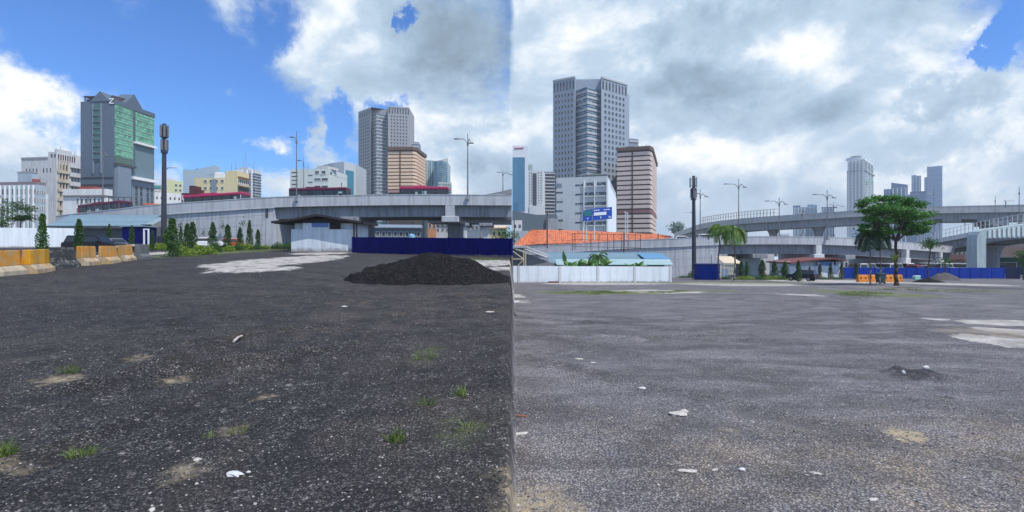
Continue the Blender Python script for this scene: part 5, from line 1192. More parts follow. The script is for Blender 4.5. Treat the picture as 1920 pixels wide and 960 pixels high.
# tall white tower with crown
b = Bld('white_tower', 'tall white residential tower with an ornate crown above the big tree', corner_box(1588, 1622, 1638, 620, 44), 318, hz_pale); a, c, e, f = b.fp
b.block([on(a, c, .04), on(a, c, .98), on(c, e, .9), f+(c-a)*.1], b.z1, PZ(297, 620), hz_pale, 'upper_block'); b.block([on(a, c, .30)+Vector((0, 2)), on(a, c, .85)+Vector((0, 2)), on(a, c, .85)+Vector((0, 12)), on(a, c, .30)+Vector((0, 12))], PZ(297, 620), PZ(292, 620), hz_pale, 'roof_room')
p = on(a, c, .58)+Vector((3, 6)); MB().tube((p.x, p.y, PZ(292, 620)), (p.x, p.y, PZ(290.3, 620)), 5.5, 6.5, 14).build('helipad', sill_grey, b.t)
b.bands([a, c, e], PZ(320, 620), PZ(440, 620), 40, .28, .45, mat('haze_shadow', (.30,.35,.40), .7), 'floor_band')
b.bands([on(a, c, .04), on(a, c, .98), on(c, e, .9)], PZ(299, 620), PZ(317, 620), 6, .3, .6, mat('haze_shadow', (.30,.35,.40), .7), 'floor_band')
b.fins(a, c, 5, PZ(300, 620), b.z0, 1.6, 1.2, hz_pale, 'pilaster'); b.fins(c, e, 3, PZ(300, 620), b.z0, 1.6, 1.2, hz_pale, 'pilaster')
b.bands([a, on(a, c, .5), c, e], PZ(317, 620), PZ(321, 620), 1, .5, 1.6, sill_grey, 'cornice')
for i in range(5): q = on(c, e, .1+.15*i); MB().wallbox(q, q+(e-c)*.08, PZ(345-i*3, 620), PZ(338-i*3, 620), 1.5).build('green_netting', hz_green, b.t)
b.done()
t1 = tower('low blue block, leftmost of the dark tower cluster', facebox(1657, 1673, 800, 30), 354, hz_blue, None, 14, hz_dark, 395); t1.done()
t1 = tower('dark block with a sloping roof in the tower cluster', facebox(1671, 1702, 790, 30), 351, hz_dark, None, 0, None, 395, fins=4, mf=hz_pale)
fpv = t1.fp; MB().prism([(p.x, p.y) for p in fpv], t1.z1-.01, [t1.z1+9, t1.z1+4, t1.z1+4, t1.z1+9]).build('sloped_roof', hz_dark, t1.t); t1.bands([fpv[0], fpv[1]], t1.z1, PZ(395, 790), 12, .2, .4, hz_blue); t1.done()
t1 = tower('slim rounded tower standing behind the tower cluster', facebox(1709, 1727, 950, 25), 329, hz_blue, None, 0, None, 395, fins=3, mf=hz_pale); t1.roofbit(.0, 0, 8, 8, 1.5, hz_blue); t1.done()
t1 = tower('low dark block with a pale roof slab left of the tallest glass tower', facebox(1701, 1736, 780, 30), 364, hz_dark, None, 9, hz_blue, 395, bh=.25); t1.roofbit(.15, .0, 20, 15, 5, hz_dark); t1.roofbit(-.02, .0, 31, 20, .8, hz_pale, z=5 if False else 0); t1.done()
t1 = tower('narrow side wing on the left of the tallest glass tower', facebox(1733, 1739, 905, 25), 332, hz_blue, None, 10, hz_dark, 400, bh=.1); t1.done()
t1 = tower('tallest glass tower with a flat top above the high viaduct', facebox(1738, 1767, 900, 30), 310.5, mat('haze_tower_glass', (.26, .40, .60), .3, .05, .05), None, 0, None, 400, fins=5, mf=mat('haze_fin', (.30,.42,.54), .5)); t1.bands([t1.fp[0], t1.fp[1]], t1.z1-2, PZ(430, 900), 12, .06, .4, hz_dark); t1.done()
for (x0, x1, yt, lb) in ((1595, 1612, 432, 'small blue block low under the high viaduct left of the big tree'), (1375, 1402, 428, 'small pale block low under the high viaduct above the two palms'), (1462, 1480, 438, 'pale low block glimpsed left of the blue condominiums')):
    t1 = tower(lb, facebox(x0, x1, 520, 20), yt, hz_blue if x0 != 1462 else hz_pale, None, 5, hz_pale, 450, name='distant_block'); t1.done()
# low buildings and walls glimpsed beneath the flyovers
def low(label, x0, x1, yt, D0, m, wins=(6, 1), name='low_building', roofm=None):
    b = Bld(name, label, facebox(x0, x1, D0, 8), yt, m); b.wins(b.fp[0], b.fp[1], b.z1-.6, b.z1-3.2, wins[0], wins[1], .5, .55, win_dark, trim_white)
    if roofm: MB().prism([(b.fp[0].x-.6, b.fp[0].y-1), (b.fp[1].x+.6, b.fp[1].y-1), (b.fp[2].x+.6, b.fp[2].y), (b.fp[3].x-.6, b.fp[3].y)], [b.z1+.003]*2+[b.z1+1.2]*2, [b.z1+.25]*2+[b.z1+1.45]*2).build('roof', roofm, b.t)
    b.done()
low('white shopfronts glimpsed behind the hut gate under the left flyover', 510, 548, 424, 140, wall_white, (5, 1), roofm=mat('teal_roof', (.04,.25,.27), .6))
low('grey shop row glimpsed behind the blue hoarding below the left deck', 680, 790, 427, 150, slate, (10, 1), roofm=slate2)
low('orange rendered house end between two flyover piers', 802, 818, 412, 150, mat('ochre_wall', (.42,.20,.10), .85, .2, .5), (2, 1))
low('white and teal shop with awning right of the ochre house end', 817, 860, 417, 165, wall_offw, (5, 2), roofm=mat('teal_roof', (.04,.25,.27), .6))
low('grey steel hall between the two slender piers on the left side', 876, 905, 417, 170, slate2, (4, 1))
low('cream house with a pale tiled roof near the boundary', 903, 950, 428, 175, cream_w, (5, 1), roofm=mat('roof_sand', (.55,.42,.33), .8))
low('dark car park hall under the right flyover beyond the tan awning', 1395, 1482, 492, 135, slate, (12, 1), roofm=roof_pale)
low('white office row behind the blue hoarding left of the big tree', 1583, 1680, 486, 150, wall_offw, (12, 1))
low('brown shop row with an orange sign band below the middle viaduct', 1735, 1832, 487, 150, mat('brown_wall', (.20,.14,.11), .85, .2, .5), (10, 1), roofm=mat('roof_orange', (.45,.16,.10), .8))
low('red roofed houses beneath the middle viaduct between its piers', 1770, 1830, 463, 190, wall_beige, (7, 2), roofm=redroof)
low('terracotta shop block seen through the portal pier', 1850, 1925, 447, 180, mat('terracotta2', (.36,.23,.19), .85, .2, .5), (8, 3))
low('dark green sheeted shed at the foot of the portal pier', 1851, 1925, 483, 115, mat('green_sheet', (.02,.09,.08), .7), (1, 1), name='green_shed')
low('pale house between the hut and the pier beyond the right flyover', 1566, 1580, 473, 150, wall_white, (2, 2))
# ---------------------------------------------------------------- plants
def leafquads(mb, pts, size, r, flat=.0):
    for p in pts:
        n = Vector((r.gauss(0, 1), r.gauss(0, 1), r.gauss(0, 1)+flat)).normalized(); u = n.orthogonal().normalized(); u.rotate(Matrix.Rotation(r.random()*6.28, 3, n)); w = n.cross(u)
        s = size*r.uniform(.6, 1.35); a = s*.55
        mb.add([p-u*s, p-w*a, p+u*s, p+w*a], [(0,1,2,3)])
def conifer_meshes(m, seed, wide=1.0, nn=2300):
    """unit columnar shrub: 1 m tall, to be scaled"""
    r = random.Random(seed); mb = MB(); pts = []
    for i in range(nn):
        z = r.random()**.85; prof = (.16*(1-z)**.55+.02)*(1+.35*mnoise.noise(Vector((seed*3.1, 0, z*7))))*wide
        if z < .04: prof *= .6
        a = r.random()*6.28; q = r.random()**.45*(1+.45*mnoise.noise(Vector((math.cos(a)*1.5, math.sin(a)*1.5, z*6+seed))))
        pts.append(Vector((math.cos(a)*prof*q, math.sin(a)*prof*q, z+.02)))
    leafquads(mb, pts, .022, r); return mb
CON = [conifer_meshes(leaf_dark, s) for s in (1, 2, 3)]
CONM = []
def mesh_from(mb, name, m, smooth=False):
    me = bpy.data.meshes.new(name); me.from_pydata([tuple(v) for v in mb.v], [], mb.f); me.materials.append(m); me.update(); return me
CONME = [mesh_from(c, 'foliage', mm) for c, mm in zip(CON, (leaf_dark, leaf_dark, leaf_mid))]
def kid(name, me, parent, loc=(0,0,0), sc=(1,1,1), rz=0):
    o = bpy.data.objects.new(name, me); COL.objects.link(o); o.parent = parent; o.location = loc; o.scale = sc; o.rotation_euler.z = rz; return o
stem_me = mesh_from(MB().tube((0,0,-.05), (0,0,.6), .018, .008, 6), 'stem', bark)
def conifer(px, D, ytop, label, wide=1.0, k=None, group='columnar evergreens along the planting bed'):
    g = GD(px, D); h = PZ(ytop, D)-g.z; t = thing('columnar_evergreen', label, 'shrub', g, group); i = (px*7) % 3 if k is None else k
    kid('foliage', CONME[i], t, (0,0,0), (h*wide*1.25, h*wide*1.25, h), px*.7); kid('stem', stem_me, t, (0,0,0), (h, h, h)); return t
for a in [(80, 28, 403, 'tall thin evergreen before the left white wall behind the second barrier', .55), (148, 36, 412, 'tall thin evergreen at the right end of the left white wall', .62),
          (205, 56, 421, 'small evergreen behind the black car on the left', .5), (247, 52, 424, 'evergreen in front of the dark blue cabin', .6), (286, 55, 432, 'evergreen right of the white door posts', .55),
          (311, 63, 430, 'evergreen hiding the monopole foot', .75), (323, 40, 411, 'largest evergreen, right of the monopole with its foot on the yard edge', .95), (339, 64, 425, 'slim evergreen directly right of the largest one', .5),
          (351, 58, 420, 'leaning bushy evergreen beside its taller neighbour', .9), (361, 54, 417, 'tall evergreen left of the white parked car', .85), (399, 54, 418, 'tall evergreen in front of the white parked car', .85),
          (427, 58, 422, 'evergreen right of the white parked car', .85), (450, 62, 427, 'short evergreen in the middle of the ramp wall', .85), (468, 64, 414, 'thin tipped evergreen against the ramp wall', .62), (484, 65, 431, 'last short evergreen before the flyover opening', .8)]:
    conifer(*a)
for a in [(1390, 79, 490, 'evergreen beneath the tan awning right of the palms', .8), (1400, 78, 492, 'evergreen right beside the one beneath the tan awning', .75), (1429, 78, 488, 'bushy evergreen before the teal pier', 1.0), (1452, 79, 490, 'evergreen right of the teal pier', 1.0),
          (1472, 78, 491, 'evergreen left of the dark car', 1.05), (1497, 66, 489, 'tall dark evergreen hiding the rear of the dark car', .75), (1518, 83, 500, 'short evergreen against the hut wall left part', .7), (1537, 83, 495, 'evergreen against the hut below the blue window', .7),
          (1557, 83, 494, 'evergreen against the hut right of the blue window', .75), (1578, 82, 495, 'evergreen at the right corner of the hut', .8), (1605, 80, 494, 'evergreen against the blue hoarding left of the orange barriers', .8)]:
    conifer(*a)
SH = []
for s in range(3):
    r = random.Random(40+s); mb = MB(); pts = []
    for i in range(700):
        v = Vector((r.gauss(0,1), r.gauss(0,1), abs(r.gauss(0,1)))).normalized(); q = r.random()**.35*(1+.35*mnoise.noise(v*2+Vector((s*5,0,0)))); pts.append(Vector((v.x*q*.5, v.y*q*.5, v.z*q*.8+.05)))
    leafquads(mb, pts, .055, r, .6); SH.append(mb)
SHME = [mesh_from(SH[0], 'leaves', leaf_lime), mesh_from(SH[1], 'leaves', leaf_mid), mesh_from(SH[2], 'leaves', leaf_lime)]
def shrub(px, D, ytop, wpx, label, k, group='low shrubs along the planting bed'):
    g = GD(px, D); h = PZ(ytop, D)-g.z; w = wpx/F*D; t = thing('low_shrub', label, 'shrub', g, group); kid('leaves', SHME[k], t, (0,0,0), (w*1.15, w*1.05, max(.3, h)*1.3), px); return t
for i, (px, D, yt, w, k, lb) in enumerate([(345, 41, 462, 26, 2, 'lime shrub touching the foot of the largest evergreen'), (371, 43, 459, 26, 0, 'second lime shrub right of the largest evergreen'), (392, 45, 462, 24, 0, 'lime shrub below the white parked car'),
        (382, 44, 465, 18, 1, 'dark green shrub in the gap between two lime shrubs'), (410, 50, 460, 15, 1, 'small dark shrub between the two evergreens of the white car'), (337, 45, 465, 16, 1, 'dark shrub hugging the largest evergreen'), (428, 53, 460, 22, 0, 'lime shrub under the evergreen right of the white car'),
        (446, 56, 458, 20, 1, 'green shrub by the short middle evergreen'), (462, 58, 456, 24, 0, 'bright lime shrub below the thin tipped evergreen'), (480, 59, 458, 22, 1, 'green shrub below the last short evergreen'), (497, 61, 459, 18, 2, 'lime shrub at the ramp wall corner'),
        (292, 58, 456, 24, 0, 'lime shrub right of the cabin door posts'), (305, 57, 456, 22, 2, 'lime shrub in front of the monopole foot'), (280, 59, 458, 18, 2, 'small lime shrub touching the cabin door posts'), (318, 60, 457, 20, 0, 'lime shrub between monopole and largest evergreen'),
        (349, 62, 452, 18, 2, 'pale lime shrub behind the leaning evergreen'), (521, 62, 455, 26, 1, 'green bush in the gap left of the white hut'), (540, 60, 456, 22, 1, 'green bush touching the left wall of the white hut')]):
    shrub(px, D, yt, w, lb, k)
for i, (px, D, yt, w, k, lb) in enumerate([(1388, 77, 518, 20, 0, 'lime shrub under the awning evergreens'), (1405, 77, 518, 20, 2, 'lime shrub left of the teal pier foot'), (1422, 77, 517, 20, 1, 'green shrub at the teal pier foot'), (1440, 77, 518, 20, 0, 'lime shrub right of the teal pier foot'),
        (1456, 77, 517, 18, 2, 'lime shrub between two evergreens near the dark car'), (1470, 76, 518, 18, 1, 'green shrub left of the dark car'), (1484, 74, 519, 18, 2, 'lime shrub touching the dark car'), (1362, 78, 518, 20, 1, 'green shrub between the two palms'), (1545, 80, 520, 22, 1, 'low green shrub before the hut wall'), (1570, 80, 520, 22, 1, 'low green shrub at the right hut corner'),
        (1283, 92, 517, 26, 1, 'green weeds at the ramp wall right of the white wall end'), (1296, 92, 510, 14, 1, 'bushy weeds at the foot of the right monopole')]):
    shrub(px, D, yt, w, lb, k)
g0_ = [(1275, 488), (1288, 486), (1322, 480)]
for (px, y, lb) in ((1283, 492, 'climbing weeds hanging on the ramp wall left of the right monopole'), (1321, 485, 'small weed rooted in the ramp wall right of the right monopole')):
    r = random.Random(px); mb = MB(); c = P(px, y, 98.3); leafquads(mb, [c+Vector((r.gauss(0, .5), r.uniform(-.25, .1), r.gauss(0, .6))) for i in range(160)], .14, r); tag(mb.build('wall_weed', leaf_mid, origin=c), lb, 'weed')
for (px, y, lb) in ((382, 437, 'tiny weed on the left ramp wall above the white car'), (418, 426, 'weed growing sideways out of the left ramp wall'), (455, 418, 'dark weed high on the left ramp wall'), (338, 423, 'weed on the left ramp wall beside the largest evergreen')):
    r = random.Random(px); mb = MB(); c = P(px, y, 75.6); leafquads(mb, [c+Vector((r.gauss(0, .22), r.uniform(-.15, .05), r.gauss(0, .28))) for i in range(70)], .10, r); tag(mb.build('wall_weed', leaf_dark, origin=c), lb, 'weed')

# big spreading tree
def limb(mb, p, q, r0, r1, r, n=5):
    pts = []; rs = []
    for i in range(n+1):
        t = i/n; v = p+(q-p)*t; k = (q-p).length*.022*math.sin(t*3.14); pts.append(v+Vector((r.uniform(-k, k), r.uniform(-k, k), r.uniform(-k, k)))); rs.append(r0+(r1-r0)*t)
    pts[0] = p; pts[-1] = q; mb.path(pts, rs, 7); return pts
D = 51.5; c = GD(1681, D); r = random.Random(12)
t = thing('spreading_tree', 'broad flat-crowned green tree standing alone on the right yard', 'tree', c)
mb = MB(); fork = P(1680, 452, D); top = P(1678, 425, D)
limb(mb, c-Vector((0,0,.3)), fork, .19, .13, r, 7); mb.tube(c-Vector((0,0,.2)), c+Vector((0,0,.5)), .30, .19, 9); mb.build('trunk', bark, t, smooth=True)
clumps = []
def clump(px, py, dd, rx, rz): clumps.append((P(px, py, D+dd), rx, rz))
for (px, py, dd, rx, rz) in [(1625, 378, 0, 1.0, .55), (1648, 373, .8, 1.1, .5), (1672, 372, -.5, 1.1, .5), (1698, 376, .6, 1.1, .5), (1722, 385, 0, 1.0, .5), (1738, 402, .4, .9, .5), (1742, 418, -.4, .75, .45), (1722, 405, -1.2, 1.1, .55), (1700, 396, -1.5, 1.2, .6),
                             (1672, 392, -1.8, 1.3, .6), (1645, 392, -1.2, 1.2, .6), (1623, 396, -.4, .9, .5), (1613, 386, .2, .6, .4), (1632, 412, -.3, 1.0, .5), (1622, 424, .3, .7, .4), (1650, 416, 1.0, 1.1, .5), (1652, 432, -.2, .9, .45), (1634, 438, .5, .8, .4), (1676, 412, 1.6, 1.2, .5), (1700, 420, .9, 1.1, .5), (1718, 426, -.4, .9, .4),
                             (1702, 438, .2, .8, .35), (1685, 402, 2.4, 1.4, .6), (1650, 400, 2.3, 1.4, .6), (1715, 408, 2.0, 1.2, .5), (1660, 385, 1.8, 1.3, .6), (1700, 385, 1.8, 1.3, .6), (1735, 428, .5, .5, .3), (1660, 448, .3, .5, .25), (1640, 442, .2, 1.0, .5), (1618, 432, -.3, .8, .45), (1664, 436, -.8, .9, .45), (1726, 434, .3, .8, .4), (1690, 430, 1.4, 1.0, .45), (1648, 426, 1.8, 1.1, .5)]: clump(px, py, dd, rx, rz)
mb = MB()
hubs = [P(1650, 428, D-.3), P(1664, 418, D+.8), P(1690, 420, D-.6), P(1708, 432, D+.2), P(1700, 412, D+1.2)]
for h in hubs: limb(mb, fork, h, .13, .07, r)
for (cc, rx, rz) in clumps:
    h = min(hubs, key=lambda q: (q-cc).length); limb(mb, h, cc-Vector((0,0,rz*.3)), .06, .015, r, 4)
    for k in range(2): limb(mb, cc-Vector((0,0,rz*.4)), cc+Vector((r.uniform(-rx, rx)*.8, r.uniform(-rx, rx)*.8, rz*.2)), .02, .008, r, 2)
mb.build('limbs', bark, t)
mb = MB(); pts = []
for (cc, rx, rz) in clumps:
    for i in range(int(330*rx*rx)+70):
        v = Vector((r.gauss(0,1), r.gauss(0,1), r.gauss(0,1))).normalized(); q = r.random()**.5*(1+.8*mnoise.noise(v*1.8+cc)); v = Vector((v.x, v.y, v.z*.8+.1))
        pts.append(cc+Vector((v.x*q*rx*.92, v.y*q*rx*.92, v.z*q*rz*.95)))
leafquads(mb, pts, .125, r, .9); mb.build('crown', leaf_tree, t)

# feather palms
def palm(px, D, ybase_unused, ycrown, lab, nf, fl, lm, seed, droop=1.0, lean=0, tr=.13, bushy=26):
    g = GD(px, D); r = random.Random(seed); t = thing('palm_tree', lab, 'palm', g); top = Vector((PX(px+lean, D), D, PZ(ycrown, D)))
    mb = MB(); limb(mb, g-Vector((0,0,.2)), top, tr, tr*.75, r, 6); mb.build('trunk', palm_bark, t, smooth=True)
    MB().tube(top-Vector((0,0,.8)), top+Vector((0,0,.2)), tr*.95, tr*.6, 8).build('crownshaft', mat('crownshaft', (.16,.22,.08), .6), t)
    for i in range(nf):
        a = 6.28*i/nf+r.uniform(-.25, .25); el = r.uniform(.25, 1.25); L = fl*r.uniform(.85, 1.1); mb = MB(); p = top+Vector((0,0,.15)); d = Vector((math.cos(a)*math.cos(el), math.sin(a)*math.cos(el), math.sin(el)))
        side = Vector((-math.sin(a), math.cos(a), 0)); pts = [p.copy()]; dirs = [d.copy()]; n = 12
        for k in range(n):
            d = (d+Vector((0,0,-.20*droop*(1+k*.07)))).normalized(); p = p+d*L/n; pts.append(p.copy()); dirs.append(d.copy())
        mb.path(pts, [.035*(1-k/(n+1)) +.006 for k in range(n+1)], 4)
        for k in range(bushy*2):
            s = .12+.88*(k/(bushy*2)); j = min(n-1, int(s*n)); q = pts[j]+(pts[j+1]-pts[j])*(s*n-j); dd = dirs[j]; sd = side*(1 if k % 2 else -1); ll = L*.22*math.sin(min(1, s*1.05)*2.9+.12)**.6+.08 if s < .98 else .15
            tip = q+(sd*.75+dd*.55+Vector((0,0,-.55+r.uniform(-.2, .2))))*ll; w = dd*.038
            mb.add([q-w, q+w, (q+tip)/2+w*1.3+Vector((0,0,.03)), tip, (q+tip)/2-w*1.3+Vector((0,0,.03))], [(0,1,2,3,4)])
        mb.build('frond', lm, t)
    return t
palm(1349, 75, 525, 430, 'left one of the two yellowish palms in front of the blue cabin', 15, 3.2, leaf_palm, 3, 1.4)
palm(1376, 73, 525, 431, 'right one of the two yellowish palms beside the tan awning', 15, 3.3, leaf_palm, 9, 1.4, 1)
palm(1632, 52, 533, 444, 'dark drooping palm standing left of the spreading tree', 15, 2.3, leaf_palmd, 21, 1.3, -2, .09, 24)
palm(1650, 56, 533, 446, 'second dark palm between the drooping palm and the spreading tree', 11, 2.1, leaf_palmd, 33, 1.4, 0, .07, 20)
# sapling with a mop crown
D = 66; g = GD(1739, D); r = random.Random(5); t = thing('sapling', 'young tree with a tufted crown rising from the dark soil mound', 'tree', g)
top = P(1744, 462, D); mb = MB(); limb(mb, g-Vector((0,0,.2)), top, .10, .06, r, 6); mb.build('trunk', bark, t)
mb = MB(); pts = []
for i in range(16):
    a = i*6.28/16+r.uniform(-.2,.2); L = r.uniform(.9, 1.7); e = r.uniform(-.1, 1.3); d = Vector((math.cos(a)*math.cos(e), math.sin(a)*math.cos(e), math.sin(e))); q = top+d*L
    for k in range(60): s = r.random(); pts.append(top+d*L*s+Vector((r.gauss(0,.16), r.gauss(0,.16), r.gauss(0,.16)-.25*s*s)))
leafquads(mb, pts, .10, r, .5); mb.build('crown', leaf_mid, t)
def bush(label, px, y, D, rx, rz, n, m, size=.12, name='bush', cat='bush', seed=1, trunk=True):
    r = random.Random(seed); c = P(px, y, D); g = GD(px, D); t = thing(name, label, cat, g); mb = MB(); pts = []
    for i in range(n):
        v = Vector((r.gauss(0,1), r.gauss(0,1), r.gauss(0,1))).normalized(); q = r.random()**.4*(1+.8*mnoise.noise(v*1.6+Vector((seed*3, px, 0)))); pts.append(c+Vector((v.x*q*rx, v.y*q*rx, max(g.z-c.z, v.z*q*rz))))
    leafquads(mb, pts, size, r, .3); mb.build('crown', m, t)
    if trunk: MB().tube(g-Vector((0,0,.2)), c, .12, .05, 6).build('trunk', bark, t)
    return t
bush('green bush at the right picture edge by the end of the blue hoarding', 1919, 480, 76, 1.0, 1.2, 700, leaf_mid, seed=4)
bush('dark round bush behind the blue hoarding at the boundary on the left side', 949, 444, 62, 1.7, 1.2, 700, leaf_dark, seed=8)
bush('dark green tree glimpsed left of the white hut under the flyover', 533, 436, 95, 1.3, 3.2, 700, leaf_dark, seed=15)
bush('dark bush at the very left in front of the finned office block', 2, 398, 112, 2.2, 3.4, 700, leaf_dark, .2, seed=17)
bush('dark small tree in front of the finned office block', 34, 388, 118, 1.9, 1.9, 600, leaf_dark, .2, seed=19)
bush('small dark tree right of the dark small tree before the finned block', 55, 392, 118, 1.1, 1.0, 350, leaf_dark, .2, seed=23)
bush('dark bush behind the left end of the white wall', 5, 420, 76, .9, 1.0, 350, leaf_dark, seed=25)
bush('blue green hedge mass at the far left end of the high viaduct', 1270, 428, 240, 4.0, 3.4, 800, mat('leaf_haze', (.16,.24,.22), .7, .3), .5, seed=27)
bush('small sapling in front of the blue hoarding right of the sapling mound', 1772, 490, 80, 1.1, .9, 260, leaf_mid, seed=29)
bush('sprouting green shoots low on the trunk of the spreading tree', 1676, 483, 51.2, .38, .45, 170, leaf_lime, .08, seed=31, name='shoots', cat='shoots', trunk=False)
bush('teal green dark foliage beneath the right flyover left of the hut', 1468, 508, 84, .8, .9, 250, leaf_dark, seed=35)
# spreading feathery plant behind the left white wall
r = random.Random(77); D = 74; g = GD(38, D); t = thing('fern_palm', 'low feathery palm with layered fronds behind the left white wall', 'palm', g); MB().tube(g, P(38, 416, D), .15, .1, 6).build('trunk', palm_bark, t)
for i in range(16):
    a = 6.28*i/16; mb = MB(); top = P(38+r.uniform(-4, 4), 412, D); d = Vector((math.cos(a), math.sin(a)*.6, r.uniform(.15, .9))).normalized(); p = top; L = r.uniform(1.8, 2.8); pts = [p]
    for k in range(8): d = (d+Vector((0,0,-.13))).normalized(); p = p+d*L/8; pts.append(p)
    for k in range(56): s = r.random(); j = min(7, int(s*8)); q = pts[j]+(pts[j+1]-pts[j])*(s*8-j); sd = Vector((-d.y, d.x, r.uniform(-.7, .1)))*(.55*(1-s*.6))*r.choice((-1, 1)); mb.add([q, q+sd+Vector((.06,0,.05)), q+sd*1.1], [(0,1,2)]); mb.add([q-Vector((.06,0,0)), q+sd, q+Vector((.06,0,0))], [(0,1,2)])
    mb.path(pts, [.03]*9, 4); mb.build('frond', leaf_mid, t)
# banana plants behind the long white wall
def banana(px, D, yt, n, lab, seed, fl=1.7):
    r = random.Random(seed); g = GD(px, D); t = thing('banana_plant', lab, 'banana plant', g, 'banana plants behind the long white wall'); base = P(px, 500, D)
    MB().tube(g, base, .16, .12, 7).build('stem', mat('banana_stem', (.18,.22,.10), .7), t)
    for i in range(n):
        a = 6.28*i/n+r.uniform(-.4,.4); d = Vector((math.cos(a)*.7, math.sin(a)*.5, r.uniform(.5, 1.3))).normalized(); p = base.copy(); L = fl*r.uniform(.75, 1.15); mb = MB(); prev = None; k0 = len(mb.v); w0 = .26; sd = Vector((-math.sin(a), math.cos(a), 0))
        if abs(sd.x) < .4: sd = Vector((.6, .3, .1))
        vs = []
        for k in range(9):
            s = k/8; w = w0*math.sin(min(1, s*.95+.08)*3.1)**.7 if 0 < s < 1 else .02
            vs += [p-sd*w-Vector((0,0,w*.35)), p, p+sd*w-Vector((0,0,w*.35))]; d = (d+Vector((0,0,-.16))).normalized(); p = p+d*L/8
        mb.add(vs, [(k*3+j, k*3+j+1, k*3+j+4, k*3+j+3) for k in range(8) for j in range(2)]); mb.build('leaf', leaf_banana, t)
for a in [(1068, 63.5, 0, 7, 'banana plant, leftmost behind the long white wall', 1), (1085, 64.5, 0, 7, 'banana plant beside the leftmost one with spreading leaves', 2), (1104, 63.5, 0, 8, 'banana plant in the middle of the clump behind the white wall', 3), (1120, 64.5, 0, 8, 'banana plant in the thick right part of the clump', 4),
          (1135, 63.8, 0, 8, 'banana plant at the right end of the clump', 5), (1180, 63.8, 0, 5, 'small lone banana plant left of the last wall post', 6, 1.0), (1197, 63.8, 0, 6, 'lone banana plant right of the last wall post', 7, 1.3)]: banana(*a)
palm(1122, 66, 0, 484, 'low fine leaved palm rising out of the banana clump', 12, 1.9, leaf_mid, 55, .9, 0, .1, 22)
# upright blade leaf
g = P(1061, 500, 64); mb = MB(); vs = []
for k in range(7): s = k/6; w = .28*math.sin(s*2.9+.15); c_ = g+Vector((-.35*s, 0, 2.1*s)); vs += [c_-Vector((w,0,0)), c_+Vector((w,.1,0))]
mb.add(vs, [(2*k, 2*k+1, 2*k+3, 2*k+2) for k in range(6)]); tag(mb.build('blade_leaf', leaf_dark), 'single dark upright banana leaf above the left end of the white wall clump', 'leaf')

# ---------------------------------------------------------------- masts, lamps, signs
def monopole(label, px, D, ytop, ya, yb, rpx=4.0, arm=None, lean=0, side=1):
    g = GD(px, D); t = thing('telecom_monopole', label, 'mast', g); top = Vector((g.x+lean, D, PZ(ytop, D))); r0 = rpx/F*D
    MB().tube(g-Vector((0,0,.3)), top, r0, r0*.62, 14).build('pole', dark_metal, t)
    mp = mat('antenna_grey', (.17,.18,.21), .6); zt, zb = PZ(ya, D), PZ(yb, D); h = zt-zb
    for lvl, (z0_, z1_) in enumerate(((zb+h*.5, zt), (zb, zb+h*.47))):
        for k in range(5):
            a = 6.28*k/5+lvl*.4+.3; rr = 6.0/F*D if lvl == 0 else 5.2/F*D; x, y = top.x+math.cos(a)*rr, D+math.sin(a)*rr
            MB().box(x-.10, x+.10, y-.07, y+.07, z0_+.1, z1_-.1).build('antenna_panel', mp, t, bevel=.03)
            mbb = MB()
            for zz in (z0_+h*.1, z1_-h*.1): mbb.tube((top.x, D, zz), (x, y, zz), .035, .035, 5)
            mbb.tube((x*.97+top.x*.03, y, z0_), (x*.97+top.x*.03, y, z1_), .035, .035, 5); mbb.build('bracket', dark_metal, t)
    for zz in (PZ(yb+3, D), PZ(ytop+26, D)): MB().tube((top.x, D, zz), (top.x, D, zz+.25), r0*1.15, r0*1.15, 12).build('collar', dark_metal, t)
    MB().box(g.x-.45, g.x+.45, D-.6, D-.15, g.z-.1, g.z+1.6).build('equipment_box', dark_metal, t, bevel=.04)
    if arm:
        y, dx = arm; z = PZ(y, D); s = side
        MB().path([(g.x, D, z-.5), (g.x+s*.5, D, z), (g.x+s*dx, D, z+.05)], [.06, .05, .05], 6).build('lamp_arm', grey_metal, t)
        MB().box(min(g.x+s*dx, g.x+s*(dx+.7)), max(g.x+s*dx, g.x+s*(dx+.7)), D-.12, D+.12, z, z+.12).build('lamp_head', pale_metal, t, bevel=.03)
monopole('tall dark telecom monopole with antenna panels right of the slate tower', 307, 64, 232, 234, 284, 5.0, (315, 1.0), .08)
monopole('dark telecom monopole with antenna panels before the right ramp wall', 1301.5, 86, 330, 332, 372, 4.4, (398, .9), -.1, -1)

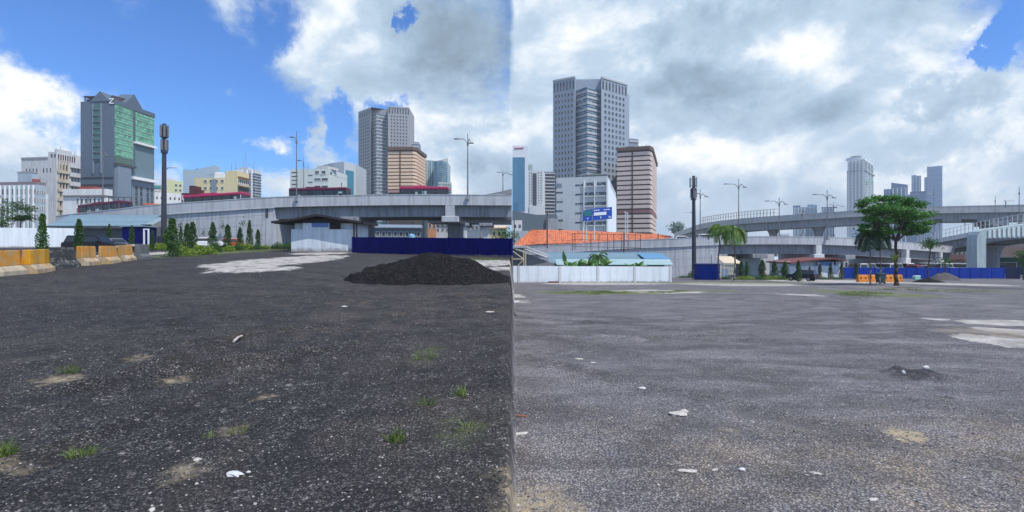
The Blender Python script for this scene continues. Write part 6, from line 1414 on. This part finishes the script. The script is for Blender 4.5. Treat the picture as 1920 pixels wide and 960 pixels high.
def lamp_proto():
    e = bpy.data.objects.new('street_lamp', None); COL.objects.link(e); return e
def street_lamp(label, px, D, ybase, ytop, armL, armR, thick=.09, head=1.0, yb_drop=0, rot=0, vertical=.0, m=None, z_from_ground=False):
    """tall double-arm lamp; arms in metres"""
    zb = GD(px, D).z if z_from_ground else PZ(ybase, D); zt = PZ(ytop, D); x = PX(px, D); t = thing('street_lamp', label, 'street lamp', (x, D, zb), 'double arm street lamps on the flyovers'); m = m or mat('lamp_steel', (.16, .17, .19), .5, .1, 2, metal=.3)
    za = zt-(zt-zb)*.105
    MB().tube((x, D, zb-.1), (x, D, zt), thick*1.25, thick*.55, 8).build('pole', m, t)
    for s, L in ((-1, armL), (1, armR)):
        if L <= 0: continue
        c, sn = math.cos(rot), math.sin(rot)
        pts = [(x, D, za-.5), (x+s*L*.35*c, D+s*L*.35*sn, za+.15), (x+s*L*c, D+s*L*sn, za+(.15 if s < 0 else -.5))]
        MB().path(pts, [thick*.7, thick*.6, thick*.5], 6).build('arm', m, t)
        hx, hy, hz_ = pts[-1]; MB().box(hx-.5*head, hx+.35*head, hy-.15, hy+.15, hz_-.06, hz_+.10).build('lamp_head', m, t, bevel=.03)
    MB().box(x-.25, x+.25, D-.35, D+.1, zb-.45, zb+.05).build('base_bracket', concrete_dark, t)
    MB().tube((x, D, za-.9), (x+.0, D, za-.4), thick*1.5, thick*1.5, 8).build('collar', m, t)
street_lamp('street lamp before the slate tower on the left ramp', 193, 84, 394, 275, 1.3, .8, .08, .7)
street_lamp('tall street lamp on the left flyover above the left red bus', 556, 76, 372, 246, .7, 0, .09, .6)
street_lamp('slimmer street lamp behind, second above the left red bus', 569, 92, 368, 295, .8, 0, .07, .6)
street_lamp('tall double arm street lamp near the boundary on the left flyover', 877, 76, 369, 250, 1.7, .6, .10, .9)
street_lamp('far street lamp on the climbing ramp near the boundary', 943, 136, 360, 320, 1.2, 2.4, .12, 1.1)
for px, yb, yt, D, aL, aR, lb in ((1313, 443, 355, 99, .5, 1.3, 'lamp directly right of the right monopole'), (1385, 445, 335, 97.1, 2.5, 1.3, 'tall lamp above the two palms'), (1461, 441, 371, 99, 2.4, 1.4, 'lamp left of the blue condominiums'), (1551, 446, 357, 97.1, 2.4, 1.4, 'tall lamp rising before the right blue condominium'),
                                  (1504, 440, 392, 104, 0, 1.2, 'short far lamp before the left blue condominium'), (1563, 440, 378, 165, 1.0, 3.2, 'far lamp behind the high viaduct right of the condominiums')):
    street_lamp(lb, px, D, yb, yt, aL, aR, .10, .9)
street_lamp('thin lamp pole on the middle viaduct right of the tallest glass tower', 1866, 120, 420, 367, 0, 0, .07)
street_lamp('thin lamp pole near the right picture edge above the high viaduct', 1911, 104, 418, 350, 0, 0, .08)
street_lamp('thin pole under the high viaduct by the left gantry board', 1751, 128, 437, 350, 0, 0, .06)
# slim poles and empty steel frames
def frame(label, xs, y0, y1, D, rails, m, r=.06, name='steel_frame', tilt=0):
    """row of upright bars joined by rails: one thing"""
    x0, x1 = xs[0], xs[-1]; g = (PX((x0+x1)/2, D), D, PZ(y1, D)); t = thing(name, label, 'steel frame', g)
    for i, x in enumerate(xs): yy = y1-(2 if i % 2 else 0); MB().tube(P(x, yy, D), P(x, y0+tilt*(x-x0), D), r, r, 6).build('upright', m, t)
    for y in rails: MB().tube(P(x0, y, D), P(x1, y+tilt*(x1-x0), D), r*.8, r*.8, 6).build('rail', m, t)
fm = mat('frame_rust', (.10, .06, .065), .7, .2, 3)
frame('row of thin empty sign frame posts over the right ramp wall', [1073, 1078, 1108, 1123, 1139, 1151, 1165, 1178, 1191, 1201], 437, 470, 92, (438, 449, 462), fm, .06, tilt=.02)
frame('thin empty frame posts above the left shed roof', [152, 165, 178, 191, 204, 222, 232, 246], 370, 398, 79, (370, 396), mat('frame_dark', (.06,.05,.065), .7), .06)
for px, y0, y1, D, r_, lb in ((1026, 395, 458, 90, .13, 'dark slim post rising through the orange roof'), (964, 412, 459, 90, .12, 'dark slim post at the boundary before the orange roof'), (1234, 437, 450, 98, .10, 'short dark post at the right end of the orange roof'), (1170, 436, 472, 91, .14, 'grey post left of the end of the steel frame row')):
    g = P(px, y1+8, D); tag(MB().tube(g, P(px, y0, D), r_, r_*.8, 7).build('post', fm), lb, 'post')
# white lamp posts and sign legs near the gantry sign
D = 104; xs = (1096, 1100, 1115); sx0, sx1 = 1093, 1148
t = thing('road_sign', 'large blue overhead road sign with a teal panel in front of the white parking block', 'road sign', (PX(1120, D), D, PZ(455, D)))
def qd(p, q, r_, s_, th, m, nm):
    mb = MB(); vs = [P(*k, D+off) for off in (0, th) for k in (p, q, r_, s_)]; mb.add(vs, [(0,1,2,3), (7,6,5,4), (0,4,5,1), (1,5,6,2), (2,6,7,3), (3,7,4,0)]); return mb.build(nm, m, t)
sb = mat('sign_blue', (.01,.07,.42), .45, .05, 1); sw = mat('sign_white', (.75,.78,.82), .5, .03, 1); sg = mat('sign_teal', (.02,.16,.19), .45)
def sy(px, k): return (395-(px-1093)*.125)*(1-k)+(415.5-(px-1093)*.09)*k     # sloping board seen at an angle
qd((1093.5, 395), (1110.3, 391.5), (1110.3, 413.5), (1093.5, 415), .25, sb, 'board'); qd((1111.5, 391), (1147.5, 388), (1147.5, 410), (1111.5, 413), .25, sb, 'board')
def chip(x0, x1, k0, k1, m, nm='lettering', off=-.05):
    y = lambda x, k: (391-(x-1111.5)*.083)*(1-k)+(413-(x-1111.5)*.083)*k
    vs = [P(a, b_, D+o_) for o_ in (off, -.003) for a, b_ in ((x0, y(x0, k0)), (x1, y(x1, k0)), (x1, y(x1, k1)), (x0, y(x0, k1)))]
    return MB().add(vs, [(0,1,2,3), (7,6,5,4), (0,4,5,1), (1,5,6,2), (2,6,7,3), (3,7,4,0)]).build(nm, m, t)
chip(1113.5, 1137, .36, .62, sw, 'blank_plate'); chip(1095, 1109, .12, .62, sg, 'teal_panel')
for x0, x1 in ((1113.5, 1116.5), (1117.2, 1120), (1120.8, 1124)): chip(x0, x1, .13, .22, sw)
for x0, x1 in ((1132, 1135), (1135.8, 1139), (1140, 1143.5)): chip(x0, x1, .15, .23, sw)
for x in (1101.5, 1126, 1141.5): chip(x, x+1.0, .76, .92, sw, 'arrow'); chip(x-.9, x+1.9, .74, .80, sw, 'arrow')
for x in (1143.6, 1145): chip(x, x+.8, .78, .9, sw, 'arrow')
for x in (1093.2, 1099.5, 1114): MB().tube(P(x, 452, D+.6), P(x, 395, D+.6), .16, .14, 7).build('post', pale_metal, t)
MB().tube(P(1093, 402, D+.5), P(1148, 398, D+.5), .14, .14, 7).build('beam', pale_metal, t)
for px, y0, lb in ((1172.5, 398, 'pale thin lamp post right of the blue road sign, taller one'), (1176.5, 400, 'pale thin lamp post right of the blue road sign, shorter one')):
    D = 102; t2 = thing('lamp_post', lb, 'lamp post', P(px, 455, D)); MB().tube(P(px, 455, D), P(px, y0, D), .12, .09, 7).build('pole', pale_metal, t2); MB().box(P(px-2, y0, D).x, P(px+2, y0, D).x, D-.1, D+.1, PZ(y0, D)-.05, PZ(y0, D)+.1).build('lamp_head', pale_metal, t2)

# ---------------------------------------------------------------- vehicles
def car_proto(kind, paint, glass=None):
    """built at the origin, nose towards +X, metres"""
    e = bpy.data.objects.new('parked_car', None); COL.objects.link(e); e.location = (0,0,0)
    L, W, H = {'pickup': (5.1, 1.82, 1.75), 'sedan': (4.4, 1.72, 1.42), 'suv': (4.6, 1.82, 1.72), 'van': (4.9, 1.85, 2.1)}[kind]; h = L/2
    body = {'pickup': [(-h, .45), (-h, 1.05), (-.35, 1.08), (1.2, 1.08), (h-.1, .98), (h, .8), (h, .42)], 'sedan': [(-h, .38), (-h, .85), (-h+.12, .95), (1.1, .92), (h-.15, .78), (h, .62), (h, .34)],
            'suv': [(-h, .45), (-h, 1.05), (-h+.1, 1.1), (1.15, 1.08), (h-.12, .98), (h, .75), (h, .42)], 'van': [(-h, .45), (-h, 1.15), (-h+.05, 1.2), (1.7, 1.15), (h-.1, .98), (h, .7), (h, .42)]}[kind]
    cab = {'pickup': ((-.65, 1.25), (-.45, .70)), 'sedan': ((-1.75, 1.15), (-1.15, .45)), 'suv': ((-2.15, 1.15), (-1.95, .55)), 'van': ((-2.35, 1.75), (-2.3, 1.15))}[kind]
    mb = MB(); n = len(body); vs = [(x, -W/2+(.06 if z > .8 else 0), z) for x, z in body]+[(x, W/2-(.06 if z > .8 else 0), z) for x, z in body]
    mb.add(vs, [tuple(range(n)), tuple(range(2*n-1, n-1, -1))]+[(i, n+i, n+(i+1)%n, (i+1)%n) for i in range(n)]); bo = mb.build('body', paint, e, bevel=.05, smooth=False)
    zb = max(z for x, z in body)-.06; (b0, b1), (t0, t1) = cab
    mb = MB(); mb.prism([(b0, -W/2+.07), (b1, -W/2+.07), (b1, W/2-.07), (b0, W/2-.07)], zb, H, top=[(t0, -W/2+.25), (t1, -W/2+.25), (t1, W/2-.25), (t0, W/2-.25)]); mb.build('cabin', paint, e, bevel=.05)
    gl = glass or mat('car_glass', (.015, .02, .025), .1, .05, 2, spec=.8)
    def lerp(k): return b0+(t0-b0)*k, b1+(t1-b1)*k, W/2-.07-.18*k
    x00, x01, y0 = lerp(.14); x10, x11, y1 = lerp(.82); z0_, z1_ = zb+(H-zb)*.14, zb+(H-zb)*.82
    for s in (-1, 1): MB().add([(x00+.15, s*(y0+.012), z0_), (x01-.12, s*(y0+.012), z0_), (x11-.08, s*(y1+.012), z1_), (x10+.1, s*(y1+.012), z1_), (x00+.15, s*(y0-.02), z0_), (x01-.12, s*(y0-.02), z0_), (x11-.08, s*(y1-.02), z1_), (x10+.1, s*(y1-.02), z1_)], [(0,1,2,3), (7,6,5,4), (0,4,5,1), (1,5,6,2), (2,6,7,3), (3,7,4,0)]).build('side_window', gl, e)
    for xs, xe, sg_, nm in ((x01, x11, 1, 'windscreen'), (x00, x10, -1, 'rear_window')): MB().add([(xs+.014*sg_, -y0+.1, z0_), (xs+.014*sg_, y0-.1, z0_), (xe+.014*sg_, y1-.08, z1_), (xe+.014*sg_, -y1+.08, z1_), (xs-.02*sg_, -y0+.1, z0_), (xs-.02*sg_, y0-.1, z0_), (xe-.02*sg_, y1-.08, z1_), (xe-.02*sg_, -y1+.08, z1_)], [(0,1,2,3), (7,6,5,4), (0,4,5,1), (1,5,6,2), (2,6,7,3), (3,7,4,0)]).build(nm, gl, e)
    for sx in (-L*.30, L*.31):
        for sy_ in (-1, 1):
            w = MB().tube((sx, sy_*(W/2-.22), .34), (sx, sy_*(W/2+.01), .34), .34, .34, 18).build('wheel', rubber, e); rim = MB().tube((sx, sy_*(W/2+.005), .34), (sx, sy_*(W/2+.03), .34), .2, .17, 14).build('rim', grey_metal, e)
            rim.parent = w
    for s in (-1, 1):
        MB().box(h-.06, h+.015, s*(W/2-.32)-.17, s*(W/2-.32)+.17, .62, .76).build('headlight', pale_metal, e); MB().box(-h-.015, -h+.06, s*(W/2-.2)-.13, s*(W/2-.2)+.13, .75, .98).build('tail_light', mat('tail_red', (.35,.02,.02), .3), e)
        MB().box(.75, .95, s*(W/2+.1)-.1, s*(W/2+.1)+.1, zb+.02, zb+.17).build('mirror', paint, e)
    MB().box(h-.02, h+.06, -W/2+.1, W/2-.1, .36, .52).build('bumper', black, e); MB().box(-h-.06, -h+.02, -W/2+.1, W/2-.1, .36, .52).build('bumper', black, e)
    return e
def paint(name, c): return mat(name, c, .3, .04, 2, coat=.25 if c[0] > .05 else 0, spec=.4 if c[0] > .05 else .25)
def place(e, px, D, rz, label, group=None):
    g = GD(px, D); e.location = g; e.rotation_euler.z = rz; tag(e, label, 'car', group)
e = car_proto('suv', paint('paint_black', (.010,.011,.014))); place(e, 178, 46, R(6), 'black car parked behind the orange barriers on the left')
e = car_proto('sedan', paint('paint_grey', (.12,.13,.15))); place(e, 213, 52, R(-20), 'dark grey car parked against the black one by the blue cabin')
e = car_proto('sedan', paint('paint_white', (.70,.72,.75))); place(e, 391, 64, R(3), 'white car parked behind the shrubs by the left ramp wall')
e = car_proto('suv', paint('paint_black2', (.006,.010,.022))); place(e, 1504, 70, R(128), 'dark car seen from behind, parked by the white hut on the right yard'); e.scale = (.82, .9, .92)
e = car_proto('van', paint('paint_orange', (.5,.12,.03))); e.scale = (.55, .7, .6); e.location = P(437, 459.5, 68); e.location.z = gz(e.location.x, 68); tag(e, 'small orange red cart half hidden by the evergreens left of the flyover opening', 'cart'); e.name = 'small_cart'
# rows of cars behind the blue hoarding
cols = [('paint_white', (.70,.72,.75)), ('paint_silver', (.42,.44,.47)), ('paint_navy', (.02,.04,.12)), ('paint_black', (.010,.011,.014)), ('paint_red', (.35,.02,.02)), ('paint_grey', (.12,.13,.15))]
r = random.Random(9); P0 = {}
names = ['white', 'silver', 'navy', 'black', 'red', 'grey']
g = GD(1710, 106); DECKZ = g.z+.75; o = MB().box(PX(1590, 106), PX(1840, 106), 100, 113, g.z-.6, DECKZ-.0).build('parking_deck', mat('deck_grey', (.3,.31,.33), .9)); o['kind'] = 'structure'
xs = [1606, 1622, 1640, 1656, 1674, 1692, 1708, 1723, 1738, 1752, 1766, 1782, 1798, 1815]
pick = [0, 1, 2, 0, 1, 0, 4, 2, 0, 1, 0, 3, 0, 5]
poss = ['leftmost behind the blue hoarding', 'second from the left behind the blue hoarding', 'left of the spreading tree behind the hoarding', 'hidden behind the dark palm and hoarding', 'directly behind the trunk of the spreading tree', 'right of the spreading tree trunk', 'between spreading tree and sapling, left one', 'between spreading tree and sapling, right one', 'directly behind the sapling', 'just right of the sapling trunk', 'behind the small sapling', 'right of the small sapling', 'second from the right behind the hoarding', 'rightmost behind the blue hoarding']
for i, x in enumerate(xs):
    c = pick[i]
    if c not in P0: P0[c] = car_proto('van' if c in (0, 1) else 'suv', paint(*cols[c])); e = P0[c]
    else: e = dup(P0[c])
    place(e, x, 104+(i % 3)*1.5, R(90+r.uniform(-14, 14)), '%s car roof, %s' % (names[c], poss[i]), 'cars parked behind the blue hoarding')
    e.location.z = DECKZ
# car on the right ramp (white, seen above the parapet)
e = car_proto('sedan', paint('paint_white', (.70,.72,.75))); q, d = at_col(pathR, 1288); e.location = q+Vector((0, 2.6, -1.0)); e.rotation_euler.z = math.atan2(d.y, d.x); tag(e, 'white car driving on the right ramp left of the monopole', 'car')
e = car_proto('suv', paint('paint_silver', (.42,.44,.47))); q, d = at_col(pathR, 1336); e.location = q+Vector((0, 2.6, -1.15)); e.rotation_euler.z = math.atan2(d.y, d.x); tag(e, 'silver car on the right flyover above the palms', 'car')

def bus(label, px0, px1, D, ytop, path, roofc, bodyc, deck=1.25):
    q, d = at_col(path, (px0+px1)/2); L = (px1-px0)/F*D*.995; e = thing('bus', label, 'bus', (0,0,0)); H = 3.2; h = L/2; W = 2.5
    zt = PZ(ytop, D); zb = zt-H; 
    mbx = MB().box(-h, h, -W/2, W/2, .35, 1.35); mbx.build('lower_body', bodyc, e, bevel=.08)
    MB().box(-h+.03, h-.03, -W/2+.04, W/2-.04, 1.34, 2.75).build('window_band', mat('bus_glass', (.015,.02,.03), .12, .1, 1, spec=.7), e, bevel=.05)
    n = max(4, int(L/1.6))
    for i in range(n+1): x = -h+.06+(L-.24)*i/n; MB().box(x, x+.12, -W/2-.01, -W/2+.05, 1.34, 2.75).build('window_pillar', mat('bus_black', (.02,.01,.015), .4) if i not in (0, n) else bodyc, e)
    MB().box(-h, h, -W/2, W/2, 2.74, 3.2).build('roof', roofc, e, bevel=.12); MB().box(-h*.45, h*.05, -.8, .8, 3.19, 3.42).build('air_conditioner', roofc, e, bevel=.05)
    r_ = random.Random(px0); mb = MB()
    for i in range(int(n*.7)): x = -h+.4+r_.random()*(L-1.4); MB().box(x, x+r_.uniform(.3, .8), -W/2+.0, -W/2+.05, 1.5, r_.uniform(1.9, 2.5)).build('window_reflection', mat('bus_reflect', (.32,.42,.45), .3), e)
    for sx in (-L*.3, L*.3):
        for s in (-1, 1): MB().tube((sx, s*(W/2-.3), .48), (sx, s*(W/2+.01), .48), .48, .48, 16).build('wheel', rubber, e)
    e.location = (PX((px0+px1)/2, D), D, zb); e.rotation_euler = (0, -math.atan2(d.z, math.hypot(d.x, d.y)), math.atan2(d.y, d.x)); return e
mag = mat('bus_magenta', (.34, .02, .09), .4, .08, 1); mar = mat('bus_maroon', (.10, .012, .04), .4, .08, 1); blk = mat('bus_black', (.02,.01,.015), .4)
bus('black and magenta bus on the left flyover beneath the white louvred block', 548, 655, 79.5, 353.5, pathL, mar, blk)
bus('dark bus with a magenta roof on the left flyover below the tan banded tower', 752, 842, 79.5, 351.5, pathL, mag, blk)
bus('long magenta bus on the ramp in front of the cream building', 352, 465, 79.5, 364.5, pathL, mag, mat('bus_pale', (.45,.48,.5), .4))
bus('magenta roofed bus low on the ramp in front of the white low building', 154, 246, 85, 381, pathL, mar, mag)
q, d = at_col(pathL, 265); e = car_proto('van', mat('lorry_orange', (.62,.13,.03), .5)); e.location = q+Vector((0, 3, -1.5)); e.rotation_euler.z = math.atan2(d.y, d.x); e.scale = (.75, .9, 1); tag(e, 'orange van on the left ramp below the slate tower', 'van'); e.name = 'orange_van'

# orange barriers, dark stand and crates by the spreading tree
rb = mat('barrier_orange_right', (.62, .22, .03), .6, .12, 2, .2, 20, .2)
for px, D, rz, lb in ((1617, 64, 0, 'orange barrier left of the dark palm on the right yard, first'), (1636, 64.5, .03, 'orange barrier behind the dark palm on the right yard'), (1664, 64, 0, 'orange barrier left of the spreading tree trunk'), (1682, 65, .04, 'orange barrier half hidden by the spreading tree trunk')):
    g = GD(px, D); t = thing('water_barrier', lb, 'barrier', g, 'orange barriers by the spreading tree'); L = .66
    MB().prism([(g.x-L, D-.25), (g.x+L, D-.25), (g.x+L, D+.25), (g.x-L, D+.25)], g.z-.05, g.z+.35).build('foot', rb, t, bevel=.04); MB().prism([(g.x-L+.05, D-.22), (g.x+L-.05, D-.22), (g.x+L-.05, D+.22), (g.x-L+.05, D+.22)], g.z+.349, g.z+.95, top=[(g.x-L+.05, D-.13), (g.x+L-.05, D-.13), (g.x+L-.05, D+.13), (g.x-L+.05, D+.13)]).build('upper_block', rb, t, bevel=.04)
    for k in (-.3, .3): MB().box(g.x+k-.1, g.x+k+.1, D-.24, D-.2, g.z+.45, g.z+.7).build('grip_recess', mat('recess_orange', (.25,.10,.03), .8), t)
D = 58; g = GD(1651, D); t = thing('dustbin', 'dark teal litter bin with a frame beside the spreading tree', 'bin', g); td = mat('bin_teal', (.02,.07,.085), .5)
MB().prism([(g.x-.3, D-.3), (g.x+.3, D-.3), (g.x+.3, D+.3), (g.x-.3, D+.3)], g.z+.1, g.z+1.1, top=[(g.x-.42, D-.38), (g.x+.42, D-.38), (g.x+.42, D+.38), (g.x-.42, D+.38)]).build('body', td, t, bevel=.04)
MB().box(g.x-.46, g.x+.46, D-.42, D+.42, g.z+1.1, g.z+1.22).build('lid', td, t, bevel=.04)
for sx in (-.5, .5): MB().tube((g.x+sx, D, g.z-.05), (g.x+sx, D, g.z+1.75), .035, .035, 6).build('post', td, t)
MB().tube((g.x-.5, D, g.z+1.75), (g.x+.5, D, g.z+1.75), .035, .035, 6).build('crossbar', td, t)
for s in (-1, 1): MB().tube((g.x+s*.25, D-.34, g.z+.1), (g.x+s*.25, D-.26, g.z+.1), .12, .12, 10).build('wheel', rubber, t)
D = 79; g = GD(1718, D); t = thing('cool_box', 'small pale green box on the ground before the blue hoarding', 'box', g); MB().box(g.x-.45, g.x+.45, D-.3, D+.3, g.z, g.z+.5).build('body', mat('box_green', (.25,.55,.48), .6), t, bevel=.05); MB().box(g.x-.3, g.x+.48, D-.33, D+.33, g.z+.5, g.z+.62).build('lid', white_paint, t, bevel=.03)
# blue drum behind the dark hoarding
D = 68; g = GD(772, D); t = thing('water_tank', 'pale blue water tank behind the dark blue hoarding under the flyover', 'tank', g); mb = MB().tube(g-Vector((0,0,.1)), (g.x, D, PZ(441, D)), .5, .5, 16); mb.build('body', mat('tank_blue', (.22,.42,.60), .5), t, smooth=False); MB().tube((g.x, D, PZ(441, D)), (g.x, D, PZ(438.5, D)), .4, .15, 14).build('lid', mat('tank_blue', (.22,.42,.60), .5), t)
# reddish plank pile at the foot of the long white wall
for i, (px, w, lb) in enumerate(((1034, 14, 'reddish plank pile at the foot of the long white wall'), (1044, 9, 'short reddish plank pile at the right end of the longer one'))):
    g = GD(px, 60); ob = MB(); W_ = w/F*60/2
    for k in range(3): ob.box(g.x-W_+.05*k, g.x+W_-.04*k, g.y-.12+.03*k, g.y+.12, g.z+.07*k, g.z+.07*k+.06)
    tag(ob.build('plank_pile', mat('plank_red', (.16,.07,.06), .8, .3, 4)), lb, 'planks')

# ---------------------------------------------------------------- the humid air: one box of thin haze round everything
hm = bpy.data.materials.new('haze'); hm.use_nodes = True; ht = hm.node_tree
for n_ in list(ht.nodes):
    if n_.type == 'BSDF_PRINCIPLED': ht.nodes.remove(n_)
pv = ht.nodes.new('ShaderNodeVolumePrincipled'); pv.inputs['Color'].default_value = (.90, .95, 1.0, 1); pv.inputs['Density'].default_value = .00022; pv.inputs['Anisotropy'].default_value = .0
ht.links.new(pv.outputs[0], ht.nodes['Material Output'].inputs['Volume'])
hz = MB().box(-4200, 4200, -60, 3200, -9, 175).build('haze', hm); hz['kind'] = 'stuff'
